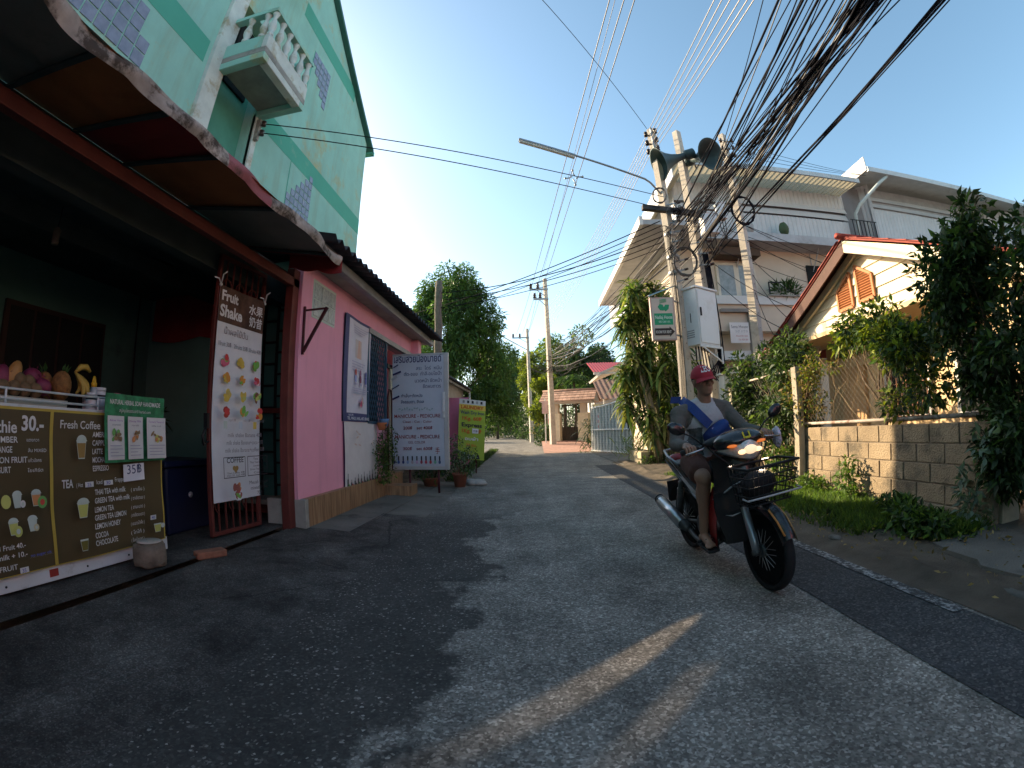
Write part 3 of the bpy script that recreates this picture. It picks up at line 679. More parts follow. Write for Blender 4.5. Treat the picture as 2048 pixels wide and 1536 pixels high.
mb = MB(); pp = M('pink_sheet', (.62, .20, .34), .7, .1)
mb.box((-2.62, 11.9, .2), (-1.78, 11.94, 1.98), pp); mb.box((-2.7, 11.93, 0), (-2.64, 11.99, 2.0), blk); mb.box((-1.84, 11.95, 0), (-1.79, 12.0, .3), blk)
tag(mb.build('fence_panel', loc=(-2.2, 11.9, 0)), 'upright pink metal sheet panel under the lean-to, behind the laundry sign', 'panel')
mb = MB(); trunkm = M('grey_bark', (.16, .13, .11), .95, .3, 6, 1., 25, dirt=(.05, .045, .04, .7), ds=5)
mb.tube([(-2.68+.015*math.sin(k*2.3), 12.3, k*.45) for k in range(13)], [.125-.002*k+.006*math.sin(k*3) for k in range(13)], trunkm, 10)
tag(mb.build('wooden_post', loc=(-2.68, 12.3, 0)), 'old rough barked wooden post cut off flat in front of the large mango tree', 'post')

lowh = thing('shading_house', 'low grey house added beyond the lean-to to shade the road', 'building', (-4.5, 17, 0))  # added house, sized so its shadow covers the road
mb = MB(); mb.box((-8, 13.95, 0), (-3.1, 19.4, 2.85), M('grey_render', (.30, .28, .26), .9, .15, 2)); mb.build('wall', lowh)
mb = MB(); corr(mb, 13.95, 19.5, -2.75, 2.85, -8.2, 4.0, MATS['rusty_sheet'], .19, .03); mb.build('roof', lowh, fix=False)
# ---------------------------------------------------------------- white apartment house with metal-clad top storey
cream = M('cream_plaster', (.60, .50, .39), .85, .08, 1, dirt=(.45, .38, .30, .5), ds=1.5, dt=.6)
whitep = M('white_plaster', (.66, .65, .62), .8, .06, 1.2, dirt=(.5, .47, .42, .5), ds=2, dt=.62)
slabm = M('grey_slab', (.42, .43, .44), .85, .15, 2, dirt=(.2, .19, .18, .5))
clad = M('white_cladding', (.52, .53, .54), .5, .06, 1.5, spec=.4, dirt=(.42, .40, .36, .6), ds=1.8, dt=.6)
yel = M('yellow_sheet', (.46, .42, .33), .5, .15, 3)
def yfix(t, b):
    o = [n for n in t.nodes if n.type == 'OUTPUT_MATERIAL'][0]; tr = t.nodes.new('ShaderNodeBsdfTranslucent'); tr.inputs[0].default_value = (.46, .40, .27, 1); mx = t.nodes.new('ShaderNodeMixShader'); mx.inputs[0].default_value = .55
    t.links.new(b.outputs[0], mx.inputs[1]); t.links.new(tr.outputs[0], mx.inputs[2]); t.links.new(mx.outputs[0], o.inputs['Surface'])
yels = sm('yellow_translucent', yel, yfix)
sheetw = M('sheet_steel', (.50, .50, .48), .45, .12, 2, metal=.3, dirt=(.3, .26, .2, .5))
wb = thing('apartment_house', 'large white and cream apartment house with a metal-clad top storey, behind the utility poles', 'building', (8, 15, 0))
mb = MB(); mb.box((5.0, 15.0, 0), (27, 22.9, 7.42), cream); mb.box((6.4, 14.45, 5.15), (12.2, 15.0, 5.45), whitep); mb.box((6.4, 14.55, 4.2), (12.2, 15.0, 5.15), cream); mb.box((6.4, 14.5, 3.2), (12.2, 14.9, 3.5), whitep)
mb.build('wall', wb)
mb = MB(); mb.box((3.55, 14.2, 7.42), (27, 22.9, 7.6), slabm); mb.box((3.55, 13.1, 7.42), (5.6, 14.2, 7.6), slabm); mb.box((5.6, 14.0, 7.4), (27, 14.2, 7.72), slabm); mb.box((3.5, 13.05, 7.38), (3.62, 22.9, 7.68), whitep); mb.build('floor_slab', wb)
def vsheet(mb, x0, y0, x1, y1, z0, z1, m, pitch=.2, amp=.018):
    L = math.hypot(x1-x0, y1-y0); nx, ny = -(y1-y0)/L, (x1-x0)/L; k = int(L/pitch*6)
    def f(a, b):
        s = (a*L/pitch) % 1.; d = amp if s < .3 else 0
        return V(x0+(x1-x0)*a+nx*d, y0+(y1-y0)*a+ny*d, z0+(z1-z0)*b)
    mb.grid(f, k, 1, m, False)
mb = MB()
vsheet(mb, 5.3, 14.55, 13.0, 14.55, 7.7, 8.75, clad); vsheet(mb, 5.3, 14.6, 13.0, 14.6, 9.3, 10.5, clad)
vsheet(mb, 5.3, 30, 5.3, 14.6, 7.6, 10.5, clad); mb.box((5.35, 14.75, 7.6), (26, 29, 10.5), M('shade_grey', (.22, .22, .23), .9))
mb.build('cladding', wb)
mb = MB()
for z in (8.80, 9.12): mb.prism([(5.3, 14.5, z), (5.3, 14.62, z+.28), (5.3, 14.64, z+.28), (5.3, 14.52, z)], (7.7, 0, 0), clad)
mb.build('louvre', wb)
mb = MB()
for k in range(36):
    mb.grid(lambda a, b: V(5.0+k*.22+.22*a, 13.3+5*b, 9.92+.10*b+(.03 if .25 < a < .6 else 0)), 8, 1, yels, False)
mb.box((4.95, 13.22, 9.88), (12.95, 13.3, 10.06), sheetw)
mb.build('roof', wb)
mb = MB()
vsheet(mb, 4.9, 20, 4.9, 13.2, 9.3, 10.08, clad); mb.box((4.91, 13.2, 9.3), (4.94, 20, 10.08), clad); mb.build('fascia', wb)
mb = MB(); mb.grid(lambda a, b: V(4.96+.4*a, 13.4+6.6*b, 9.4+.3*a+.02*math.sin(b*250)), 2, 200, yels); mb.build('canopy', wb)
# stepped second block of the top storey
mb = MB(); mb.box((14.3, 14.4, 7.6), (27, 22, 10.4), M('shade_grey2', (.35, .36, .37), .9)); vsheet(mb, 14.3, 14.35, 22.5, 14.35, 7.7, 9.45, clad); vsheet(mb, 22.5, 14.35, 24, 13.6, 7.7, 10.3, clad); vsheet(mb, 13.9, 15.2, 14.4, 14.3, 7.7, 10.6, clad)
for z in (9.5, 9.8): mb.prism([(14.4, 14.3, z), (14.4, 14.42, z+.26), (14.4, 14.44, z+.26), (14.4, 14.32, z)], (8.1, 0, 0), clad)
vsheet(mb, 13.0, 14.6, 13.0, 17, 8.9, 10.5, clad); mb.box((13.0, 15.2, 7.6), (14.3, 15.3, 10), M('stair_shade', (.16, .14, .12), .9)); mb.build('annexe', wb)
mb = MB(); mb.prism([(13.3, 13.0, 10.35), (13.3, 13.0, 10.47), (13.5, 15, 10.9), (13.5, 17, 10.95), (13.5, 17, 10.85), (13.5, 15, 10.75)], (14, 0, 0), sheetw); mb.box((13.3, 12.9, 10.3), (27, 13.0, 10.5), sheetw)
mb.box((13.25, 12.95, 10.36), (13.3, 15.5, 10.95), whitep); mb.build('annexe_roof', wb)
mb = MB(); mb.tube([(14.4, 13.05, 10.3), (14.0, 13.2, 10.0), (13.3, 13.9, 9.3), (13.2, 14.2, 9.0), (13.2, 14.3, 7.7)], .07, M('pale_blue_pipe', (.5, .58, .58), .5)); mb.build('drainpipe', wb)
mb = MB()
for k in range(7): mb.bar((12.9+k*.2, 14.15, 7.7), (12.9+k*.2, 14.15, 8.7), .03, .03, blk)
mb.bar((12.8, 14.15, 8.7), (14.2, 14.15, 8.7), .03, .03, blk); mb.build('railing', wb)
frame = M('cream_frame2', (.66, .58, .46), .7)
def window(x0, x1, z0, z1, nm='window', y=15.0, n=2):
    b = MB(); b.box((x0, y-.08, z0), (x1, y+.02, z1), frame); o = b.build(nm, wb, bevel=.01); b = MB()
    for k in range(n): wdt = (x1-x0)/n; b.box((x0+k*wdt+.1, y-.085, z0+.1), (x0+(k+1)*wdt-.1, y-.07, z1-.1), M('curtain_pane', (.25, .25, .23), .15, .3, 6, spec=.6))
    b.build('pane', o)
window(6.72, 8.35, 5.5, 6.85)
mb = MB(); mb.box((6.7, 14.35, 6.95), (8.35, 15, 7.25), M('brown_awning', (.09, .055, .035), .8)); mb.build('window_hood', wb)
mb = MB(); mb.box((10.7, 14.93, 5.5), (12.0, 15.0, 6.9), dark_in); mb.build('doorway', wb)
mb = MB(); mb.box((7.55, 14.4, 2.4), (7.72, 14.55, 4.95), M('grey_frame', (.22, .2, .18), .7)); mb.box((6.5, 14.4, 4.85), (7.55, 14.55, 4.97), MATS['grey_frame']); mb.build('porch_frame', wb)
mb = MB()
for x in (7.6, 11.0): mb = MB(); mb.bar((x, 14.3, 7.4), (x, 15, 6.6), .03, .03, slabm); mb.bar((x, 14.98, 7.4), (x, 14.98, 6.6), .03, .03, slabm); mb.build('slab_bracket', wb)
def potted(x, y, z, kind):
    if kind == 'cactus':
        b = MB(); b.ball((x, y, z+.24), (.2, .2, .26), M('cactus_green', (.06, .10, .05), .7), 12, 8, fn=lambda p: 1+.08*math.cos(8*math.atan2(p.y, p.x))); return tag(b.build('cactus', loc=(x, y, z)), 'round barrel cactus on the grey slab edge of the apartment house', 'cactus')
    b = MB(); b.lathe([(.12, 0), (.15, .28), (.13, .34), (.02, .36)], M('grey_pot', (.35, .36, .36), .8), (x, y, z)); return tag(b.build('flower_pot', loc=(x, y, z)), 'small empty grey pot on the slab edge of the apartment house', 'pot')
potted(9.4, 14.1, 7.72, 'cactus'); potted(7.95, 14.1, 7.72, 'pot')
potplant = leafy('pot_plant_leaf', (.05, .10, .03))
mb = MB(); mb.box((8.5, 14.35, 5.45), (9.9, 14.6, 5.5), grime); mb.bar((8.5, 14.35, 5.5), (8.5, 14.35, 5.95), .04, .04, blk); mb.bar((8.5, 14.35, 5.95), (9.2, 14.35, 5.95), .04, .04, blk)
sh = thing('balcony_plants', 'dark iron shelf of spiky green plants on the balcony parapet', 'planter', (9.2, 14.45, 5.45)); mb.build('shelf', sh)
P, Q = blob_pts([((9.3, 14.45, 5.7), (.6, .16, .25))], 220, .2); Q[:, 2] += 1; leaves('foliage', P, Q, .3, potplant, sh, aspect=.16, droop=-.1)
pap = Sheet((6.75, 14.38, 3.75), (1, 0, 0), (0, 0, 1)); wpap = M('paper', (.72, .68, .66), .8, .05)
pap.back(0, 0, .74, .72, .006, wpap); pap.text('Sena House', .70, .52, .11, ink(.08, .08, .1), 'r', .9); pap.text('シナ ハウス', .68, .37, .075, ink(.2, .2, .25), 'r', .9); pap.text('Room for rent', .66, .22, .06, ink(.5, .12, .12), 'r', .9); pap.text('Tel. 053-281', .66, .09, .06, ink(.5, .12, .12), 'r', .9)
tag(pap.build('paper_notice', loc=(7.1, 14.38, 3.75)), 'handwritten white paper notice reading House on the front of the apartment house', 'notice')

# ---------------------------------------------------------------- yellow gabled house
yellow = M('yellow_plaster', (.72, .52, .30), .85, .08, 1.2, dirt=(.5, .33, .18, .5), ds=1.5, dt=.62)
siding = M('cream_siding', (.80, .70, .52), .7, .06, 2)
redtile = M('red_roof_tile', (.27, .048, .035), .7, .2, 4)
brownw = M('dark_brown_wood', (.10, .05, .04), .7, .2, 4)
orange = M('orange_shutter', (.50, .20, .08), .6, .1, 3)
yh = thing('yellow_house', 'yellow house with red tiled gable roof and two orange louvred vents', 'house', (7.5, 6.4, 0))
PKY, PKZ, SL = 6.4, 4.15, .43
gz = lambda y: PKZ-SL*abs(y-PKY)
mb = MB()
mb.box((6.9, 3.2, 0), (13, 9.3, 2.75), yellow)
mb.prism([(5.8, 9.35, gz(9.35)-.17), (5.8, PKY, PKZ-.17), (5.8, 3.45, gz(3.45)-.17), (5.8, 3.45, 2.72), (5.8, 9.35, 2.72)], (7.2, 0, 0), yellow)
mb.box((6.0, 9.1, 0), (6.25, 9.35, 2.72), yellow); mb.box((5.75, 3.45, 0), (6.2, 3.9, 2.72), yellow); mb.build('wall', yh)
mb = MB()   # horizontal boards of the gable, each a little proud of the next
z = 2.74
while z < PKZ-.25:
    def ext(zz): return max(0., (PKZ-.12-zz)/SL)
    z1 = min(z+.205, PKZ-.2); a, b = min(ext(z), 2.95), min(ext(z1), 2.95)
    mb.prism([(5.765, PKY-a, z), (5.765, PKY+a, z), (5.79, PKY+b, z1), (5.79, PKY-b, z1)], (.02, 0, 0), siding); z += .21
mb.build('siding', yh)
mb = MB(); mb.box((5.72, 3.3, 2.66), (6.9, 9.5, 2.74), yellow); mb.build('soffit', yh)
mb = MB()
for s in (-1, 1):
    e = PKY+s*3.55
    mb.prism([(5.45, PKY, PKZ), (5.45, e, gz(e)), (5.45, e, gz(e)-.03), (5.45, PKY, PKZ-.03)], (8, 0, 0), redtile)
    for k in range(10):
        y = PKY+s*(.1+.36*k); mb.prism([(5.42, y, gz(y)+.005), (5.42, y+s*.36, gz(y+s*.36)+.005), (5.42, y+s*.36, gz(y+s*.36)+.03), (5.42, y, gz(y)+.012)], (8.1, 0, 0), redtile)
mb.tube([(5.36, PKY, PKZ+.02), (13.4, PKY, PKZ+.02)], .06, redtile, 10)
mb.build('roof', yh)
mb = MB()
for s in (-1, 1):
    e = PKY+s*3.5; mt = brownw if s > 0 else siding
    mb.prism([(5.46, PKY, PKZ-.06), (5.46, e, gz(e)-.06), (5.46, e, gz(e)-.28), (5.46, PKY, PKZ-.28)], (.03, 0, 0), siding if s < 0 else brownw)
    mb.prism([(5.5, PKY, PKZ-.07), (5.5, e, gz(e)-.07), (5.5, e, gz(e)-.09), (5.5, PKY, PKZ-.09)], (.3, 0, 0), brownw)
    mb.prism([(5.70, PKY, PKZ-.16), (5.70, e, gz(e)-.16), (5.70, e, gz(e)-.30), (5.70, PKY, PKZ-.30)], (.06, 0, 0), siding)
mb.build('bargeboard', yh)
def vent(y0, y1, z0, zl, zr):
    b = MB(); P = [(y0, z0), (y1, z0), (y1, zr), (y0, zl)]
    for (a, c), (d, e) in zip(P, P[1:]+P[:1]): b.bar((5.745, a, c), (5.745, d, e), .05, .04, orange, up=(1, 0, 0))
    k = 0; z = z0+.04
    while z < max(zl, zr)-.04:
        a, c = y0, y1
        if zl > zr and z > zr: c = y0+(y1-y0)*(zl-z)/(zl-zr)
        if zr > zl and z > zl: a = y0+(y1-y0)*(z-zl)/(zr-zl)
        b.obox((5.75, (a+c)/2, z), (.018, 0, .012), (0, abs(c-a)/2, 0), (-.002, 0, .004), orange); z += .045
    b.box((5.758, y0, z0), (5.762, y1, min(zl, zr)), M('vent_back', (.35, .13, .05), .8)); return b.build('vent', yh)
vent(6.62, 7.15, 2.98, 3.35, 3.68) if False else None
vent(6.72, 7.15, 3.0, 3.62, 3.36); vent(6.12, 6.53, 3.02, 3.42, 3.68)
wg = MB(); wg.box((6.82, 6.1, .95), (6.9, 7.3, 2.25), whitep); wo = wg.build('window', yh)
mb = MB(); mb.box((6.815, 6.17, 1.02), (6.83, 7.23, 2.18), dark_in); mb.build('pane', wo)
mb = MB(); rust = M('rusty_bar', (.20, .09, .05), .7)
for k in range(10): mb.bar((6.77, 6.12+k*.13, .97), (6.77, 6.12+k*.13, 2.23), .016, .016, rust)
for z in (1.0, 1.6, 2.2): mb.bar((6.77, 6.1, z), (6.77, 7.3, z), .016, .016, rust)
mb.build('grille', wo)
wg = MB(); wg.box((6.82, 4.15, .95), (6.9, 5.5, 2.25), whitep); wo = wg.build('window', yh)
mirror = M('window_glass', (.85, .87, .9), .06, 0, metal=1.0)
mb = MB(); mb.box((6.812, 4.25, 1.02), (6.83, 4.80, 2.18), dark_in); mb.box((6.812, 4.86, 1.02), (6.83, 5.42, 2.18), dark_in); mb.build('pane', wo)
mb = MB(); mb.box((6.815, 7.9, .1), (6.9, 8.7, 2.1), M('yellow_door', (.55, .33, .16), .6)); mb.build('door', yh)
# the pierced white balustrade beside the house
vb = MB(); vx = 6.3
for k in range(7):
    y = 8.9+k*.24
    vb.box((vx, y, 1.7), (vx+.1, y+.06, 2.62), whitep)
    for z in (1.7, 1.93, 2.16, 2.39, 2.56): vb.box((vx+.002, y+.06, z), (vx+.098, y+.24, z+.06), whitep)
vb.box((vx-.03, 8.85, 2.62), (vx+.13, 10.7, 2.7), whitep); vb.box((vx, 8.9, 0), (vx+.1, 10.6, 1.7), whitep)
tag(vb.build('balustrade', loc=(vx, 9.7, 0), bevel=.004), 'white pierced block balustrade between the yellow house and the utility poles', 'balustrade')
# neighbour house at the right edge
nh = thing('neighbour_house', 'tall house at the right edge whose red-trimmed eave shows above the climbing bush', 'house', (13, 4.5, 0))
mb = MB(); mb.box((12.5, -2, 0), (20, 5.5, 5.6), whitep); mb.build('wall', nh)
mb = MB(); mb.prism([(11.9, 6.2, 5.45), (11.9, 2.0, 8.6), (11.9, 1.8, 8.5), (11.9, 6.2, 5.3)], (9, 0, 0), M('pale_soffit', (.55, .52, .5), .8)); mb.prism([(11.86, 6.25, 5.5), (11.86, 2.0, 8.7), (11.86, 2.0, 8.58), (11.86, 6.25, 5.4)], (.1, 0, 0), redtile); mb.build('roof', nh)

# ---------------------------------------------------------------- block wall with mesh fence on top
blockm = M('cement_block', (.33, .25, .165), .95, .16, 4, .8, 55, island=.10, dirt=(.12, .10, .075, .85), ds=2.6, dt=.50)
mortar = M('mortar', (.22, .175, .13), .95, .2, 8, .6, 60)
bw = thing('block_wall', 'low cement block wall with concrete posts beside the road, in front of the yellow house', 'wall', (3.95, 5.3, 0))
mb = MB(); WX = 3.9; mb.box((WX+.012, 2.75, -.05), (WX+.085, 8.4, .955), mortar)
for r in range(5):
    z0 = -.02+r*.196; y = 2.75-(.2 if r % 2 else 0)
    while y < 8.4:
        y0, y1 = max(y, 2.75), min(y+.385, 8.4)
        if y1-y0 > .03: d = R.uniform(0, .008); mb.box((WX+d-.004, y0+.006, z0+.006), (WX+.1-d, y1-.006, z0+.188), blockm)
        y += .395
mb.build('blocks', bw, bevel=.006)
concp = M('concrete_post', (.40, .34, .26), .9, .15, 5, .5, 40, dirt=(.2, .17, .13, .6), ds=3)
for y in (5.98, 8.3):
    mb = MB(); mb.box((WX-.11, y-.065, -.03), (WX-.006, y+.065, 1.84), concp); mb.build('post', bw, bevel=.008)
mb = MB(); pipem = M('rusty_white_pipe', (.48, .40, .34), .6, .2, 8, dirt=(.20, .09, .05, .8), ds=7, dt=.5)
mb.tube([(WX+.02, 2.9, 1.02), (WX+.02, 8.3, 1.0)], .022, pipem); mb.tube([(WX+.02, 5.9, 1.82), (WX+.02, 8.3, 1.82)], .018, pipem); mb.build('rail', bw)
cl = MB(); wire = M('galvanised_wire', (.20, .17, .14), .6, .1)
zb, zt_, y0, y1 = 1.03, 1.80, 3.6, 8.25; st = .085
k = int((y1-y0+zt_-zb)/st)
for i in range(k+1):
    for s in (1, -1):
        a = y0+i*st-(zt_-zb if s > 0 else 0); p = [a, zb, a+s*(zt_-zb), zt_] if s > 0 else [a, zb, a-(zt_-zb), zt_]
        (ya, za), (yb, zb2) = (p[0], p[1]), (p[2], p[3])
        lo, hi = y0, y1
        def clip(ya, za, yb, zb2):
            d = yb-ya
            if ya < lo: za += (lo-ya)/d*(zb2-za); ya = lo
            if yb < lo: zb2 += (lo-yb)/d*(zb2-za); yb = lo
            if ya > hi: za += (hi-ya)/d*(zb2-za); ya = hi
            if yb > hi: zb2 += (hi-yb)/d*(zb2-za); yb = hi
            return ya, za, yb, zb2
        ya, za, yb, zb2 = clip(ya, za, yb, zb2)
        if abs(yb-ya) > .03: cl.tube([(WX+.02+s*.003, ya, za), (WX+.02-s*.003, yb, zb2)], .0019, wire, 4, False)
tag(cl.build('mesh_fence', loc=(WX, 6, 1), fix=False), 'sagging chain link mesh fence standing on the block wall', 'fence')
# tall pillar under the creeper and the gate rail beside it
mb = MB(); mb.box((4.02, 2.72, 0), (4.3, 3.0, 1.7), concp); tag(mb.build('gate_pillar', loc=(4.2, 2.85, 0), bevel=.01), 'concrete gate pillar wrapped in the dark climbing bush', 'pillar')
sg = thing('sliding_gate', 'cream sliding gate with a steel bottom tube at the right edge', 'gate', (4.7, 1.4, .07))
mb = MB(); mb.tube([(4.62, -1.5, .14), (4.62, 2.85, .14)], .035, pipem); mb.tube([(4.62, -1.5, 2.15), (4.62, 2.85, 2.15)], .03, pipem); mb.tube([(4.62, 2.83, .14), (4.62, 2.83, 2.15)], .03, pipem); mb.tube([(4.62, -1.5, .42), (4.62, 2.85, .42)], .014, pipem); mb.build('frame', sg)
mb = MB()
for k in range(28): mb.bar((4.62, 2.72-k*.15, .15), (4.62, 2.72-k*.15, 2.14), .02, .02, pipem)
mb.box((4.66, -1.45, .18), (4.67, 2.8, 2.1), M('cream_board', (.42, .32, .2), .8, .2)); mb.build('bars', sg)

# ---------------------------------------------------------------- white steel gate and gatehouse
wsteel = M('white_paint_steel', (.80, .79, .76), .55, .08, 4, dirt=(.4, .36, .3, .5), ds=6)
gw = thing('white_gate', 'wide white barred steel gate with grey mesh panels across a driveway', 'gate', (3.0, 18.4, 0))
A = V(2.45, 19.8, .05); B = V(3.62, 17.0, .05); gdir = (B-A); GL = gdir.length; gdir.normalize(); gn = V(gdir.y, -gdir.x, 0)
q = lambda u, z, d=0: A+gdir*u+V(0, 0, z)+gn*d
top = lambda u: 1.92+.30*(u/GL)**2
mb = MB()
for k in range(13): u = GL*k/12; mb.bar(q(u, 0), q(u, top(u)), .045, .045, wsteel)
for z in (.05, .95): mb.bar(q(0, z, .03), q(GL, z, .03), .05, .05, wsteel)
for k in range(12): mb.bar(q(GL*k/12, top(GL*k/12)), q(GL*(k+1)/12, top(GL*(k+1)/12)), .05, .05, wsteel)
for k in range(37): u = GL*k/36; mb.lathe([(.008, 0), (.012, .12), (.001, .2)], wsteel, q(u, top(u)), n=5)
mb.build('frame', gw)
mb = MB(); pan = M('grey_mesh_panel', (.44, .43, .41), .7, .2, 9); P = [q(GL*k/12, top(GL*k/12)-.03, -.04) for k in range(13)]; mb.poly([q(0, .06, -.04), q(GL, .06, -.04)]+P[::-1], pan)
for k in range(1, 36): mb.bar(q(GL*k/36, .06, -.03), q(GL*k/36, top(GL*k/36)-.04, -.03), .008, .008, wsteel)
for k in range(1, 20): mb.bar(q(0, .1*k, -.03), q(GL, .1*k, -.03), .008, .008, wsteel)
mb.build('panel', gw)
def redsign(u, z, h):
    s = Sheet(q(u, z, -.005), gdir, V(0, 0, 1)); s.back(0, 0, .2, h, .01, M('pale_card', (.7, .66, .64), .7))
    for k, t in enumerate(('ห้าม', 'จอด', 'รถ')): s.text(t, .1, h-.2-.22*k, .13, ink(.65, .05, .05), 'c', .8, .01)
    return s.build('no_parking_sign', loc=q(u, z))
tag(redsign(.45, .95, .72), 'vertical sign of red Thai words hung on the far end of the white gate', 'sign')
tag(redsign(2.0, 1.15, .8), 'larger vertical sign of red Thai words hung on the near half of the white gate', 'sign')
mb = MB(); mb.box((2.6, 20.3, 2.0), (3.9, 20.36, 2.14), M('yellow_cloth', (.75, .55, .05), .7)); tag(mb.build('cloth_banner', loc=(3.2, 20.3, 2.0)), 'strip of yellow cloth showing above the white gate', 'cloth')

gh = thing('gatehouse', 'small tiled gate shelter on two cream pillars at the end of the brick paving', 'gatehouse', (2.3, 28, .3))
gth = rad(-20); ca, sa = math.cos(gth), math.sin(gth); GO = V(2.2, 28.2, .28)
def gq(x, y, z): return GO+V(ca*x-sa*y, sa*x+ca*y, z)
tiled = M('stone_tile', (.70, .60, .42), .75, .12, 5); terr = M('terracotta_tile', (.50, .30, .21), .75, .2, 5, island=.2)
def gbox(mb, x0, x1, y0, y1, z0, z1, m): mb.obox(gq((x0+x1)/2, (y0+y1)/2, (z0+z1)/2), V(ca, sa, 0)*(x1-x0)/2, V(-sa, ca, 0)*(y1-y0)/2, V(0, 0, (z1-z0)/2), m)
for x in (-.95, .85):
    mb = MB(); gbox(mb, x-.32, x+.32, -.3, .3, -.3, 1.75, tiled); gbox(mb, x-.2, x+.2, -.2, .2, 1.75, 2.35, cream); mb.build('pillar', gh, bevel=.01)
mb = MB(); gbox(mb, -1.5, 1.45, -.45, .45, 2.35, 2.55, whitep); mb.build('beam', gh)
mb = MB()
for s in (-1, 1):
    for k in range(4):
        y0, y1 = s*(.95-.24*k), s*(.95-.24*(k+1)); z0, z1 = 2.48+.17*k, 2.48+.17*(k+1)
        for i in range(14):
            x0 = -1.75+i*.25; mb.add([gq(x0+.006, y0, z0+.05), gq(x0+.244, y0, z0+.05), gq(x0+.244, y1, z1+.02), gq(x0+.006, y1, z1+.02), gq(x0+.006, y0, z0), gq(x0+.244, y0, z0), gq(x0+.244, y1, z1-.03), gq(x0+.006, y1, z1-.03)], [(0, 1, 2, 3), (7, 6, 5, 4), (0, 4, 5, 1), (1, 5, 6, 2), (2, 6, 7, 3), (3, 7, 4, 0)], terr)
mb.tube([gq(-1.8, 0, 3.2), gq(1.8, 0, 3.2)], .07, terr); mb.build('roof', gh)
mb = MB(); mb.prism([gq(1.68, -.8, 2.45), gq(1.68, .8, 2.45), gq(1.68, 0, 3.08)], V(-.05*ca, -.05*sa, 0), whitep); mb.build('gable', gh); mb = MB(); mb.prism([gq(-1.68, -.8, 2.45), gq(-1.68, .8, 2.45), gq(-1.68, 0, 3.08)], V(.05*ca, .05*sa, 0), whitep); mb.build('gable', gh)
mb = MB(); [gbox(mb, -.6+.11*k, -.575+.11*k, .05, .09, 0, 2.3, M('dark_bronze', (.06, .045, .03), .6)) for k in range(11)]; gbox(mb, -.6, .5, .09, .1, 0, .9, MATS['dark_bronze']); gbox(mb, -.6, .5, .045, .095, 2.2, 2.3, MATS['dark_bronze']); mb.build('door', gh)
mb = MB(); gbox(mb, -.7, .7, -.7, -.3, -.3, .04, brick); mb.build('step', gh)
mb = MB(); mb.box((.55, 26.9, .1), (.62, 26.97, 2.9), wsteel); mb.box((.4, 26.86, 2.0), (.75, 26.9, 2.75), M('pink_board', (.6, .42, .4), .7)); gs = mb.build('sign_post', loc=(.6, 26.9, 0)); tag(gs, 'thin white post carrying a faded pink board left of the gatehouse', 'sign post')
s = Sheet((.72, 26.95, 1.35), (1, -.1, 0), (0, 0, 1)); s.back(0, 0, .3, .62, .02, M('white_board', (.72, .7, .68), .7)); s.rect(.05, .05, .25, .36, ink(.6, .1, .07)); s.rect(.08, .42, .22, .56, ink(.3, .3, .3)); tag(s.build('small_sign', loc=(.85, 26.9, 1.35)), 'small white board with a red block of print beside the gatehouse pillar', 'sign')
mb = MB(); mb.box((.85, 26.98, 0), (1.1, 27.1, 1.3), M('grey_cement', (.3, .27, .24), .9)); tag(mb.build('concrete_stub', loc=(1, 27, 0)), 'short grey concrete stub under the small white board', 'post')

# carport, and houses behind the gate
cp = thing('carport', 'white carport canopy on thin posts behind the white gate', 'carport', (4.4, 18.6, 0))
mb = MB(); mb.prism([(2.7, 18.4, 3.35), (4.9, 18.4, 4.25), (4.95, 18.4, 4.17), (2.75, 18.4, 3.27)], (0, 4, 0), whitep); mb.bar((2.75, 18.45, 3.3), (4.9, 18.45, 3.45), .06, .06, wsteel); mb.build('roof', cp)
for x in (3.72, 3.95):
    mb = MB(); mb.bar((x, 18.5, 0), (x, 18.5, 3.6), .09, .09, wsteel); mb.build('post', cp)
rh = thing('red_roof_house', 'house with a bright red corrugated roof far behind the white gate', 'house', (6.5, 31, 0))
mb = MB(); mb.box((4.4, 30.2, 0), (12, 38, 4.1), whitep); mb.build('wall', rh)
mb = MB()
for k in range(40): mb.grid(lambda a, b: V(3.9+k*.2+.2*a, 29.4+4*b, 4.7+1.2*b+.04*math.sin(a*math.pi)), 4, 1, M('bright_red_sheet', (.36, .035, .03), .5, .1), True)
mb.box((3.9, 29.4, 4.55), (12, 29.5, 4.72), whitep); mb.build('roof', rh)
mb = MB(); mb.grid(lambda a, b: V(3.7+3*a, 25.5+3.5*b, 2.7+1.5*b+.02*math.sin(a*60)), 60, 1, M('brown_shingle', (.22, .14, .11), .85, .2, 6)); mb.build('porch_roof', rh)
mb = MB(); mb.box((3.9, 25.6, 0), (4.0, 25.7, 2.7), whitep); mb.build('post', rh); mb = MB(); mb.box((3.8, 28.8, 0), (6.5, 28.9, 3.5), cream); mb.build('porch_wall', rh)
# ---------------------------------------------------------------- utility poles
conc = M('pole_concrete', (.50, .45, .38), .9, .12, 5, .4, 40, dirt=(.25, .21, .17, .5), ds=3)
galv = M('galvanised', (.33, .34, .34), .5, .15, 6, metal=.5)
tanw = M('sunlit_cable', (.11, .098, .088), .45, .2, 4)  # tan tone puts sunlight on black cable into the colour
blw = M('black_cable', (.010, .010, .016), .7, .2, 4, spec=.08)
grw = M('bare_wire', (.33, .30, .27), .45, .1, 4, metal=.3)


def insul(mb, p, ax=(0, 0, 1), s=1.):
    mb.lathe([(.02*s, -.07*s), (.05*s, -.06*s), (.03*s, -.02*s), (.05*s, 0), (.03*s, .03*s), (.045*s, .05*s), (.02*s, .07*s)], porc, p, ax, 10)


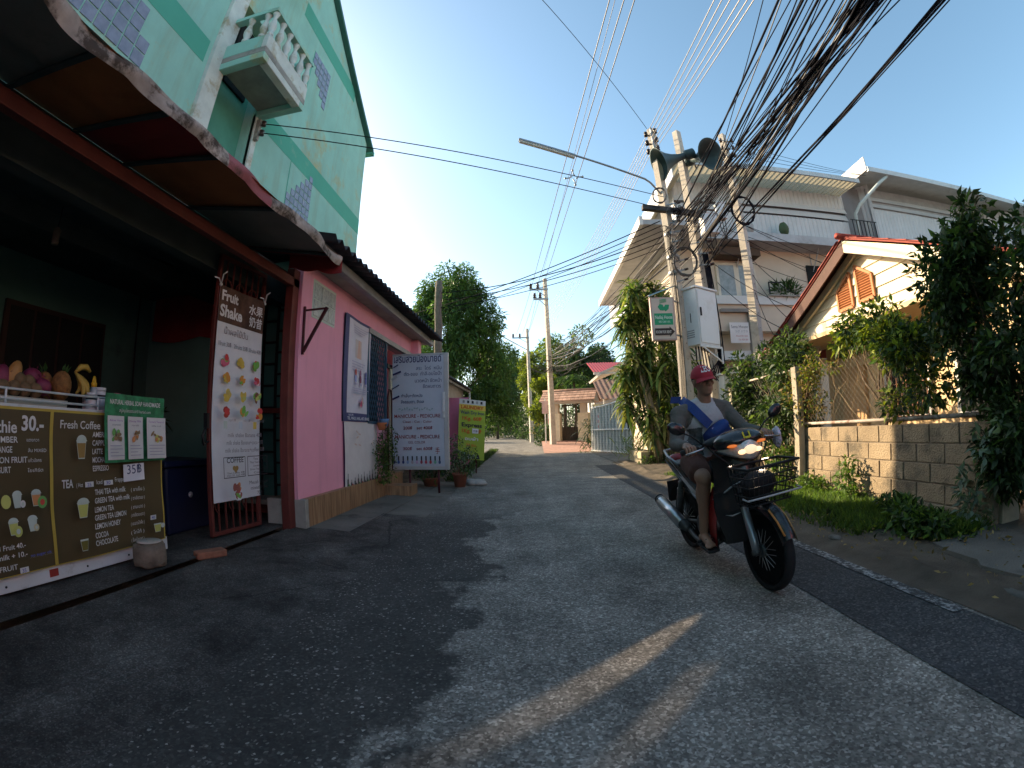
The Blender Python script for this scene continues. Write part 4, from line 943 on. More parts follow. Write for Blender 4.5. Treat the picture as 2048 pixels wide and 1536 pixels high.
def pole(pts, wdt, yaw, label, name='utility_pole'):
    r = thing(name, label, 'utility pole', pts[0]); mb = MB(); vs = []; c, s = math.cos(yaw), math.sin(yaw)
    p0, p1 = Vector(pts[0]), Vector(pts[1]); n = 24
    for i in range(n+1):
        p = p0.lerp(p1, i/n); h = wdt*(1-.35*i/n)/2
        for a, b in ((-1, -1), (1, -1), (1, 1), (-1, 1)): vs.append(p+V(c*a-s*b, s*a+c*b, 0)*h)
    fs = [(i*4+j, i*4+(j+1) % 4, i*4+4+(j+1) % 4, i*4+4+j) for i in range(n) for j in range(4)]+[(n*4, n*4+1, n*4+2, n*4+3)]
    mb.add(vs, fs, conc); hole = M('bolt_hole', (.06, .05, .045), .9)
    for i in range(4, n): p = p0.lerp(p1, i/n); h = wdt*(1-.35*i/n)/2; mb.lathe([(.014, 0), (.014, .004)], hole, p+V(s, -c, 0)*h, V(s, -c, 0), 8)
    mb.build('shaft', r, bevel=.012); return r


pA = pole([(3.52, 10, 0), (3.33, 10, 8.8)], .25, rad(32), 'nearer concrete utility pole carrying the white cabinet, street lamp and a tangle of cables')
pB = pole([(4.2, 10.25, 0), (4.14, 10.25, 8.95)], .26, rad(32), 'concrete utility pole with a bare square top between the two loudspeaker horns')
pC = pole([(5.5, 10.1, 0), (5.42, 10.1, 8.85)], .24, rad(34), 'slim concrete utility pole standing alone against the apartment house, right of the cabinet')
mb = MB()
for z in (8.0, 8.28, 8.56):
    for d in (-1, 1): mb.bar((3.34, 10, z), (3.34+d*.0-.16, 9.92, z), .03, .03, galv); insul(mb, (3.34-.2, 9.9, z), s=1.1)
    insul(mb, (3.40, 9.86, z+.1), s=1.1)
mb.bar((3.3, 9.86, 7.85), (3.28, 9.86, 8.75), .05, .03, galv); mb.build('insulator_rack', pA)
mb = MB(); mb.bar((2.75, 9.84, 6.30), (4.7, 9.9, 6.16), .14, .13, M('dark_crossarm', (.07, .06, .055), .8, .3, 6)); mb.build('crossarm', pA, bevel=.008)
mb = MB()
for z in (5.6, 5.0, 4.6): mb = MB(); mb.lathe([(.16, 0), (.165, .02), (.165, .06), (.16, .08)], galv, (3.43, 10, z), n=16); mb.build('pole_band', pA)
for k in range(9): z = 4.4+k*.25; mb = MB(); mb.bar((3.4, 9.86, z), (3.64+.03*(k % 3), 9.79, z+.03), .03, .03, galv); insul(mb, (3.62+.03*(k % 3), 9.78, z+.03), V(1, -.3, .2), .7); mb.build('cable_bracket', pA)
mb = MB()
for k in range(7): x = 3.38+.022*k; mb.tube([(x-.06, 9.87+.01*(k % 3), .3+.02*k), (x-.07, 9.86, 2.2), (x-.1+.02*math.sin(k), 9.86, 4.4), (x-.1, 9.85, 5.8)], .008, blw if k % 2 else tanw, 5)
mb.build('riser_cables', pA)
mb = MB()
for z in (7.75, 8.05, 8.3, 8.55):
    mb.bar((5.36, 9.98, z), (5.52, 9.98, z), .03, .03, galv)
    insul(mb, (5.27, 9.94, z), s=.9); insul(mb, (5.60, 9.94, z+.04), s=.9); mb.bar((5.2, 9.95, z), (5.66, 9.95, z), .02, .02, galv)
mb.build('insulator_rack', pC)
mb = MB()
for k in range(8): x = 4.33+.018*k; mb.tube([(x+.1, 10.1, .2), (x+.06, 10.08, 2.4), (x+.03*math.sin(k*2), 10.06, 3.2), (x-.1, 10.06, 5.2)], .016, blw, 6)
mb.build('riser_cables', pB)
for k in range(6): z = 4.9+k*.3; mb = MB(); mb.bar((4.1, 10.1, z), (4.4, 10.0, z), .035, .035, galv); insul(mb, (4.42, 9.98, z), V(1, 0, .3), .8); mb.build('cable_bracket', pB)

# equipment hanging on the poles, each a thing of its own
boxm = M('cabinet_white', (.74, .74, .73), .45, .04, 1.5, spec=.4, dirt=(.55, .52, .46, .4), ds=3)
P0 = V(3.75, 9.62, 0); ld = V(-.5, .866, 0); fd = V(.866, .5, 0)
cab = thing('cable_cabinet', 'large white steel cable cabinet mounted on the utility pole above the rider', 'cabinet', (4.0, 9.8, 2.85))
mb = MB(); c0 = P0+ld*.25+fd*.38
mb.obox(c0+V(0, 0, 3.52), ld*.25, fd*.38, V(0, 0, .66), boxm); mb.obox(c0+V(0, 0, 4.21), ld*.29, fd*.42, V(0, 0, .025), boxm); mb.obox(c0+V(0, 0, 4.26), ld*.1, fd*.1, V(0, 0, .04), boxm); mb.build('body', cab, bevel=.012)
mb = MB(); mb.obox(P0+fd*.38+V(.5, -.866, 0)*.012+V(0, 0, 3.52), fd*.35, V(.5, -.866, 0)*.01, V(0, 0, .62), boxm); do = mb.build('door', cab, bevel=.006)
mb = MB(); mb.obox(P0+fd*.09+V(.5, -.866, 0)*.03+V(0, 0, 3.62), fd*.028, V(.5, -.866, 0)*.012, V(0, 0, .10), blk); mb.build('handle', do, bevel=.01)
mb = MB(); mb.obox(P0+ld*.22+V(-.866, -.5, 0)*.006+V(0, 0, 3.5), ld*.008, V(-.866, -.5, 0)*.004, V(0, 0, .11), blk)
for i in range(6):
    for j in range(4): mb.obox(P0+ld*(.16+.04*i)+V(-.866, -.5, 0)*.004+V(0, 0, 3.05+.05*j), ld*.014, V(-.866, -.5, 0)*.002, V(0, 0, .012), M('vent_slot', (.25, .25, .25), .7))
mb.build('vent', cab)
mb = MB(); mb.bar(P0+V(0, 0, 2.83), P0+fd*.8+V(0, 0, 2.83), .04, .05, boxm); mb.bar(P0+fd*.8+V(0, 0, 2.83), P0+fd*.8+V(0, 0, 2.45), .04, .04, boxm); mb.bar(P0+fd*.05+V(0, 0, 2.83), P0+fd*.78+V(0, 0, 2.5), .03, .03, boxm); mb.build('bracket', cab)
mb = MB()
for k in range(6):
    p = c0+fd*(-.25+.1*k); mb.tube([p+V(0, 0, 2.86), p+V(.02*k, 0, 2.5-.05*k), p+V(.1+.03*k, -.1, 2.2-.04*k), p+V(.3, -.05, 2.25), V(4.4, 10.05, 2.6), V(4.38, 10.05, 3.2)], .016, blw, 6)
mb.build('cable_loop', cab)
ub = thing('fuse_box', 'pale upright cement box at the foot of the poles behind the rider', 'box', (4.25, 9.4, 0)); mb = MB(); mb.box((4.12, 9.3, 0), (4.62, 9.6, 2.12), M('painted_cement', (.72, .70, .62), .8, .06, 2)); mb.box((4.08, 9.26, 2.12), (4.66, 9.64, 2.17), MATS['painted_cement']); mb.build('body', ub, bevel=.01)
def jbox(p, sx, sy, sz, label, m=boxm):
    o = thing('junction_box', label, 'junction box', p); b = MB(); b.box((p[0]-sx/2, p[1]-sy/2, p[2]), (p[0]+sx/2, p[1]+sy/2, p[2]+sz), m); b.build('body', o, bevel=.012)
    b = MB(); b.box((p[0]-sx/2-.015, p[1]-sy/2-.015, p[2]+sz), (p[0]+sx/2+.015, p[1]+sy/2+.015, p[2]+sz+.03), m); b.build('lid', o, bevel=.006)
    b = MB()
    for k in range(3): b.tube([(p[0]-sx/3+k*sx/3, p[1], p[2]), (p[0]-sx/3+k*sx/3, p[1], p[2]-.25), (p[0]+.1, p[1]+.1, p[2]-.5)], .012, blw, 5)
    b.build('cable', o); return o
jbox((4.42, 9.85, 5.62), .38, .3, .52, 'larger pale cable junction box strapped to the pole below the crossarm')
jbox((4.86, 9.95, 6.1), .22, .22, .42, 'small grey junction box among the cables right of the larger one')
hornm = M('horn_grey_green', (.055, .085, .085), .45, .15, 4)
def horn(p, ax, label, s=1.):
    o = thing('loudspeaker', label, 'loudspeaker', p); p = Vector(p); ax = Vector(ax).normalized(); b = MB()
    pr = [(.05, -.42), (.07, -.38), (.09, -.2), (.13, -.05), (.2, .1), (.29, .22), (.36, .30), (.38, .31), (.35, .29), (.27, .19), (.17, .06), (.1, -.05), (.05, -.15), (.001, -.15)]
    b.lathe([(r*s, z*s) for r, z in pr], hornm, p, ax, 28); b.build('bell', o)
    b = MB(); b.lathe([(.06*s, -.62*s), (.12*s, -.6*s), (.12*s, -.4*s), (.06*s, -.36*s)], hornm, p, ax, 18); b.build('driver', o)
    b = MB(); b.bar(p-ax*.3*s, p-ax*.3*s+V(.15, .25, -.1), .04, .04, galv); b.build('bracket', o); return o
horn((3.62, 9.7, 7.62), (-.92, .02, -.36), 'green-grey loudspeaker horn facing left over the road, left of the square pole top', 1.15)
horn((4.47, 9.65, 7.75), (.35, -.90, -.28), 'dark loudspeaker horn facing the viewer, right of the square pole top', 1.12)
lamp = thing('street_lamp', 'fluorescent street lamp on a long thin arm reaching out over the road', 'street lamp', (3.4, 9.9, 7.0))
La, Lb, Lc = at(1037, 281, Y=9.6), at(1150, 314, Y=9.75), at(1290, 358, Y=9.9)
mb = MB(); mb.tube([Lb+(La-Lb)*.03+V(0, 0, .05), Lb+V(0, 0, .05), Lb.lerp(Lc, .5)+V(0, 0, .03), Lc, Lc+V(.14, .02, -.1), V(3.36, 9.95, 6.7)], .026, galv, 8); mb.build('arm', lamp)
d = (La-Lb).normalized(); u = V(0, 0, 1); sd = d.cross(u).normalized(); u = sd.cross(d); mb = MB()
mb.prism([Lb+sd*.07+u*.0, Lb+sd*.05+u*.06, Lb-sd*.05+u*.06, Lb-sd*.07+u*.0], La-Lb, galv); mb.build('housing', lamp, bevel=.008)
mb = MB(); mb.prism([Lb+sd*.06-u*.003, Lb+sd*.04-u*.05, Lb-sd*.04-u*.05, Lb-sd*.06-u*.003], (La-Lb)*.98, M('lamp_diffuser', (.62, .60, .54), .35, .1, 6)); mb.build('diffuser', lamp, bevel=.008)

# hanging guest house sign on pole A
sb = thing('house_sign', 'cream hanging sign with green panel and black Room for rent arrow beside the cabinet', 'sign', (3.1, 9.8, 3.0))
S0 = at(1308, 682, Y=9.75); SW = .52; s = Sheet((S0.x, 9.75, 3.0), (1, -.06, 0), (0, .02, 1)); creams = M('sign_cream', (.66, .56, .47), .6, .05, 3)
s.back(-.02, -.02, SW+.02, .98, .12, M('sign_frame_pink', (.5, .36, .32), .6)); s.rect(.012, .012, SW-.012, .95, creams)
gr = ink(.03, .34, .16); s.rect(.05, .33, SW-.04, .60, gr); s.text('Nadiaj House', SW/2+.01, .47, .085, ink(.8, .85, .8), 'c', fit=.40, bold=.005); s.text('053 281155', SW/2+.02, .38, .045, ink(.75, .85, .78), 'c', .9)
s.poly([(.15, .75), (.2, .82), (.27, .80), (.30, .72), (.28, .66), (.2, .67)], gr); s.poly([(.26, .7), (.33, .8), (.42, .80), (.40, .70), (.33, .64)], gr)
for k in range(4): s.line([(.2, .84+.025*k), (.36, .87+.02*k)], .012, gr)
bk = ink(.05, .035, .03); s.poly([(.04, .09), (.38, .09), (.38, .05), (SW-.02, .17), (.38, .29), (.38, .25), (.04, .25)], bk); s.text('ROOM FOR RENT', .06, .135, .065, ink(.75, .68, .6), 'l', fit=.36, bold=.02)
s.build('panel', parent=sb)
mb = MB(); mb.bar((S0.x-.05, 9.7, 4.0), (3.45, 9.95, 4.35), .03, .03, M('blue_bar', (.20, .38, .45), .6)); mb.build('bracket', sb)
for z in (3.9, 3.1): mb = MB(); mb.bar((S0.x+SW, 9.75, z), (3.44, 9.95, z), .03, .03, galv); mb.build('bracket', sb)

# coiled spare cable
def coil(c, r, nx, m, label, turns=4, sy=1.25):
    b = MB(); c = Vector(c); nx = Vector(nx).normalized(); up = V(0, 0, 1); pts = []
    for i in range(turns*24):
        t = i/24*2*math.pi; k = 1+.05*math.sin(i*.37)+.02*(i % 5); pts.append(c+nx*r*k*math.cos(t)+up*r*sy*k*math.sin(t)+V(.0, -.012*math.sin(i*.21), 0))
    b.tube(pts, .014, m, 6); return tag(b.build('cable_coil', loc=c), label, 'cable coil')
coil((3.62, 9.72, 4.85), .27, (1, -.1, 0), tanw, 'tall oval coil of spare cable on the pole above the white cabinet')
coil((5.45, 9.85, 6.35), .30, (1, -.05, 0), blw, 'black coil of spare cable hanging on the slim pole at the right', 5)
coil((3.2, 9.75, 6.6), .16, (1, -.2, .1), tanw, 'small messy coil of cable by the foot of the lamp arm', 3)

# far poles along the road
def far_pole(base, toppt, wdt, arms, label):
    r = pole([base, toppt], wdt, rad(20), label)
    for z, L in arms:
        mb = MB(); t = (z-base[2])/(toppt[2]-base[2]); x = base[0]+(toppt[0]-base[0])*t; y = base[1]+(toppt[1]-base[1])*t-.12
        mb.bar((x+.15, y, z), (x-L, y, z), .09, .10, galv)
        for k in (0, .55): insul(mb, (x-L+.08+k*L*.8, y, z+.22), s=2.2)
        mb.bar((x-L*.6, y, z), (x, y, z-.45), .04, .04, galv); mb.build('crossarm', r)
    return r
fp1 = far_pole((.98, 26, 0), (.80, 26, 10.05), .30, ((9.35, .95), (8.75, .75)), 'tall concrete power pole with two crossarms down the road, left of the gatehouse')
fp2 = far_pole((-.35, 38, 0), (-.52, 38, 9.7), .30, ((8.9, 1.3),), 'distant concrete power pole with a single crossarm, second along the road')
fp3 = far_pole((at(1007, 850, Y=68).x, 68, 0), (at(1007, 850, Y=68).x-.1, 68, 10.5), .25, (), 'short distant pole hung with looping wires beside the far trees')
lamp2 = thing('street_lamp', 'small distant street lamp arm on the second power pole', 'street lamp', (-.4, 38, 8)); a, b = at(1003, 672, Y=37.5), at(1060, 703, Y=38)
mb = MB(); mb.bar(a, a.lerp(b, .55), .1, .09, M('lamp_white', (.7, .7, .68), .4)); mb.build('housing', lamp2); mb = MB(); mb.tube([a.lerp(b, .5), b], .035, galv, 6); mb.build('arm', lamp2)

# ---------------------------------------------------------------- overhead cables, each one a thing
def cable(pts_or_ab, r, m, label, group, sag=0., n=22, name='cable', wob=0.):
    a, b = map(Vector, pts_or_ab); pts = []; ph = R.uniform(0, 6)
    for i in range(n+1):
        t = i/n; p = a.lerp(b, t)-V(0, 0, sag*4*t*(1-t))
        if wob: p += V(wob*math.sin(t*31+ph), 0, wob*math.sin(t*23+ph*2))*math.sin(math.pi*t)
        pts.append(p)
    mb = MB(); mb.tube(pts, r, m, 5, False); o = mb.build(name, loc=a, fix=False); return tag(o, label, 'cable', group)


def through(P, x, y, far=1.9, **k):
    """end point of a straight cable that starts at P and is seen at photo pixel (x, y) on the given plane"""
    q = at(x, y, **k); return P+(q-P)*far


GT = 'telecom cables bundled along the right of the road'
LT = 'cable in the thick bundle running from the pole cluster up over the viewer'
# six pale bare wires from the rack on the near pole
for k, (x0, x1) in enumerate(((1303, 1425), (1312, 1440), (1322, 1456), (1330, 1475), (1342, 1490), (1350, 1503))):
    A_ = V(3.2+.035*k, 9.85, 8.62-.1*k); cable((A_, through(A_, x1, 0, X=2.95+.07*k)), .0085, grw, 'thin pale bare wire rising from the top rack of the near pole', 'bare wires from the top rack', name='wire', sag=.05)
R2 = random.Random(3)
spec = []
for x1 in (1555, 1578, 1590, 1606, 1622, 1640, 1655, 1668, 1680, 1690, 1700, 1712, 1722, 1730, 1738, 1746, 1752, 1760, 1768, 1776, 1790): spec.append((x1, R2.choice((.008, .009, .010, .012))))
for x1 in (1556, 1602, 1636, 1700, 1709, 1716, 1722, 1730, 1736, 1742, 1748): spec.append((x1, .018))
for k in range(8): spec.append((1520+R2.random()*260, .0075))
for k, (x1, r) in enumerate(spec):
    A_ = V(3.3+R2.uniform(0, .9), 9.75+R2.uniform(-.05, .2), 4.7+R2.uniform(0, 1.5)); X1 = 3.3+(x1-1550)/240*.55
    B_ = through(A_, x1+R2.uniform(-4, 4), 0, X=X1, far=1.55)
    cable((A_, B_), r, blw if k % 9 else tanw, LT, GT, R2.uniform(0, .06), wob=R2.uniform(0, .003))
for k in range(8):   # slack thin ones among them
    A_ = V(3.9+R2.uniform(0, .9), 9.8, 4.9+R2.uniform(0, 1.6)); B_ = through(A_, 1660+R2.uniform(0, 120), 0, X=3.75+R2.uniform(-.1, .15), far=1.5)
    cable((A_, B_), .008, blw, LT, GT, R2.uniform(.03, .12), wob=.006)
for x1, r in ((1868, .016), (1880, .013), (1888, .008), (1873, .010)):
    A_ = V(4.5, 9.8, 5.15+R2.uniform(-.1, .2)); cable((A_, through(A_, x1, 0, X=4.05, far=1.6)), r, blw, 'black cable in the separate lower pair at the right of the bundle', 'lower right cables', .05, wob=.004)
# the bundle goes on from the pole cluster to the far pole
for k in range(24):
    A_ = V(3.25+R2.uniform(0, 1.0), 9.85+R2.uniform(0, .3), 4.5+R2.uniform(0, 1.9)); B_ = V(1.0+R2.uniform(-.1, .15), 25.9, 4.3+R2.uniform(0, 1.7))
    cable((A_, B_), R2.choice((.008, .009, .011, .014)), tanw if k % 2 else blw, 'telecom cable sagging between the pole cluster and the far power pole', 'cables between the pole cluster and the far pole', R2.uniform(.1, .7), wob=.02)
for k in range(6): A_ = V(3.2, 9.9, 8.6-.13*k); B_ = V(.75, 25.9, 8.0-.25*k); cable((A_, B_), .008, grw, 'thin pale bare wire between the near pole rack and the far power pole', 'bare wires between the poles', .35, name='wire')
# high-voltage wires far above the road
for k, x1 in enumerate((1219, 1248, 1269, 1230)):
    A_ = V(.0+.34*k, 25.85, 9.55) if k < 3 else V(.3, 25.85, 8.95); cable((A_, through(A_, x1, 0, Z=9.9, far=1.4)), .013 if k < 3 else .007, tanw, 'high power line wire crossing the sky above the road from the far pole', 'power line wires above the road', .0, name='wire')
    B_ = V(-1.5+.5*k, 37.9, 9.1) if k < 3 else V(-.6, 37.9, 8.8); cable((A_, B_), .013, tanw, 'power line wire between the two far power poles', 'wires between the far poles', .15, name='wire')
sp = at(1148, 355, Z=9.6); mb = MB()
for k in range(4):
    t = k*math.pi/2+.1; e = sp+V(.30*math.cos(t), 0, .30*math.sin(t)); mb.tube([sp+V(.07*math.cos(t-.7), 0, .07*math.sin(t-.7)), sp+V(.16*math.cos(t), 0, .16*math.sin(t)), e], .022, galv, 6); mb.ball(e, .045, galv, 8, 6)
tag(mb.build('wire_spacer', loc=sp), 'cross-shaped spacer clamped on the power line wires above the road', 'spacer')
# service wires across the road
for k, (p, zz) in enumerate((((-4.04, 5.09, 5.80), 6.65), ((-4.04, 5.09, 5.62), 6.30))): cable((p, (3.35, 9.9, zz)), .009, blw, ('upper', 'lower')[k]+' of two service wires from the green building to the near pole', 'service wires', .12, name='wire')
cable((V(3.2, 9.9, 8.75), through(V(3.2, 9.9, 8.75), 1085, 0, Z=8.9, far=1.3)), .007, blw, 'lone thin wire running from the near pole top to the upper left', None, 0, name='wire')
for k in range(6): cable((V(3.2, 9.95, 5.3+.14*k), V(-2.68 if k < 3 else -6, 12.3 if k < 3 else 16, 4.6+.22*(k % 3)+(.2 if k > 2 else 0))), .009+.002*(k % 3), blw, 'dark cable strung from the pole cluster across the road to the wooden post and tree', 'cables to the wooden post', .25+.03*k)
for k in range(11):
    z = 3.9+.23*k; a = V(4.5 if k % 2 else 5.5, 10.0, min(z+.3, 6.0)); b = V(5.5, 9.3-.35*k, 2.95+.12*k) if k < 5 else V(8.0+.6*k, 14.2, 5.2+.12*k)
    cable((a, b), .008, blw, 'thin service wire slanting from the poles to the houses on the right', 'service wires to the houses', .12, name='wire')
for k in range(3): cable((V(5.6, 9.95, 8.5-.2*k), V(13.6, 13.4, 10.4)), .007, blw, 'thin wire from the slim pole to the roof of the apartment house', 'wires to the apartment house roof', .15, name='wire')
# messy loops hung round the far poles
for k in range(12):
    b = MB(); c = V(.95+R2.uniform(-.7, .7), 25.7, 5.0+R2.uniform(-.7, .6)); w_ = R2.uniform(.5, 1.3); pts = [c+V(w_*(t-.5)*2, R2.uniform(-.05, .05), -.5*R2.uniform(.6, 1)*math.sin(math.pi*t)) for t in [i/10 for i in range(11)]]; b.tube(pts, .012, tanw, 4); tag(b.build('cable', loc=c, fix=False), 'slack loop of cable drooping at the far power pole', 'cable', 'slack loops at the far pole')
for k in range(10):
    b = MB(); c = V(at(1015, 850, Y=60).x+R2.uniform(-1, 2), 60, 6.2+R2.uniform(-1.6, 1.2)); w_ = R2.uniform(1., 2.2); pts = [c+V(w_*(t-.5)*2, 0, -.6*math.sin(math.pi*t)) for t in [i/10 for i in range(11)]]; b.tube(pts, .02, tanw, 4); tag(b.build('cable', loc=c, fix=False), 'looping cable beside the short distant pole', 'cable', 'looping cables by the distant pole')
for k in range(8):   # tangle at the lamp foot
    b = MB(); c = V(3.35+R2.uniform(-.15, .6), 9.72, 5.6+R2.uniform(-.7, 1.0)); pts = [c+V(R2.uniform(-.25, .25), R2.uniform(-.06, .06), R2.uniform(-.3, .3)) for i in range(9)]; cv = []
    for i in range(len(pts)-1):
        for t in (0, .25, .5, .75): cv.append(pts[i].lerp(pts[i+1], t))
    cv = [(cv[max(i-2, 0)]+cv[max(i-1, 0)]+cv[i]+cv[min(i+1, len(cv)-1)]+cv[min(i+2, len(cv)-1)])/5 for i in range(len(cv))]
    b.tube(cv, .009, blw if k % 2 else tanw, 5); tag(b.build('cable', loc=c, fix=False), 'tangled end of cable hanging on the pole cluster', 'cable', 'tangled cable ends')
# ---------------------------------------------------------------- trees and plants
L_mango = leafy('mango_leaf', (.065, .13, .04)); L_dark = leafy('dark_leaf', (.026, .05, .018), trans=.2); L_mid = leafy('mid_leaf', (.06, .11, .03)); L_yel = leafy('yellow_green_leaf', (.20, .24, .03)); L_pale = leafy('pale_leaf', (.10, .14, .05))
L_drac = leafy('dracaena_leaf', (.09, .15, .035)); L_dracp = leafy('dracaena_pale_leaf', (.24, .25, .09)); L_dry = leafy('dry_leaf', (.28, .20, .08)); L_grass = leafy('grass_blade', (.11, .17, .03), .3, .4); L_weed = leafy('weed_leaf', (.10, .17, .035), .3, .4); L_palm = leafy('palm_leaf', (.05, .10, .03)); L_grey = leafy('silvery_leaf', (.16, .22, .17))
bark = M('brown_bark', (.13, .09, .06), .95, .3, 6, 1., 30)


def limbs(mb, base, tips, r0, m=None, wig=.15):
    base = Vector(base)
    for t in tips:
        t = Vector(t); n = 7; pts = []
        for i in range(n+1):
            k = i/n; p = base.lerp(t, k); p.z = base.z+(t.z-base.z)*k**.85
            pts.append(p+V(R.uniform(-wig, wig), R.uniform(-wig, wig), 0)*(k*(1-k)*2))
        mb.tube(pts, [r0*(1-.8*i/n) for i in range(n+1)], m or bark, 7)


def tree(label, base, h, crad, n, lsize, mat, lobes=None, group=None, trunk_r=.15, seed=1, name='tree', z0=.35, aspect=.36, nl=26, droop=.35, mats=None, cat='tree', lr=None):
    r = thing(name, label, cat, base, group); b = Vector(base); mb = MB(); top = b+V(0, 0, h*.5)
    mb.tube([b, b+V(.05, .03, h*.2), top], [trunk_r, trunk_r*.85, trunk_r*.6], bark, 9)
    c = (b.x, b.y, b.z+h*(1+z0)/2); rr = (crad, crad, h*(1-z0)/2)
    lb = lobes or lobes_in(c, (rr[0]*.85, rr[1]*.85, rr[2]*.9), nl, lr or crad*.36, seed)
    limbs(mb, b+V(0, 0, h*.3), [l[0] for l in lb[:10]], trunk_r*.5); mb.build('trunk', r)
    P, Q = blob_pts(lb, n, .35); leaves('crown', P, Q, lsize, mat, r, aspect=aspect, droop=droop, mats=mats); return r


def at_ground(x, Y): return at(x, 850, Y=Y).x
# the big mango tree: a domed crown, widest low down, hanging over the road
MY = 21; bx = at(907, 850, Y=MY).x
lb = []
g = np.random.default_rng(5)
for i in range(150):
    z = g.uniform(.9, 8.7); f = (z-.4)/8.5; rmax = 2.22*math.sqrt(max(.02, 1-max(0, (f-.30)/.72)**2)); a = g.uniform(0, 2*math.pi); rr = rmax*math.sqrt(g.uniform(.3, 1)); s = g.uniform(.5, .82)
    if z < 1.6 and math.cos(a) > -.2: continue
    lb.append((np.array((bx+rr*math.cos(a)+(.45 if f < .5 else 0)*max(0, math.cos(a)), MY+rr*math.sin(a), z)), (s, s, s*.9)))
tree('large dense dark green mango tree with a domed crown left of the road', (bx-.2, MY, 0), 7.6, 2.2, 52000, .22, L_mango, lobes=lb, trunk_r=.24, droop=.6, aspect=.28, mats=[L_mango, L_mango, L_mid])

# trees closing the view down the road
far = [((995, 55), 9.8, 3.6, 'grey-green feathery tree in the far distance at the left of the power poles', L_pale, 3, .3), ((1035, 62), 10.5, 4.2, 'tall dull green tree in the far distance behind the second power pole', L_mid, 4, .32),
       ((1130, 46), 11.0, 3.6, 'broad loose green tree in sunlight right of the far power pole', L_mid, 5, .26), ((1062, 43), 7.2, 1.7, 'bright yellow-green tree in sunlight beside the far power pole', L_yel, 6, .22),
       ((1175, 40), 7.6, 2.6, 'dark green tree behind the tiled gatehouse', L_dark, 7, .24), ((1090, 34), 4.6, 1.3, 'yellow-leaved shrub tree left of the gatehouse', L_yel, 8, .18),
       ((1205, 44), 8.0, 2.6, 'dark tree beside the red corrugated roof', L_dark, 9, .26), ((965, 60), 6.5, 3.0, 'dark tree mass low behind the bend of the road', L_dark, 10, .3)]
for (px, Y), h, cr, lab, m, sd, ls in far:
    tree(lab, (at_ground(px, Y), Y, 0), h*1.3, cr*1.1, 12000, ls*1.2, m, seed=sd, trunk_r=.18, nl=20, group=None, aspect=.4, z0=.12, mats=[m, m, L_mid if m is not L_yel else L_pale] if px != 1130 else [L_mid, L_yel, L_mid])
# palms by the gatehouse
def palm(base, h, nf, L, label):
    r = thing('palm_tree', label, 'palm', base, 'palms behind the gatehouse'); b = Vector(base); mb = MB(); mb.tube([b, b+V(.1, 0, h*.5), b+V(0, 0, h)], [.1, .08, .07], bark, 8); mb.build('trunk', r); P = []; Q = []
    for k in range(nf):
        a = 2*math.pi*k/nf+R.uniform(-.2, .2); e = R.uniform(.2, 1.1)
        for i in range(26):
            t = i/25; c = b+V(math.cos(a)*L*t*math.cos(e*.6), math.sin(a)*L*t*math.cos(e*.6), h+L*(math.sin(e)*t-1.0*t*t))
            for s in (-1, 1): P.append(tuple(c)); Q.append((-math.sin(a)*s+math.cos(a)*.6, math.cos(a)*s+math.sin(a)*.6, -.4))
    leaves('crown', P, Q, .5, L_palm, r, aspect=.10, spread=.15); return r
palm((at_ground(1150, 33), 33, 0), 4.6, 13, 2.0, 'slender palm with drooping fronds just behind the gatehouse roof')
palm((at_ground(1180, 32), 32, 0), 3.8, 12, 1.9, 'shorter palm right of the slender one behind the gatehouse')


def shrub(label, lobes, n, ls, mats, name='bush', base=None, cat='bush', stems=5, droop=.2, aspect=.45, group=None, shell=.2):
    c = np.mean([l[0] for l in lobes], 0); base = base or (c[0], c[1], 0); r = thing(name, label, cat, base, group); mb = MB()
    limbs(mb, base, [Vector(l[0]) for l in lobes[:max(stems, 1)]], .022, wig=.06); mb.build('stems', r)
    P, Q = blob_pts(lobes, n, shell); leaves('foliage', P, Q, ls, mats[0], r, aspect=aspect, droop=droop, mats=mats); return r


def lob(*a): return [(np.array(p), (r, r, r*k)) for p, r, k in a]
# roadside hedges in the distance
for k, (px, Y, h, lab, m) in enumerate(((1028, 62, 4.6, 'dark hedge at the far end of the road, right of the bend', L_dark), (1048, 50, 4.2, 'dark green roadside hedge between the two power poles', L_mid), (1068, 42, 3.6, 'shaded roadside hedge left of the tall power pole', L_dark), (1088, 34, 2.6, 'reddish green hedge just left of the gatehouse sign', L_dry),
    (1010, 72, 5.2, 'tall dark hedge closing the end of the road', L_dark), (988, 66, 5.0, 'tall leafy bush behind the far bend of the road', L_mid), (966, 56, 3.8, 'dark leafy bush left of the far bend', L_dark), (948, 40, 2.4, 'shaded bush at the left verge beyond the mango tree', L_dark), (1098, 30.5, 1.7, 'small bush at the foot of the tall power pole', L_dark))):
    x = at_ground(px, Y); w_ = Y/55.; shrub(lab, lob(*[((x+R.uniform(-1.1, 1.1)*w_, Y+R.uniform(-2, 2), R.uniform(.3, h-.6)), R.uniform(.7, 1.0)*w_, 1) for i in range(16)]), 3200, .17*w_+.05, [L_dark, m, L_mid], 'hedge', cat='hedge')
g = np.random.default_rng(3); P, Q = blob_pts([(np.array((x, 105+g.uniform(-6, 6), g.uniform(1, 8))), (4.5, 4.5, 4)) for x in np.arange(-60, 60, 2.2)], 26000, .3)
leaves('treeline', P, Q, .7, L_dark, loc=(0, 105, 0), mats=[L_dark, L_mid, L_mid], kind='stuff')

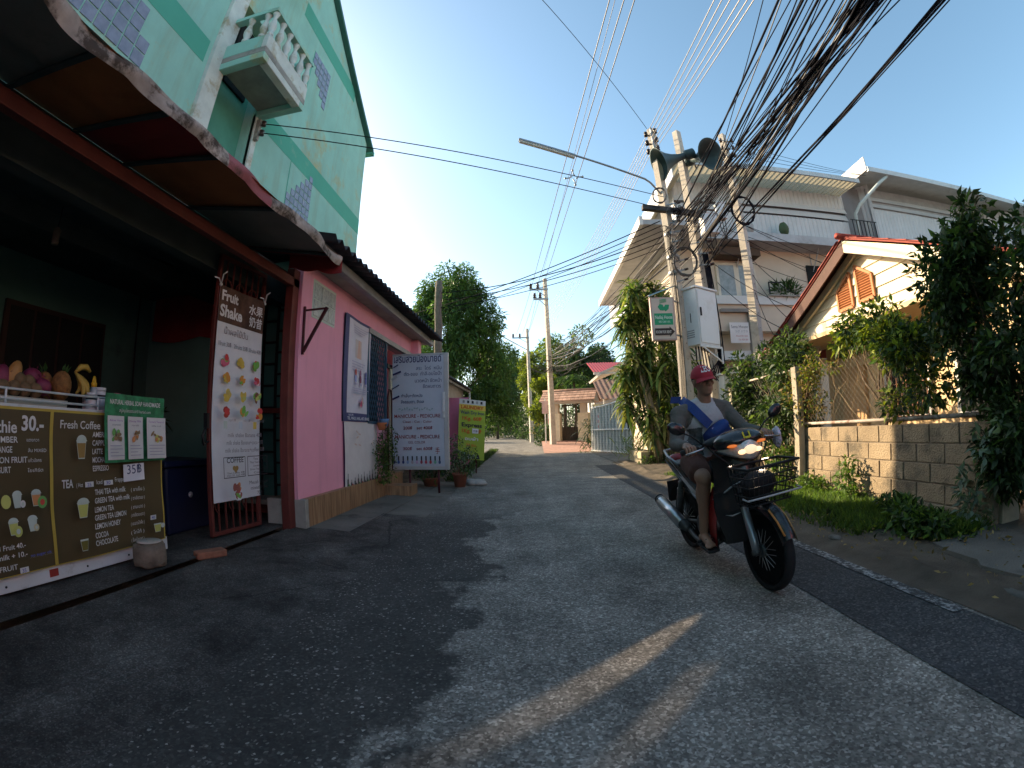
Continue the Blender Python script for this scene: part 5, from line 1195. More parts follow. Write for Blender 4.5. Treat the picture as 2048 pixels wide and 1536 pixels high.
# dracaena thicket beside the poles: canes with drooping rosettes of long leaves
dr = thing('dracaena', 'tall dracaena thicket of long drooping leaves lit by the sun, left of the cabinet pole', 'plant', (3.9, 12.7, 0))
mb = MB(); P = []; Q = []; heads = []
g = np.random.default_rng(8)
for i in range(115):
    z = g.uniform(.7, 5.2); px = g.uniform(1240, 1385) if z > 1.5 else g.uniform(1295, 1390); px = px if z < 3.4 else 1240+(px-1240)*.8; p = at(px, 850, Y=12.6+g.uniform(-.7, 1.0)); heads.append((p.x+.05*z, p.y, z))
for k, (x, y, z) in enumerate(heads):
    if k % 4 == 0: mb.tube([(x*.4+3.9*.6, y*.5+6.35, 0), (x*.7+3.9*.3, y, z*.5), (x, y, z)], [.05, .04, .03], M('cane', (.22, .19, .13), .9), 6)
    for i in range(44): a = g.uniform(0, 2*math.pi); P.append((x+g.normal(0, .06), y+g.normal(0, .06), z+g.uniform(-.3, .12))); Q.append((math.cos(a), math.sin(a), g.uniform(-.9, 1.3)))
mb.build('canes', dr); P = np.array(P); Q = np.array(Q)
def strap(name, P, Q, L, W, m, parent, mats, bend=.6):
    n = len(P); d = Q/np.linalg.norm(Q, axis=1)[:, None]; s = np.cross(d, np.array((0, 0, 1.))+RN.normal(0, .2, (n, 3))); s /= np.linalg.norm(s, axis=1)[:, None]
    Ls = (L*RN.uniform(.6, 1.25, n))[:, None]; vv = []
    for k, (t, wk) in enumerate(((0, .5), (.35, 1), (.7, .8), (1, .08))):
        c = P+d*Ls*t*(1-.15*t); c = c+np.stack([0*Ls[:, 0], 0*Ls[:, 0], -bend*Ls[:, 0]*t*t], 1)
        vv += [c-s*W*wk*Ls/L*.5, c+s*W*wk*Ls/L*.5]
    v = np.stack(vv, 1).reshape(-1, 3); b = np.arange(n)[:, None]*8; q = np.concatenate([b+np.array((0, 1, 3, 2)), b+np.array((2, 3, 5, 4)), b+np.array((4, 5, 7, 6))], 1).reshape(-1, 4)
    me = bpy.data.meshes.new(name); o = bpy.data.objects.new(name, me); COL.objects.link(o); o.parent = parent; org = ORG.get(parent.name); v = v-np.array(org)
    me.from_pydata(v.tolist(), [], q.tolist())
    for x in mats: me.materials.append(x)
    me.polygons.foreach_set('material_index', np.repeat(RN.integers(0, len(mats), n), 3).astype(np.int32)); me.polygons.foreach_set('use_smooth', [True]*len(q)); return o
strap('foliage', P, Q, .50, .075, None, dr, [L_drac, L_drac, L_dracp, L_dracp, L_mid, L_dark], .45)
pl = MB(); pl.box((2.95, 12.6, 0), (4.3, 12.72, .36), M('buff_planter', (.50, .42, .28), .85, .1, 3)); pl.box((2.95, 12.72, 0), (3.07, 14.2, .36), MATS['buff_planter']); pl.box((3.07, 12.72, 0), (4.3, 14.2, .3), soil)
tag(pl.build('planter', loc=(3.5, 13.3, 0), bevel=.01), 'low buff concrete planter at the foot of the dracaena thicket', 'planter')
gp = thing('spiky_plant', 'bright green spiky grass-leaved plant at the end of the white gate', 'plant', (3.2, 13.6, 0)); P = []; Q = []
for i in range(260): a = R.uniform(0, 6.28); P.append((3.05+R.gauss(0, .22), 14.0+R.gauss(0, .25), R.uniform(.05, .7))); Q.append((math.cos(a)*.7, math.sin(a)*.7, R.uniform(.3, 1.2)))
strap('foliage', np.array(P), np.array(Q), .5, .022, None, gp, [L_weed, L_grass, L_yel], .35)
gp = thing('spiky_plant', 'dark strap-leaved plant between the gatehouse and the white gate', 'plant', (2.35, 20.3, 0)); P = []; Q = []
for i in range(150): a = R.uniform(0, 6.28); P.append((2.3+R.gauss(0, .15), 20.3+R.gauss(0, .15), R.uniform(.05, 1.5))); Q.append((math.cos(a), math.sin(a), R.uniform(-.4, .9)))
strap('foliage', np.array(P), np.array(Q), .55, .05, None, gp, [L_dark, L_mid], .4)
shrub('low dark weeds around the buff planter', lob(*[((3.0+.22*i, 12.4, .1), .16, .9) for i in range(7)]), 700, .09, [L_mid, L_dark], 'weeds', cat='weeds')
shrub('dark shrub hanging over the wall of the white house', lob(*[((4.75, 16.6+R.uniform(-.5, .5), 2.4+R.uniform(-.6, .6)), .4, 1) for i in range(5)]), 700, .25, [L_dark], 'wall_shrub')

# shrubs along and over the mesh fence
shrub('dark glossy shrub growing behind the mesh fence, right of the rider\'s head', lob(*[((4.05+R.uniform(-.25, .45), 7.4+R.uniform(-1.1, 1.1), R.uniform(.6, 2.25)), R.uniform(.26, .42), 1) for i in range(40)]), 11000, .105, [L_dark, L_mid, L_dark, L_pale], base=(4.4, 7.6, 0))
shrub('leafy climber sprawling along the top of the mesh fence', lob(*([((4.15+R.uniform(-.15, .2), 5.3-.33*i+R.uniform(-.1, .1), 1.98+.16*math.sin(i*1.1)+R.uniform(-.1, .15)), R.uniform(.18, .30), .9) for i in range(8)]+[((4.1, 4.9, 2.15), .26, 1), ((4.05, 4.3, 2.1), .32, 1), ((4.0, 4.05, 1.85), .3, 1), ((4.0, 3.75, 1.7), .3, 1), ((4.0, 3.6, 1.3), .25, 1), ((4.0, 4.1, 1.2), .2, 1)])), 6500, .085, [L_dark, L_mid, L_yel], 'climber', (4.1, 4.4, .95), 'climber')
shrub('thin dry vine trailing on the mesh fence and its left post', lob(*[((3.93+R.uniform(-.06, .1), 6.0+R.uniform(-.5, .35), R.uniform(1.2, 1.95)), .16, 1.2) for i in range(12)]+[((3.95, 5.2+.25*i, 1.75), .12, .8) for i in range(3)]), 1700, .06, [L_dry, L_yel, L_mid, L_dry], 'vine', (3.95, 6, .95), 'vine')
vv = MB()
for k in range(16):
    y = R.uniform(4.4, 7.6); sl_ = R.uniform(-.5, .5); pts = [V(3.94+.02*math.sin(j+k), y+.05*math.sin(j*.5+k)+sl_*.11*j, 1.9-.05*j) for j in range(19)]; vv.tube(pts, .004, M('dry_stem', (.24, .17, .09), .9), 4, False)
tag(vv.build('dry_stems', loc=(3.94, 6, 1.4), fix=False), 'bare dry creeper stems hanging down the mesh fence', 'vine')
# the dark climbing bush over the gate pillar
g = np.random.default_rng(12); lb = []
for i in range(70):
    z = g.uniform(.5, 2.75); w_ = .14+.30*min(1, max(0, (z-.6)/1.2)); w_ *= 1 if z < 2.2 else max(.45, 1-(z-2.2)/.9); s = g.uniform(.14, .25)
    lb.append((np.array((4.02+g.uniform(-w_, w_)*.8, 2.62+.04*z+g.uniform(-w_*1.3, w_*1.15), z)), (s, s, s*1.1)))
lb += lob(((3.95, 2.2, 2.0), .26, 1), ((3.9, 1.9, 2.25), .26, 1), ((3.95, 2.1, 2.4), .25, 1), ((3.9, 3.25, 2.1), .2, 1), ((3.95, 3.3, 1.75), .17, 1), ((3.9, 2.65, 2.8), .13, 1.2))
shrub('tall dark climbing bush smothering the gate pillar at the right', lb, 13500, .085, [L_dark, L_dark, L_mid], 'climbing_bush', (4.1, 2.8, 0), stems=12)
gv = thing('creeper', 'silvery lobed creeper leaves low on the gate pillar', 'creeper', (3.85, 2.85, 0)); P, Q = blob_pts(lob(((3.78, 2.75, .75), .12, 1.2), ((3.8, 2.95, .4), .16, 1), ((3.76, 2.85, .22), .15, .8), ((3.82, 2.6, 1.0), .1, 1)), 260, .3); leaves('foliage', P, Q, .10, L_grey, gv)
# weeds against the wall, and the grass of the verge
shrub('tall sunlit weeds against the block wall beside its concrete post', lob(*[((3.74, 5.75-.11*i, .12+.05*(i % 3)), .13, 1.1) for i in range(5)]+[((3.72, 4.75, .3), .16, 1.2), ((3.72, 4.7, .5), .1, 1.2), ((3.72, 4.6, .15), .17, .8), ((3.7, 6.3, .5), .2, 1.3), ((3.68, 6.5, .25), .22, 1), ((3.7, 6.9, .7), .22, 1.2), ((3.7, 6.15, .2), .18, 1)]), 2300, .075, [L_weed, L_mid, L_grass], 'weeds', (3.75, 5.4, 0), 'weeds')
shrub('shaded broad-leaved weeds at the foot of the wall near the climbing bush', lob(*[((3.62-.05*i+R.uniform(-.1, .1), 3.9-.13*i, .14), .15, .8) for i in range(9)]), 1700, .075, [L_mid, L_dark, L_weed], 'weeds', (3.6, 3.4, 0), 'weeds')
P = []; Q = []
for i in range(60000):
    y = R.uniform(2.75, 9.5); x = R.triangular(2.62 if y > 3.4 else 3.15, 3.88, 3.6)
    if R.random() > .15+.95*(x-2.6)/1.1+.3*math.sin(y*4)*math.sin(x*9): continue
    P.append((x, y, -.01+.06*(x-2.34)/1.6)); Q.append((R.gauss(0, .5), R.gauss(0, .5), 1))
strapo = leaves('grass', P, Q, .105, L_grass, loc=(3.4, 5, 0), aspect=.10, droop=-.3, spread=.3, mats=[L_grass, L_weed, L_mid], kind='stuff')
P = []; Q = []
for i in range(2600):
    y = R.uniform(2.6, 9); x = R.triangular(2.75, 3.85, 3.5); k = math.sin(x*6+y*2.3)+math.sin(y*5.1-x*3)
    if k < -.2: continue
    P.append((x, y, .03+R.random()*.05)); Q.append((R.gauss(0, 1), R.gauss(0, 1), .7))
leaves('ground_weeds', P, Q, .07, L_weed, loc=(3.3, 5, 0), aspect=.5, droop=-.1, mats=[L_weed, L_mid, L_dark, L_yel], kind='stuff')
P = [(R.uniform(2.4, 3.9), R.uniform(1.2, 9), .07) for i in range(500)]; Q = [(R.gauss(0, 1), R.gauss(0, 1), .1) for p in P]
leaves('leaf_litter', P, Q, .05, L_dry, loc=(3, 4, 0), droop=0, kind='stuff')
# hanging plants and pots by the salon door
hp = thing('hanging_plant', 'trailing green plants hanging in a long mass beside the salon door', 'plant', (-2.42, 6.9, .9))
mb = MB(); mb.tube([(-2.42, 6.9, 1.35), (-2.42, 6.9, .55)], .012, bark); mb.lathe([(.05, 0), (.08, .1), (.085, .12), (.02, .12)], M('orange_pot', (.45, .16, .07), .7), (-2.42, 6.86, 1.12)); mb.lathe([(.05, 0), (.08, .1), (.085, .12), (.02, .12)], M('blue_pot', (.12, .25, .45), .7), (-2.40, 6.92, 1.18)); mb.build('pots', hp)
P = []; Q = []
for k in range(70):
    x, y, z = -2.40+R.gauss(0, .06), 6.92+R.gauss(0, .13), 1.22-R.random()*.5; L = R.uniform(.3, .75)
    for j in range(26): t = j/26; P.append((x+.05*math.sin(t*3+k), y+.06*math.sin(t*4+k*2), max(z-L*t, .3))); Q.append((R.gauss(0, 1), R.gauss(0, 1), -.5))
leaves('foliage', P, Q, .045, L_mid, hp, mats=[L_mid, L_weed, L_dark])


def pot_plant(x, y, r, h, ph, label, mats, n=900, ls=.06, pm=None, rad_=.3):
    o = thing('potted_plant', label, 'potted plant', (x, y, 0)); b = MB(); b.lathe([(r*.7, 0), (r*.95, h*.85), (r*1.05, h*.86), (r*1.05, h), (r*.9, h), (r*.85, h*.9), (.01, h*.88)], pm or M('terracotta', (.26, .10, .065), .8, .15, 6), (x, y, 0), n=20); b.build('pot', o)
    lb = lob(*[((x+R.uniform(-rad_, rad_)*.7, y+R.uniform(-rad_, rad_)*.7, h+R.uniform(.05, ph)), rad_*.5, 1) for i in range(9)]); b = MB(); limbs(b, (x, y, h*.8), [Vector(l[0]) for l in lb[:6]], .01, wig=.03); b.build('stems', o)
    P, Q = blob_pts(lb, n, .2); leaves('foliage', P, Q, ls, mats[0], o, mats=mats); return o
pot_plant(-1.50, 8.75, .15, .27, .62, 'small-leaved potted shrub in a terracotta pot beside the manicure sign', [L_mid, L_grey, L_dark], 1500, .05)
pot_plant(-2.05, 8.6, .17, .2, .3, 'low dark potted plants in the shade under the manicure sign', [L_dark, L_mid], 600, .07)
pot_plant(-3.75, 3.42, .1, .95, .35, 'small dark plant inside the drinks shop beside the blue bin', [L_dark], 200, .12, ceilm, .16)
P = []; Q = []
for i in range(3500): y = R.uniform(9.5, 24); x = -1.6-.03*(y-9.5)-R.random()*.35; P.append((x, y, 0)); Q.append((R.gauss(0, .5), R.gauss(0, .5), 1))
leaves('verge_grass', P, Q, .13, L_mid, loc=(-2, 14, 0), aspect=.12, droop=-.2, spread=.4, mats=[L_mid, L_dark], kind='stuff')
mb = MB()
for k in range(6): mb.ball((-1.25+R.uniform(-.16, .16), 9.1+R.uniform(-.2, .2), .04), (R.uniform(.09, .17), R.uniform(.09, .15), .06), M('pale_rock', (.36, .34, .31), .9, .2, 8), 9, 6, fn=lambda p: 1+.12*math.sin(7*p.x+5*p.y))
tag(mb.build('rubble', loc=(-1.25, 9.1, 0)), 'small heap of pale broken rock beside the terracotta pot', 'rubble', kind='stuff')
# ---------------------------------------------------------------- printed signs, stall and goods
def pl_uv(X=None, Y=None, o=(0, 0)):
    """maps a photo pixel to (u, v) on an upright plane that faces the road (X=) or the viewer (Y=)"""
    if X is not None: return lambda x, y: ((lambda p: (p.y-o[0], p.z-o[1]))(at(x, y, X=X)))
    return lambda x, y: ((lambda p: (p.x-o[0], p.z-o[1]))(at(x, y, Y=Y)))


def put(s, uv, t, x0, y0, x1, h, m, bold=.01):
    """a line of print whose baseline runs from pixel (x0, y0) rightwards to x1, h pixels tall"""
    u0, v0 = uv(x0, y0); u1, _ = uv(x1, y0); _, v1 = uv(x0, y0-h); s.text(t, u0, v0, v1-v0, m, 'l', bold=bold, fit=u1-u0)


Wk = ink(.62, .62, .60); Kk = ink(.03, .03, .035)
# stall counter
stall = thing('stall_counter', 'white framed stall counter with a rail, wrapped in a brown menu banner', 'counter', (-3.4, 1, .1))
CX = -3.06; whp = M('stall_white', (.60, .62, .62), .6, .08, 3, dirt=(.25, .23, .2, .5), ds=5)
mb = MB(); mb.box((-3.75, -1.8, .19), (CX-.01, 2.92, 1.2), M('stall_grey', (.30, .31, .31), .7)); mb.box((CX-.03, -1.8, .1), (CX+.012, 2.94, .205), whp); mb.box((-3.75, 2.9, .1), (CX-.03, 2.94, 1.2), whp); mb.box((-3.8, -1.8, 1.2), (CX, 2.94, 1.225), whp); mb.build('body', stall, bevel=.004)
mb = MB()
for z in (1.255, 1.315): mb.tube([(CX-.02, -1.8, z), (CX-.02, 2.88, z)], .008, whp, 8)
for y in (1.52, 2.27, .7, 2.86): mb.tube([(CX-.02, y, 1.2), (CX-.02, y, 1.32)], .008, whp, 8)
mb.build('rail', stall)
for y in (1.45, 2.1, 2.5, 2.75): mb = MB(); mb.lathe([(.008, 0), (.008, .004)], Kk, (CX+.012, y, .14), (1, 0, 0), 8); mb.build('screw', stall)
for y in (1.78, 2.78): mb = MB(); mb.box((CX+.011, y, .13), (CX+.016, y+.07, .18), M('red_reflector', (.30, .04, .03), .4)); mb.build('reflector', stall)
for y in (-1.2, 2.0):
    for x in (-3.7, -3.2): mb = MB(); mb.box((x, y, .08), (x+.08, y+.08, .2), blk); mb.build('leg', stall)
# its menu banner
brown = M('banner_brown', (.085, .062, .026), .55, .15, 1.5, spec=.4); yl = ink(.45, .34, .06)
uv = pl_uv(X=CX+.03); s = Sheet((CX+.03, 0, 0), (0, 1, 0), (0, 0, 1), lambda u, v: .006*math.sin(u*9+v*3)+.004*math.sin(v*14+u*5))
s.back(.2, .2, 2.9, 1.205, .003, brown); s.rect(.2, .2, 2.9, 1.205, brown); s.rect(.2, 1.19, 2.9, 1.207, yl); s.rect(2.885, .2, 2.9, 1.2, yl); s.rect(.2, .2, 2.9, .206, yl)
s.rp = lambda u, v: .006*math.sin(u*9+v*3)+.004*math.sin(v*14+u*5)+.001
s.rect(1.825, .2, 1.85, 1.2, yl)
put(s, uv, 'Smoothie', -75, 862, 34, 27, Wk, .02); put(s, uv, '30.-', 43, 860, 86, 30, Wk, .03)
put(s, uv, 'Fresh Coffee', 118, 856, 199, 17, Wk, .01)
for t, x0, y, x1 in (('CUCUMBER', -44, 884, 35), ('ORANGE', -22, 905, 23), ('DRAGON FRUIT', -40, 927, 53), ('YOGURT', -25, 947, 20)): put(s, uv, t, x0, y, x1, 13, Wk, .015)
for t, x0, y, x1 in (('แตงกวา', 52, 883, 76), ('ส้ม MIXED', 54, 904, 90), ('แก้วมังกร', 54, 924, 80), ('โยเกิร์ต', 53, 944, 83)): put(s, uv, t, x0, y, x1, 7, Wk, 0)
for t, y, x1 in (('AMERICANO', 874, 232), ('CAPPUCCINO', 891, 235), ('LATTE', 908, 203), ('MOCHA', 925, 207), ('ESPRESSO', 942, 215)): put(s, uv, t, 182, y, x1, 11, Wk, .012)
put(s, uv, 'TEA', 119, 976, 141, 17, Wk, .02); put(s, uv, '( Hot', 147, 974, 160, 9, Wk, 0); put(s, uv, 'Iced', 188, 968, 200, 9, Wk, 0); put(s, uv, 'Frappe', 226, 963, 245, 9, Wk, 0)
def prect(x0, y0, x1, y1, m):
    a, b = uv(x0, y1), uv(x1, y0); s.rect(a[0], a[1], b[0], b[1], m)
prect(164, 962, 181, 974, Wk); prect(203, 959, 221, 970, Wk); put(s, uv, '25', 168, 972, 176, 7, ink(.1, .12, .4)); put(s, uv, '30', 207, 968, 216, 7, ink(.1, .12, .4))
for t, y, x1, th in (('THAI TEA with milk', 989, 246, 'ชาเย็น'), ('GREEN TEA with milk', 1006, 254, 'ชาเขียวนม'), ('LEMON TEA', 1024, 222, 'ชามะนาว'), ('GREEN TEA LEMON', 1040, 247, 'ชาเขียวมะนาว'), ('LEMON HONEY', 1057, 236, 'มะนาวน้ำผึ้ง'), ('COCOA', 1075, 210, 'โกโก้'), ('CHOCOLATE', 1090, 229, 'ช็อคโกแลต')):
    put(s, uv, t, 183, y, x1, 11, Wk, .012); put(s, uv, '( '+th+' )', 256, y-7, 282, 7, Wk, 0)
for t, x0, y, x1 in (('3 Fruit 40.-', -12, 1101, 44), ('milk + 10.-', -12, 1120, 48), ('2 FRUIT', -20, 1145, 29)): put(s, uv, t, x0, y, x1, 11, Wk, .01)
prect(51, 1103, 99, 1113, Wk); put(s, uv, 'no sugar ok', 53, 1111, 96, 6, ink(.1, .12, .4)); prect(32, 1129, 48, 1144, Wk); put(s, uv, '35', 36, 1142, 44, 8, ink(.1, .12, .4))
gl_ = ink(.50, .58, .52); cf = ink(.32, .20, .06); lm = ink(.50, .52, .14); gn_ = ink(.14, .36, .10); rd_ = ink(.5, .07, .05); or_ = ink(.55, .25, .10)
def glass(x, y0, y1, w_, col, lid=True, fill=.8):
    a, b = uv(x-w_/2, y1), uv(x+w_/2, y0); c = (a[0]+b[0])/2; hw = abs(b[0]-a[0])/2; h = b[1]-a[1]
    s.poly([(c-hw*.65, a[1]), (c+hw*.65, a[1]), (c+hw, b[1]-h*.25), (c-hw, b[1]-h*.25)], gl_); s.poly([(c-hw*.6, a[1]+h*.04), (c+hw*.6, a[1]+h*.04), (c+hw*.88, a[1]+h*fill*.8), (c-hw*.88, a[1]+h*fill*.8)], col)
    if lid: s.ell(c, b[1]-h*.25, hw, h*.22, gl_, a0=0, a1=math.pi); s.rect(c-hw*1.1, b[1]-h*.29, c+hw*1.1, b[1]-h*.25, gl_)
    return c, a[1], hw, h
glass(153, 868, 917, 20, cf); glass(155, 991, 1035, 20, lm); glass(157, 1066, 1100, 13, M('ink_dark_tea', (.16, .14, .03), .6), False)
c, z, hw, h = glass(303, 1037, 1063, 13, lm, False); s.ell(c+hw*1.3, z+h*.5, hw*.5, h*.22, gl_); prect(288, 1027, 298, 1038, Wk); put(s, uv, '40', 290, 1036, 296, 6, ink(.1, .12, .4))
for x, y0, y1, m, fx, fm, fr in ((23, 977, 1014, gl_, 34, Wk, .02), (60, 974, 1010, or_, 72, gn_, .035), (12, 1029, 1067, lm, 21, lm, .03), (50, 1024, 1059, gl_, 57, ink(.55, .5, .3), .02)):
    glass(x, y0, y1, 17, m); a = uv(fx, y1-9); s.ell(a[0], a[1], fr, fr*1.1, fm); s.ell(a[0], a[1], fr*.5, fr*.55, rd_ if fm == gn_ else gl_)
a = uv(-4, 1000); s.ell(a[0], a[1], .035, .04, lm)
tag(s.build('menu_banner', loc=(CX, 1.6, .2)), 'large brown vinyl menu banner with white drink names wrapped round the stall counter', 'banner')
# soap notice and price note
uv = pl_uv(X=CX+.075); s = Sheet((CX+.075, 0, 0), (0, 1, 0), (0, 0, 1), lambda u, v: .012*math.sin(u*11+1)+.006*math.sin(v*9)); gbg = M('notice_green', (.03, .20, .085), .5, .45, 16)
a, b = uv(208, 926), uv(322, 797); u0, v0, u1, v1 = a[0], a[1], b[0]+.03, b[1]
s.back(u0, v0, u1, v1, .002, gbg); s.rect(u0, v0, u1, v1, gbg); Wd = u1-u0; Hh = v1-v0
s.text('NATURAL HERBAL SOAP HANDMADE', u0+Wd/2, v1-.075, .034, Wk, 'c', fit=Wd*.86, bold=.02); s.text('สบู่สมุนไพรธรรมชาติ herbal.com', u0+Wd/2, v1-.13, .024, Wk, 'c', fit=Wd*.55)
cr_ = ink(.25, .17, .09)
for k, (f0, f1) in enumerate(((.04, .31), (.35, .62), (.66, .97))):
    a, b = u0+Wd*f0, u0+Wd*f1; s.rect(a, v0+.02, b, v1-.16, Wk); m_ = (a+b)/2
    s.text(('Aloe Vera', 'Honey Milk', 'Turmeric Tamarind')[k], m_, v1-.20, .016, ink(.3, .12, .4), 'c', fit=(b-a)*.8); s.text(('charcoal', 'rice milk', 'coffee scrub')[k], m_, v1-.23, .013, ink(.2, .2, .25), 'c', fit=(b-a)*.5)
    for i in range(9): s.ell(m_+R.uniform(-.04, .04), v0+.19+R.uniform(-.025, .03), R.uniform(.012, .03), R.uniform(.008, .018), ((cr_, gn_, cr_), (or_, or_, cr_), (cr_, lm, or_))[k][i % 3], rot=R.uniform(0, 3))
    for i in range(4): s.rect(a+.01, v0+.12-.024*i, a+.01+(b-a)*R.uniform(.4, .85), v0+.125-.024*i, ink(.35, .33, .42))
s.build('soap_notice', loc=(CX, 2.6, .85)); tag(bpy.data.objects['soap_notice'], 'green herbal soap notice with three white panels, taped over the menu banner', 'notice')
uv = pl_uv(X=CX+.055); a, b = uv(248, 964), uv(288, 927); s = Sheet((CX+.055, a[0], a[1]), (0, 1, .03), (0, -.03, 1), lambda u, v: .03*(u-.1)*(v < .05)); s.back(0, 0, b[0]-a[0], b[1]-a[1], .001, Wk); s.rect(0, 0, b[0]-a[0], b[1]-a[1], ink(.70, .70, .74)); s.text('35฿', .11, .055, .07, ink(.06, .07, .16), 'c', fit=.15)
tag(s.build('price_note', loc=(CX, 2.56, .75)), 'white paper note with a handwritten 35 below the green soap notice', 'note')

# fruit and jars behind the rail
TZ = 1.228
def spot(x, y, X=-3.2): p = at(x, y, X=X); return p
fruitm = dict(mango=M('mango_skin', (.34, .17, .05), .45, .3, 8), dragon=M('dragon_skin', (.17, .025, .06), .5, .25, 12), brown=M('kiwi_skin', (.16, .10, .05), .8, .25, 25), pine=M('pineapple_skin', (.22, .10, .03), .7, .35, 30, .6, 60), banana=M('banana_skin', (.38, .25, .045), .5, .15, 10, dirt=(.16, .08, .02, .8), ds=14, dt=.6))
green_l = leafy('fruit_leaf', (.06, .14, .04))
tray = MB(); tray.prism([(-3.42, -.6, TZ), (-3.12, -.6, TZ), (-3.11, -.6, TZ+.045), (-3.43, -.6, TZ+.045)], (0, 2.62, 0), M('cream_tray', (.45, .43, .36), .7)); tag(tray.build('fruit_tray', loc=(-3.27, .7, TZ)), 'long cream tray holding the fruit behind the white rail', 'tray')
TT = TZ+.045
def fruit(nm, x, X, r, kind, label, group=None, lift=0., rot=(0, 0, 0)):
    p = at(x, 785, X=X); c = V(X, p.y, TT+r[2]*.97+lift); b = MB(); rt = Euler(rot).to_matrix()
    fn = None
    if kind == 'pine': fn = lambda q: 1+.05*abs(math.sin(9*math.atan2(q.y, q.x)+9*q.z)*math.sin(9*math.atan2(q.y, q.x)-9*q.z))
    b.ball(c, r, fruitm[kind], 26 if kind == 'pine' else 16, 18 if kind == 'pine' else 10, rt, fn); o = b.build(nm, loc=c); tag(o, label, 'fruit', group)
    if kind in ('dragon', 'pine'):
        P = []; Q = []
        for i in range(14 if kind == 'dragon' else 9):
            if kind == 'dragon': d = V(R.gauss(0, 1), R.gauss(0, 1), R.gauss(0, 1)).normalized()
            else: d = V(R.gauss(0, .25), R.gauss(0, .25), 1).normalized()
            P.append(tuple(c+(rt @ V(d.x*r[0], d.y*r[1], d.z*r[2])))); Q.append(tuple(rt @ (d+V(0, 0, .5))))
        leaves('scales' if kind == 'dragon' else 'crown_leaves', P, Q, .03 if kind == 'dragon' else .05, green_l if kind == 'pine' else fruitm['dragon'], o, spread=.15, aspect=.3)
    return o
fruit('mango', 22, -3.2, (.05, .055, .12), 'mango', 'upright ripe orange mango at the left end of the fruit', rot=(-.35, .1, 0))
fruit('mango', 2, -3.22, (.06, .07, .10), 'dragon', 'dark red fruit at the edge of the photo left of the orange mango')
fruit('dragon_fruit', 62, -3.28, (.065, .08, .07), 'dragon', 'magenta dragon fruit on top behind the brown fruits', lift=.07)
fruit('dragon_fruit', 84, -3.17, (.055, .07, .06), 'dragon', 'lower red dragon fruit beside the big pineapple', lift=.02)
for x, X, lf, lb_ in ((36, -3.17, .06, 'brown round fruit on top right of the orange mango'), (56, -3.17, .05, 'brown round fruit on top under the magenta dragon fruit'), (5, -3.13, 0, 'brown fruit low at the far left behind the rail'), (27, -3.13, 0, 'brown fruit in the lower row under the orange mango'), (48, -3.13, 0, 'brown fruit in the middle of the lower row'), (70, -3.13, 0, 'brown fruit in the lower row beside the lower dragon fruit')): fruit('brown_fruit', x, X, (.045, .05, .05), 'brown', lb_, 'brown round fruits on the stall', lf)
fruit('pineapple', 90, -3.3, (.065, .065, .10), 'pine', 'smaller pineapple partly hidden behind the big one', rot=(.2, 0, 0)); fruit('pineapple', 121, -3.2, (.075, .075, .105), 'pine', 'big pineapple in the middle of the fruit', rot=(0, .2, 0))
bn = thing('banana_bunch', 'bunch of yellow bananas hanging over the fruit beside the jars', 'bananas', (-3.2, at(155, 785, X=-3.2).y, TT)); bp = at(150, 745, X=-3.22)
for k, (dx, dy, L, cv) in enumerate(((0, .06, .15, .07), (.02, .02, .17, .05), (.03, .07, .17, .04), (-.02, .0, .15, .06))):
    b = MB(); pts = [bp+V(dx*t*1.5+.03*t, dy*t+cv*math.sin(math.pi*t*.9), -L*t) for t in [i/8 for i in range(9)]]; b.tube(pts, [.006, .014, .02, .023, .024, .022, .018, .012, .005], fruitm['banana'], 8); b.build('banana', bn)
b = MB(); b.tube([bp, bp+V(0, .05, .045), bp+V(0, .10, .05), bp+V(0, .14, .02)], [.008, .024, .026, .012], fruitm['banana'], 8); b.build('banana', bn)
def jar(x, X, r, h, label, body, lid, nm='jar', band=True, lift=0):
    y = at(x, 785, X=X).y; z = TZ+lift; o = thing(nm, label, nm, (X, y, z)); b = MB(); b.lathe([(r*.95, 0), (r, .01), (r, h*.78), (r*.8, h*.84)], body, (X, y, z), n=18); b.build('body', o)
    if band: b = MB(); b.lathe([(r*1.01, h*.60), (r*1.015, h*.66), (r*1.01, h*.68)], Kk, (X, y, z), n=18); b.build('label_band', o)
    b = MB(); b.lathe([(r*.9, h*.84), (r*.92, h), (r*.6, h*1.01)], lid, (X, y, z), n=18); b.build('lid', o); return o
wj = M('white_jar', (.55, .56, .58), .4, .08, 20)
jar(177, -3.3, .045, .17, 'white jar with a dark green lid behind the squeeze bottle', wj, M('green_lid', (.03, .11, .07), .5), band=False); jar(184, -3.14, .045, .12, 'short white printed jar in front of the squeeze bottle', wj, wj); jar(201, -3.2, .048, .17, 'tall white jar with a black band right of the squeeze bottle', wj, wj)
b = thing('squeeze_bottle', 'clear squeeze bottle with a yellow pointed cap among the white jars', 'bottle', (-3.21, at(188, 785, X=-3.21).y, TZ)); by = at(187, 785, X=-3.21).y
m = MB(); m.lathe([(.034, 0), (.036, .12), (.02, .17)], M('clear_plastic', (.42, .46, .48), .15, .05, spec=.6), (-3.21, by, TZ), n=16); m.build('body', b); m = MB(); m.lathe([(.022, .17), (.024, .2), (.017, .205), (.015, .225), (.009, .25), (.003, .252)], M('yellow_cap', (.60, .34, .02), .4), (-3.21, by, TZ), n=14); m.build('cap', b)
def pack(x, X, sx, sy, sz, m, label, nm='snack_pack', z=TZ):
    y = at(x, 785, X=X).y; b = MB(); b.ball((X, y, z+sz), (sx, sy, sz), m, 14, 9, fn=lambda q: (1/max(abs(q.x), abs(q.y), abs(q.z)))**.75*(1+.05*math.sin(9*q.x+4*q.z))); return tag(b.build(nm, loc=(X, y, z)), label, 'packet')
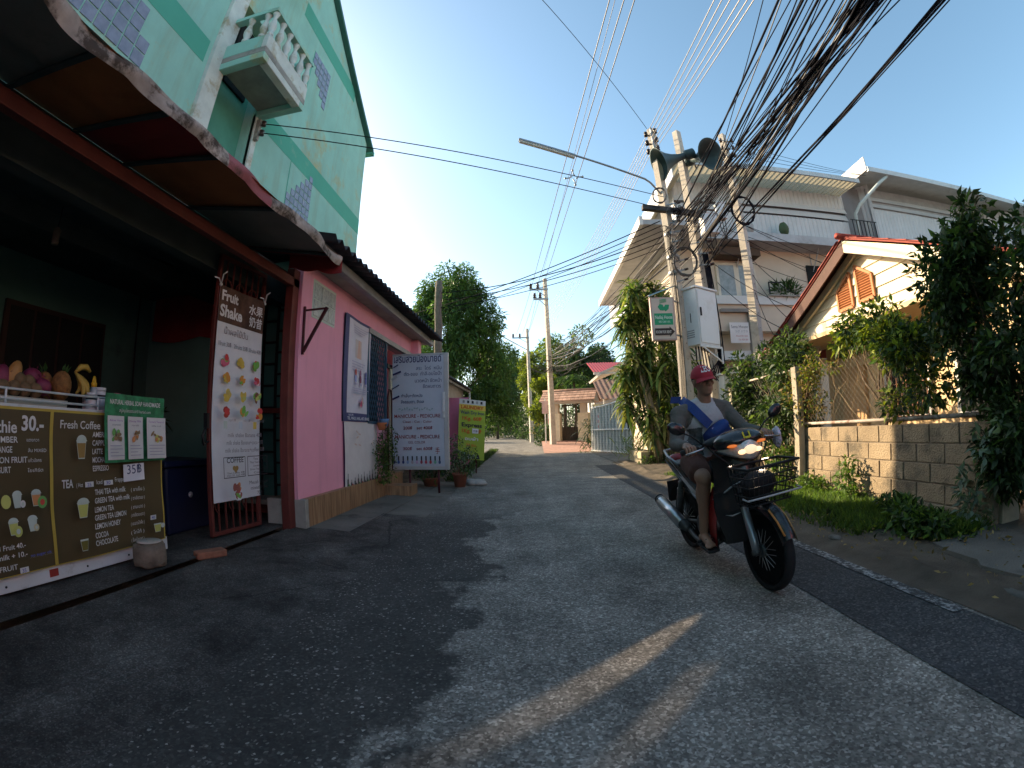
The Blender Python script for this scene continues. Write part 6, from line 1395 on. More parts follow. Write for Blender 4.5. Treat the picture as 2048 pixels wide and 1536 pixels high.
pack(235, -3.25, .02, .04, .075, M('pink_pack', (.45, .13, .2), .4, .5, 40), 'pink printed packet standing above the bags'); pack(217, -3.25, .02, .045, .07, M('blue_pack', (.14, .20, .34), .4, .5, 40), 'blue and green packet beside the tall white jar')
pbag = M('plastic_bag_red', (.20, .12, .10), .2, .7, 28, spec=.7)
pack(225, -3.14, .05, .06, .045, pbag, 'small clear bag of red snacks behind the rail'); pack(252, -3.16, .05, .085, .05, M('plastic_bag_grey', (.26, .22, .22), .15, .7, 26, spec=.8), 'larger crumpled clear bag of snacks at the right end of the counter')
# floor things
bnm = M('navy_plastic', (.01, .015, .05), .45, .1, 3, spec=.4); bi = thing('storage_bin', 'dark blue plastic storage bin on the shop floor beside the counter', 'bin', (-3.72, 3.75, .08))
mb = MB(); mb.prism([(-4.0, 3.35, .08), (-3.45, 3.35, .08), (-3.45, 4.05, .08), (-4.0, 4.05, .08)], (0, 0, .66), bnm); mb.build('body', bi, bevel=.03); mb = MB(); mb.box((-4.04, 3.31, .74), (-3.41, 4.09, .80), bnm); mb.build('lid', bi, bevel=.015); mb = MB(); mb.lathe([(.03, 0), (.03, .008)], whp, (-3.448, 3.7, .45), (1, 0, 0), 12); mb.build('badge', bi)
lp = at(298, 1140, Z=.08); mb = MB(); mb.ball((lp.x-.08, lp.y+.1, .17), (.13, .13, .11), M('grey_stump', (.20, .16, .12), .9, .35, 9, .8, 40), 18, 10, fn=lambda q: (1/max(abs(q.z)*1.15, math.hypot(q.x, q.y)))**.8*(1+.05*math.sin(5*math.atan2(q.y, q.x)))); mb.lathe([(.10, 0), (.095, .006)], M('sawn_top', (.42, .38, .32), .9), (lp.x-.08, lp.y+.1, .265), n=18)
tag(mb.build('log_stump', loc=(lp.x-.08, lp.y+.1, .07)), 'short sawn log stump standing under the end of the stall counter', 'stump')
p0, p1 = at(393, 1112, Z=.09), at(452, 1103, Z=.09); d = (p1-p0); mb = MB(); mb.obox((p0+p1)/2+V(-.03, .02, -.005), d/2, V(-d.y, d.x, 0).normalized()*.06, V(0, 0, .03), M('worn_brick', (.30, .13, .08), .9, .25, 12, .5, 60)); tag(mb.build('brick', loc=(p0+p1)/2, bevel=.012), 'worn red brick lying at the foot of the steel gate', 'brick')
# fruit shake banner tied to the gate
GN = V(gd.y, -gd.x, 0); go = V(-3.0, 3.5, 0)+GN*.035
s = Sheet(go, gd, (0, 0, 1), lambda u, v: .006*math.sin(v*4+u*3)+.01*math.exp(-((v-2.4)/.15)**2)*math.sin(u*12)); wv = ink(.66, .68, .70); bt = .42; tpz = 2.50; BW = gl
s.back(0, bt, BW, tpz, .0015, wv); s.rect(0, bt, BW, tpz, wv); brn = M('banner_chocolate', (.085, .045, .03), .6, .5, 9); s.rect(0, 2.14, BW, tpz, brn)
s.text('Fruit', .03, 2.36, .10, wv, 'l', .95, .035); s.text('Shake', .02, 2.2, .115, wv, 'l', .9, .035); s.text('水果', .46, 2.32, .085, wv, 'l', .9, .02); s.text('奶昔', .47, 2.19, .085, wv, 'l', .9, .02)
s.text('น้ำผลไม้ปั่น', .10, 2.03, .065, ink(.25, .22, .22), 'l', fit=.36); s.text('1fruit 30฿', .03, 1.91, .045, ink(.2, .2, .22), 'l', fit=.18); s.text('2fruits 35฿', .25, 1.91, .045, ink(.2, .2, .22), 'l', fit=.21); s.text('3fruits 40฿', .48, 1.91, .045, ink(.2, .2, .22), 'l', fit=.2)
def mini(u, v, cols):
    for i in range(7): s.ell(u+R.uniform(-.035, .035), v+R.uniform(-.035, .035), R.uniform(.02, .045), R.uniform(.015, .035), cols[i % len(cols)], rot=R.uniform(0, 3), n=10)
yy = ink(.62, .45, .08); og = ink(.65, .28, .05); rr_ = ink(.55, .05, .05); gg = ink(.18, .42, .08); pk = ink(.6, .12, .2)
rows = [((pk, gg, rr_), (yy, yy), (gg, rr_, gg)), ((og, yy), (og, og, gg), (pk, wv, rr_)), ((yy, ink(.5, .38, .1)), (yy, lm), (ink(.2, .08, .05), gg, lm)), ((rr_, ink(.35, .04, .03)), (gg, gg, og), (og, rr_))]
for i, rw in enumerate(rows):
    for j, c in enumerate(rw): mini(.13+.22*j, 1.77-.165*i, c)
for j, (c, t) in enumerate(((gl_, 'yogurt 10฿'), (ink(.5, .55, .6), 'milk 10฿'), (yy, 'honey 15฿'))): s.rect(.05+.21*j, 1.12, .10+.21*j, 1.19, c); s.text(t, .115+.21*j, 1.19, .025, ink(.3, .25, .25), 'l', fit=.10)
for k, t in enumerate(('milk shake Banana 40฿', 'milk shake Banana+coco 45฿', 'milk shake Banana+coffee 50฿')): s.text(t, BW/2, 1.04-.072*k, .042, ink(.14, .13, .15), 'c', fit=.50+.04*k)
def rbox(u0, v0, u1, v1): 
    for a, b in (((u0, v0), (u1, v0)), ((u1, v0), (u1, v1)), ((u1, v1), (u0, v1)), ((u0, v1), (u0, v0))): s.line([a, b], .007, Kk)
rbox(.03, .66, .34, .85+.0); rbox(.37, .66, .68, .85)
s.k += 1
s.text('COFFEE', .185, .80, .05, Kk, 'c', fit=.24, bold=.015)
u_, v_ = .185, .74; s.ell(u_-.018, v_+.008, .024, .022, cf); s.ell(u_+.018, v_+.008, .024, .022, cf); s.poly([(u_-.04, v_), (u_+.04, v_), (u_, v_-.04)], cf)
for k, t in enumerate(('Thai Coffee 30฿', 'Hot 35  Iced 40฿')): s.text(t, .185, .695-.022*k, .018, Kk, 'c', fit=.25)
for k, t in enumerate(('Tea 30฿', 'Thai Tea with milk', 'Lemon Tea', 'Green Tea with milk', 'Cocoa')): s.text(t, .525, .815-.034*k, .02, Kk, 'c', fit=.16 if k in (0, 2, 4) else .27)
mini(.18, .54, (ink(.3, .1, .08), or_, rr_)); mini(.19, .5, (ink(.3, .1, .08), wv, gg))
for k, t in enumerate(('Meusli yogurt', 'mixed fruits', '70฿')): s.text(t, .50, .58-.055*k, .036, Kk, 'c', fit=(.30, .27, .08)[k])
fs = s.build('fruit_shake_banner', loc=(-2.95, 3.85, .42)); tag(fs, 'tall white Fruit Shake banner with rows of fruit pictures tied to the steel gate', 'banner')
mb = MB()
for p in (go+V(0, 0, 2.5), go+gd*BW+V(0, 0, 2.48)): mb.tube([p, p+V(.02, -.06, .04), p+V(.03, -.14, .03)], .007, wv, 6); mb.tube([p, p+V(.02, .0, .1), p+V(.05, .02, .13)], .007, wv, 6); mb.ball(p, .018, wv, 8, 6)
mb.build('tie', fs, fix=False)
# posters on the salon wall
uv = pl_uv(X=PX+.05); s = Sheet((PX+.03, 0, 0), (0, 1, 0), (0, 0, 1), lambda u, v: .01*math.sin(u*7+v*2)); nv = ink(.06, .07, .17); lp_ = ink(.62, .60, .66)
s.back(5.62, 1.24, 6.6, 2.72, .02, ink(.05, .05, .10)); s.rect(5.62, 1.24, 6.6, 2.72, nv); s.rect(5.74, 1.36, 6.58, 2.68, lp_); s.rect(5.62, 1.24, 6.6, 1.36, nv)
sk = ink(.60, .38, .30); s.rect(5.98, 2.15, 6.26, 2.42, ink(.55, .48, .46)); s.poly([(6.05, 2.15), (6.12, 2.42), (6.2, 2.42), (6.22, 2.15)], sk); lv = ink(.45, .42, .55)
for k in range(4): s.rect(5.9, 2.60-.035*k, 6.5-.08*k, 2.612-.035*k, lv); s.rect(5.85, 2.08-.04*k, 6.4-.07*k, 2.092-.04*k, lv)
for k, (u, c) in enumerate(((5.98, ink(.3, .35, .6)), (6.17, ink(.25, .05, .1)), (6.4, ink(.12, .13, .35)))): s.rect(u-.035, 1.80, u+.035, 1.90, c); s.ell(u, 1.94, .03, .05, (rd_, ink(.4, .1, .2), ink(.1, .1, .3))[k]); s.rect(u-.05, 1.76, u+.05, 1.79, lv)
for k in range(3): s.rect(5.85, 1.70-.03*k, 6.5-.05*k, 1.71-.03*k, lv)
for k in range(8): s.ell(6.2+R.uniform(-.1, .1), 1.52+R.uniform(-.07, .07), .05, .02, (pk, sk, lv)[k % 3], rot=R.uniform(0, 3))
s.text('NAIL SPA', 5.72, 1.315, .03, wv, 'l', .9); s.text('TEL, WAX, NAIL, ART, SERVICE', 5.68, 1.265, .04, wv, 'l', fit=.8, bold=.02)
tag(s.build('nail_poster', loc=(PX, 6.1, 1.24)), 'tall pale nail salon poster with navy borders on the pink wall', 'poster')
s = Sheet((PX+.03, 0, 0), (0, 1, 0), (0, 0, 1), lambda u, v: .006*math.sin(u*5+v*6)); pw = ink(.66, .63, .62)
s.back(5.65, .31, 6.92, 1.235, .02, ink(.2, .08, .2)); s.rect(5.65, .31, 6.92, 1.235, pw)
for k in range(11):
    u = 5.74+.11*k; h = R.uniform(.09, .19); s.rect(u-.02, .34, u+.02, .34+h*.6, Kk); s.rect(u-.008, .34+h*.6, u+.008, .34+h, Kk); s.ell(u+.035, .36, .02, .025, (gn_, rd_, Kk)[k % 3])
for k in range(5): s.ell(5.9+R.uniform(0, .3), 1.0+R.uniform(-.1, .12), .05, .012, ink(.6, .45, .38), rot=R.uniform(-.5, .5))
tag(s.build('white_poster', loc=(PX, 6.3, .31)), 'wide mostly blank white poster with a row of tiny black figures, below the window', 'poster')

# manicure sign board hung out from the salon doorway
SY = 7.7; uv = pl_uv(Y=SY); a = uv(786, 939); b = uv(896, 705); mz0, mz1, mx0, mx1 = a[1], b[1], a[0], b[0]
ms = thing('manicure_sign', 'pale blue manicure and pedicure sign board with Thai lettering, hung out beside the salon door', 'sign', ((mx0+mx1)/2, SY, mz0))
mb = MB(); alum = M('dull_aluminium', (.42, .43, .43), .45, .1, 5, metal=.3)
mb.box((mx0, SY+.005, mz0), (mx1, SY+.07, mz1), alum); mb.box((mx1-.075, SY-.012, mz0), (mx1, SY+.005, mz1), alum); mb.box((mx0, SY-.012, mz1-.03), (mx1-.075, SY+.005, mz1), alum); mb.box((mx0, SY-.012, mz0), (mx1-.075, SY+.005, mz0+.06), alum)
mb.box((mx1-.10, SY-.03, mz0+.9), (mx1-.06, SY-.012, mz0+1.35), whp); mb.build('frame', ms, bevel=.004)
mb = MB(); mb.bar((mx0, SY+.04, mz1-.2), (PX-.02, SY+.04, mz1-.2), .03, .03, fe); mb.bar((mx0, SY+.04, mz0+.3), (PX-.02, SY+.04, mz0+.3), .03, .03, fe); mb.tube([(mx0+.3, SY+.04, 0), (mx0+.3, SY+.04, mz0)], .02, fe); mb.tube([(mx1-.2, SY+.04, 0), (mx1-.2, SY+.04, mz0)], .02, fe); mb.build('bracket', ms)
s = Sheet((0, SY, 0), (1, 0, 0), (0, 0, 1), lambda u, v: .003*math.sin(u*6+v*5)+.004*math.exp(-((u-mx0-.18-.15*(mz0+1.0-v))/.05)**2)*(v < mz0+1.05)); pb = M('sign_pale_blue', (.44, .50, .57), .55, .05, 2)
s.back(mx0+.005, mz0+.06, mx1-.08, mz1-.03, .002, pb); s.rect(mx0+.005, mz0+.06, mx1-.08, mz1-.03, pb); nb = ink(.03, .035, .11); rdk = ink(.25, .05, .06)
for t, x0, y, x1, h, m, bo in (('เสริมสวยน้องมายด์', 788, 726, 883, 14, nb, .02), ('สระ  ไดร์  หนีบ', 832, 740, 883, 7, nb, 0), ('ตัด-ซอย  ทำสี-อบไอน้ำ', 808, 752, 883, 7, nb, 0), ('นวดหน้า ขัดหน้า', 830, 765, 883, 7, nb, 0), ('ยืดผมถาวร', 846, 776, 882, 7, nb, 0), ('ทำเล็บ+ตัดหนัง', 803, 795, 845, 6, nb, .005), ('สีธรรมดา, สีเจล', 802, 807, 848, 6, nb, .005),
                             ('MANICURE - PEDICURE', 789, 836, 881, 7, rdk, .01), ('Clean - Cut - Color', 806, 846, 864, 5, rdk, 0), ('200฿   set 400฿', 807, 859, 866, 6, rdk, .01), ('MANICURE - PEDICURE', 791, 877, 880, 7, rdk, .01), ('GEL COLOR', 817, 887, 851, 5, rdk, 0), ('300฿   set 600฿', 807, 900, 866, 6, rdk, .01)): put(s, uv, t, x0, y, x1, h, m, bo)
s.text('手', mx1-.20, mz0+.285, .09, rdk, 'c', .7); gz_ = ink(.33, .38, .42)
for k in range(14): a = uv(800+5*k, 818+2*math.sin(k*1.7)); s.ell(a[0], a[1], .022, .008, ink(.25, .36, .33), rot=k)
for k, (x, y, L, rt) in enumerate(((793, 733, .10, .5), (795, 747, .16, .35), (790, 757, .12, .6), (792, 775, .16, .5), (793, 796, .14, .4))): a = uv(x, y); c, n_ = math.cos(rt), math.sin(rt); s.line([(a[0]-L/2*c, a[1]-L/2*n_), (a[0]+L/2*c, a[1]+L/2*n_)], .02+.012*(k % 3), nb if k != 2 else gz_)
for k in range(11):
    a = uv(790+9.1*k, 925); cl_ = (nb, ink(.06, .12, .33), ink(.03, .05, .18), ink(.2, .3, .5), ink(.4, .33, .36), ink(.5, .33, .5), ink(.36, .06, .09), ink(.42, .06, .1), ink(.4, .05, .06), ink(.16, .4, .28), ink(.06, .1, .2))[k]
    s.rect(a[0]-.012, a[1]+.03, a[0]+.012, a[1]+.115, Kk); s.ell(a[0], a[1]+.01, .022, .03, cl_)
s.build('panel', parent=ms)
# laundry sign leaning by the verge
o = at(915, 917, Y=11.3); ux = at(968, 921, Y=11.5)-o; vy = at(919, 797, Y=11.35)-o; LW, LH = ux.length, vy.length
s = Sheet(o, ux, vy, lambda u, v: .008*math.sin(u*8+v*4)); lg = M('lime_vinyl', (.30, .42, .045), .55, .1, 3); s.back(0, 0, LW, LH, .012, lg); s.rect(0, 0, LW, LH*.83, lg); s.rect(0, LH*.83, LW, LH*.915, ink(.62, .48, .08)); s.rect(0, LH*.915, LW, LH, ink(.55, .57, .55))
for k in range(5): s.rect(LW*(.12+.17*k), LH*.935, LW*(.20+.17*k), LH*.98, (ink(.2, .2, .2), Kk, Kk, ink(.3, .3, .3), Kk)[k])
ro = ink(.50, .13, .02)
for t, v, h, m, f, bo in (('LAUNDRY', .842, .055, ro, .86, .04), ('Wash Dry Iron', .755, .055, nb, .9, .015), ('1Kg. 60฿', .655, .06, ro, .74, .03), ('Express', .545, .065, Kk, .76, .03), ('1Kg.  70฿', .445, .06, ro, .74, .03), ('อบผ้า', .32, .05, wv, .5, .015), ('24 ชม.', .22, .045, ro, .4, .02)): s.text(t, LW*.5, LH*v, LH*h, m, 'c', bold=bo, fit=LW*f)
s.rect(LW*.52, LH*.44, LW*.75, LH*.52, wv); s.text('70฿', LW*.635, LH*.46, LH*.035, nb, 'c')
for k in range(4): u = LW*(.25+.17*k); s.poly([(u-.05, .02), (u+.05, .02), (u+.02, .13), (u-.03, .13)], (Kk, wv, Kk, Kk)[k])
ls = s.build('laundry_sign', loc=o); tag(ls, 'lime green laundry sign leaning at the left verge, behind the manicure sign', 'sign')
for u in (LW*.25, LW*.7): mb = MB(); p = o+ux.normalized()*u+s.n*-.03; mb.tube([p+V(0, .1, 1.2), V(p.x, p.y, 0)], .02, fe); mb.build('leg', ls, fix=False)
# ---------------------------------------------------------------- motorbike and rider
STREAK_W = 40.
LEAN = rad(7); bf = V(.0817, -.9967, 0).normalized(); bl0 = V(0, 0, 1).cross(bf); bu = V(0, 0, 1)*math.cos(LEAN)-bl0*math.sin(LEAN); bl = bu.cross(bf)
BO = V(1.45, 3.27, .0); BM = Matrix(((bf.x, bl.x, bu.x, BO.x), (bf.y, bl.y, bu.y, BO.y), (bf.z, bl.z, bu.z, BO.z), (0, 0, 0, 1))); BI = BM.inverted()


def LB(): m = MB(); m.T = BM; return m


gl_blk = M('gloss_black_plastic', (.012, .012, .013), .25, .05, 3, spec=.5, coat=.3); mt_blk = M('matt_black_plastic', (.02, .02, .021), .6, .1, 6); chrome = M('brushed_steel', (.50, .50, .50), .3, .1, 12, metal=.9); dsteel = M('dark_engine_metal', (.09, .09, .09), .5, .2, 12, metal=.6)
redp = M('red_bike_plastic', (.28, .012, .015), .35, .05, 3, spec=.5); silv = M('silver_sticker', (.45, .45, .46), .35, .05); tyre = M('tyre_rubber', (.016, .016, .017), .85, .15, 20, .3, 60); orl = M('orange_lens', (.75, .16, .03), .15, .05, spec=.6, emit=(1, .25, .04, .25)); lensm = M('headlamp_lens', (.62, .60, .56), .08, .25, 35, .4, 45, spec=.9, metal=.5)
bike = thing('motorbike', 'black and red motorbike with a lit headlamp and black wire basket, ridden towards the viewer', 'motorbike', BO)


def wheel(ax, nm, w_, disc):
    m = LB(); m.lathe([(.225, -.018), (.232, -.022), (.238, -.018), (.236, 0), (.238, .018), (.232, .022), (.225, .018), (.222, 0), (.225, -.018)], chrome, (ax, 0, .275), (0, 1, 0), 40); wh = m.build(nm, bike, fix=True)
    m = LB(); m.lathe([(.234, -.024), (.246, -w_), (.264, -w_*.9), (.274, -w_*.45), (.277, 0), (.274, w_*.45), (.264, w_*.9), (.246, w_), (.234, .024), (.234, -.024)], tyre, (ax, 0, .275), (0, 1, 0), 48); m.build('tyre', wh)
    m = LB(); m.lathe([(.03, -.055), (.045, -.05), (.045, -.03), (.025, -.02), (.025, .02), (.045, .03), (.045, .05), (.03, .055)], dsteel, (ax, 0, .275), (0, 1, 0), 18)
    if disc: m.lathe([(.06, .055), (.11, .055), (.11, .06), (.06, .06)], chrome, (ax, 0, .275), (0, 1, 0), 30)
    m.build('hub', wh); m = LB()
    for k in range(36):
        t = 2*math.pi*k/36; t2 = t+(.35 if k % 2 else -.35); s = .04 if (k//2) % 2 else -.04
        m.tube([(ax+.04*math.cos(t2), s, .275+.04*math.sin(t2)), (ax+.225*math.cos(t), s*.2, .275+.225*math.sin(t))], .0022, chrome, 4, False)
    m.build('spokes', wh, fix=False)


wheel(.61, 'front_wheel', .036, True); wheel(-.61, 'rear_wheel', .048, False)
for s in (-1, 1):
    m = LB(); m.tube([(.61, s*.085, .275), (.585, s*.085, .35), (.50, s*.085, .56)], [.024, .026, .026], M('fork_silver', (.32, .33, .34), .35, .1, metal=.7), 12); m.tube([(.50, s*.085, .56), (.43, s*.08, .72)], .018, dsteel, 10); m.tube([(.61, s*.05, .275), (.61, s*.11, .275)], .022, dsteel, 10); m.build('fork_leg', bike)
m = LB()
def fend(a, b): t = rad(24+128*a); r = .312-.02*abs(2*b-1)**2; w_ = .062*(1-.25*abs(a-.4)); return V(.61+r*math.cos(t), (b-.5)*2*w_, .275+r*math.sin(t)*1.05-.03*abs(2*b-1)**3)
m.grid(fend, 26, 8, gl_blk); m.grid(lambda a, b: fend(a, b)-V(.006*math.cos(rad(24+128*a)), 0, .006*math.sin(rad(24+128*a))), 26, 8, mt_blk)
m.tube([(.885, -.045, .43), (.83, -.055, .51), (.75, -.058, .57)], .006, M('orange_pinstripe', (.6, .25, .06), .4), 6); m.build('front_fender', bike, fix=False)
# front cowl and leg shields
m = LB()
def cowl(a, b):
    c = .30+.62*a; q = (b-.5)*2; w_ = .125+.10*math.sin(min(1, max(0, (a-.05)/.75))*math.pi*.75); a0 = .40+.10*math.sin(a*2.4)-.03*a; return V(a0-.13*abs(q)**1.7, q*w_, c-.04*abs(q))
m.grid(cowl, 14, 14, gl_blk); m.grid(lambda a, b: cowl(a, b)-V(.012, 0, 0), 14, 14, mt_blk)
m.build('front_cowl', bike, fix=False)
for s in (-1, 1):
    m = LB(); m.grid(lambda a, b: V(.30-.16*b-.10*a, s*(.15-.02*b+.03*math.sin(a*3)), .62-.42*a+.04*b), 10, 5, redp); m.grid(lambda a, b: V(.29-.16*b-.10*a, s*(.138-.02*b+.03*math.sin(a*3)), .62-.42*a+.04*b), 10, 5, mt_blk); m.build('leg_shield', bike, fix=False)
    m = LB(); m.tube([(.50, s*.05, .74), (.45, s*.13, .70), (.36, s*.19, .63), (.27, s*.2, .60)], [.003, .006, .005, .002], silv, 6); m.tube([(.47, s*.10, .52), (.43, s*.14, .50), (.38, s*.165, .50)], [.002, .005, .002], silv, 6); m.build('sticker', bike)
# headlamp unit in the handlebar cowl
m = LB(); m.ball((.375, 0, .985), (.135, .20, .075), gl_blk, 22, 12, fn=lambda p: 1-.25*max(0, -p.x)*abs(p.y)); m.ball((.30, 0, .99), (.08, .24, .045), mt_blk, 16, 8); hc = m.build('handlebar_cowl', bike)
m = LB()
def lens(a, b):
    q = (a-.5)*2; top_ = .985-.010*abs(q)-.045*abs(q)**3; bot = .865+.075*abs(q)**1.6; c = bot+(top_-bot)*b; return V(.545-.16*abs(q)**1.8-.035*b*b-.02*(1-b)**2, q*.185, c)
m.grid(lens, 22, 8, lensm); hl = m.build('headlamp', bike, fix=False)
m = LB(); m.ball((.525, .0, .925), (.022, .05, .03), M('lamp_glow', (1, .8, .55), .3, emit=(1, .70, .42, .45)), 14, 8); m.ball((.517, -.062, .917), (.018, .03, .016), M('lamp_reflector', (.9, .6, .4), .2, emit=(1, .55, .28, 1.0)), 12, 7); m.ball((.517, .062, .917), (.018, .03, .016), MATS['lamp_reflector'], 12, 7); m.build('bulb', hl)
for s in (-1, 1): m = LB(); m.ball((.483, s*.112, .962), (.022, .038, .011), orl, 14, 7); m.build('indicator', hl)
m = LB(); m.tube([lens(i/20, 0)+V(.004, 0, -.004) for i in range(21)], .008, gl_blk, 6); m.build('headlamp_rim', hl)
s = Sheet((.505, -.03, 1.0), (0, 1, 0), (-.45, 0, 1)); s.mb.T = BM; s.rect(0, 0, .012, .045, ink(.62, .52, .03)); s.rect(.045, 0, .057, .045, ink(.62, .52, .03)); s.rect(.012, -.004, .045, .010, ink(.62, .52, .03)); s.build('badge', parent=hc)
m = LB(); m.tube([(.25, -.36, .955), (.26, -.2, .975), (.30, 0, 1.0), (.26, .2, .975), (.25, .36, .955)], .012, dsteel, 8); m.build('handlebar', bike)
for s in (-1, 1):
    m = LB(); m.tube([(.252, s*.25, .967), (.25, s*.38, .953)], .019, mt_blk, 10); m.build('grip', bike)
    m = LB(); m.tube([(.29, s*.20, .975), (.34, s*.26, .965), (.325, s*.38, .945)], [.007, .006, .007], chrome, 6); m.build('brake_lever', bike)
    m = LB(); m.tube([(.27, s*.22, .985), (.27, s*.30, 1.06), (.27, s*.36, 1.09)], .006, mt_blk, 6); mo = m.build('mirror', bike)
    m = LB(); m.ball((.275, s*.40, 1.125), (.022, .068, .042), gl_blk, 16, 9, Euler((s*.45, 0, 0)).to_matrix()); m.build('mirror_shell', mo)
# wire basket
m = LB(); bk_ = M('black_wire', (.015, .015, .016), .5)
def br(t, k): w_ = .15+.04*k; a0, a1 = .53, .70+.07*k; return [V(a0, -w_, t), V(a1, -w_, t), V(a1, w_, t), V(a0, w_, t)]
for c, k in ((.60, 0), (.66, .3), (.72, .6), (.78, .8), (.84, 1)): m.tube(br(c, k), .005 if c < .83 else .009, bk_, 6, closed=True)
for k in range(11):
    f = -1+.2*k; m.tube([(.53, .15*f, .60), (.70, .15*f, .60), (.77, .19*f, .84)], .003, bk_, 4)
for k in range(6):
    for s in (-1, 1): m.tube([(.53+.034*k, s*.15, .60), (.53+.048*k, s*.19, .84)], .003, bk_, 4)
m.tube([(.70, -.2, .66), (.76, -.2, .655), (.76, .2, .655), (.70, .2, .66)], .006, silv, 6)
m.build('basket', bike, fix=False)
m = LB(); m.ball((.60, -.02, .71), (.07, .13, .09), M('dark_bag', (.014, .013, .014), .7, .3, 12, .5, 30), 16, 10); tag(m.build('basket_bag', loc=BM @ V(.60, -.02, .64)), 'black bag lying in the motorbike basket', 'bag')
# frame, engine, seat, tail
m = LB(); m.ball((-.31, 0, .755), (.40, .13, .06), M('seat_vinyl', (.018, .018, .019), .5, .15, 20), 22, 10, fn=lambda p: (1/max(abs(p.x)*.9, abs(p.y), abs(p.z), .1))**.45); m.build('seat', bike)
for s in (-1, 1):
    m = LB(); m.grid(lambda a, b: V(.02-.85*a, s*(.135-.045*a*a+.015*math.sin(b*3)), .46+.30*a-.0*b+(.24-.17*a)*b), 16, 6, gl_blk); m.grid(lambda a, b: V(.02-.85*a, s*(.12-.045*a*a), .46+.30*a+(.24-.17*a)*b), 16, 6, mt_blk); sp_ = m.build('side_panel', bike, fix=False)
    m = LB(); m.grid(lambda a, b: V(-.05-.70*a, s*(.150-.045*a*a), .53+.27*a+(.05-.02*a)*b), 12, 1, silv); m.grid(lambda a, b: V(.0-.55*a, s*(.150-.04*a*a), .50+.24*a+(.022)*b), 12, 1, redp); m.build('stripe', sp_, fix=False)
m = LB(); m.tube([(-.45, -.13, .78), (-.62, -.15, .84), (-.80, -.11, .88), (-.84, 0, .885), (-.80, .11, .88), (-.62, .15, .84), (-.45, .13, .78)], .013, M('grey_rail', (.30, .30, .31), .35, metal=.6), 8); m.build('grab_rail', bike)
m = LB(); m.ball((-.80, 0, .79), (.07, .09, .05), redp, 14, 8); m.build('tail_lamp', bike)
m = LB(); m.grid(lambda a, b: V(-.61-.325*math.cos(rad(20+110*a)), (b-.5)*.15, .275+.325*math.sin(rad(20+110*a))), 16, 4, mt_blk); m.box((-.93, -.08, .40), (-.92, .08, .58), mt_blk); m.build('rear_fender', bike, fix=False)
m = LB(); m.ball((.05, 0, .30), (.20, .11, .10), dsteel, 16, 10, fn=lambda p: 1+.06*math.sin(14*p.x)); m.ball((-.10, 0, .33), (.14, .13, .12), dsteel, 16, 10); m.lathe([(.08, 0), (.085, .03), (.06, .04)], dsteel, (-.10, -.11, .33), (0, -1, 0), 18)
for k in range(6): m.box((.16+.022*k, -.07, .27), (.168+.022*k, .07, .42), dsteel)
m.build('engine', bike)
m = LB(); m.tube([(.40, 0, .78), (.25, 0, .58), (.0, 0, .48), (-.25, 0, .52), (-.5, 0, .66)], .035, mt_blk, 8); m.tube([(-.15, -.11, .34), (-.61, -.11, .275)], .02, dsteel, 8); m.tube([(-.15, .11, .34), (-.61, .11, .275)], .02, dsteel, 8); m.box((-.62, .10, .22), (-.15, .13, .36), mt_blk); m.build('frame', bike)
for s in (-1, 1): m = LB(); m.tube([(-.58, s*.13, .30), (-.45, s*.13, .64)], .022, dsteel, 8); m.tube([(-.56+.02*0, s*.13, .34), (-.47, s*.13, .58)], .03, M('shock_spring', (.08, .08, .08), .4, .3, 60), 10); m.build('rear_shock', bike)
m = LB(); m.tube([(.12, -.06, .25), (.08, -.15, .20), (-.15, -.17, .22), (-.30, -.175, .28)], .018, dsteel, 8); m.tube([(-.28, -.175, .27), (-.36, -.185, .30), (-.80, -.20, .43), (-.84, -.20, .445)], [.03, .048, .05, .042], dsteel, 14); ex = m.build('exhaust', bike)
m = LB(); m.tube([(-.36, -.196, .305), (-.78, -.21, .43)], .052, chrome, 14); m.lathe([(.045, 0), (.045, .006), (.02, .008)], mt_blk, (-.845, -.202, .447), (-.95, 0, .3), 14); m.build('heat_shield', ex)
for s in (-1, 1): m = LB(); m.tube([(.03, s*.08, .25), (.03, s*.24, .25)], .013, mt_blk, 8); m.build('footpeg', bike)
m = LB(); m.tube([(.03, -.12, .24), (.12, -.14, .21), (.17, -.15, .22)], .008, chrome, 6); m.build('brake_pedal', bike)

for s in (-1, 1): m = LB(); m.tube([(.29, s*.20, .97), (.40, s*.21, .93), (.44, s*.12, .84), (.45, s*.06, .72)], .005, mt_blk, 6); m.build('control_cable', bike)
m = LB(); m.tube([(.47, .1, .84), (.56, .11, .66), (.60, .10, .42)], .006, mt_blk, 6); m.build('brake_hose', bike)
# two added spots by the headlamp; they stand in for reflected sun streaks
for (a, b, c), tg in (((.52, -.13, .92), (.48, 2.02)), ((.47, .17, .93), (.80, 1.92))):
    ld_ = bpy.data.lights.new('streak_spot', 'SPOT'); ld_.energy = STREAK_W; ld_.color = (1, .76, .52); ld_.spot_size = rad(50); ld_.spot_blend = .7; ld_.shadow_soft_size = .02
    lo_ = bpy.data.objects.new('streak_spot', ld_); COL.objects.link(lo_); p = BM @ V(a, b, c); dn = (V(tg[0], tg[1], 0)-p).normalized()
    lo_.location = p; lo_.rotation_euler = dn.to_track_quat('-Z', 'Y').to_euler(); lo_.scale = (.15 if b < 0 else .10, 1, 1)
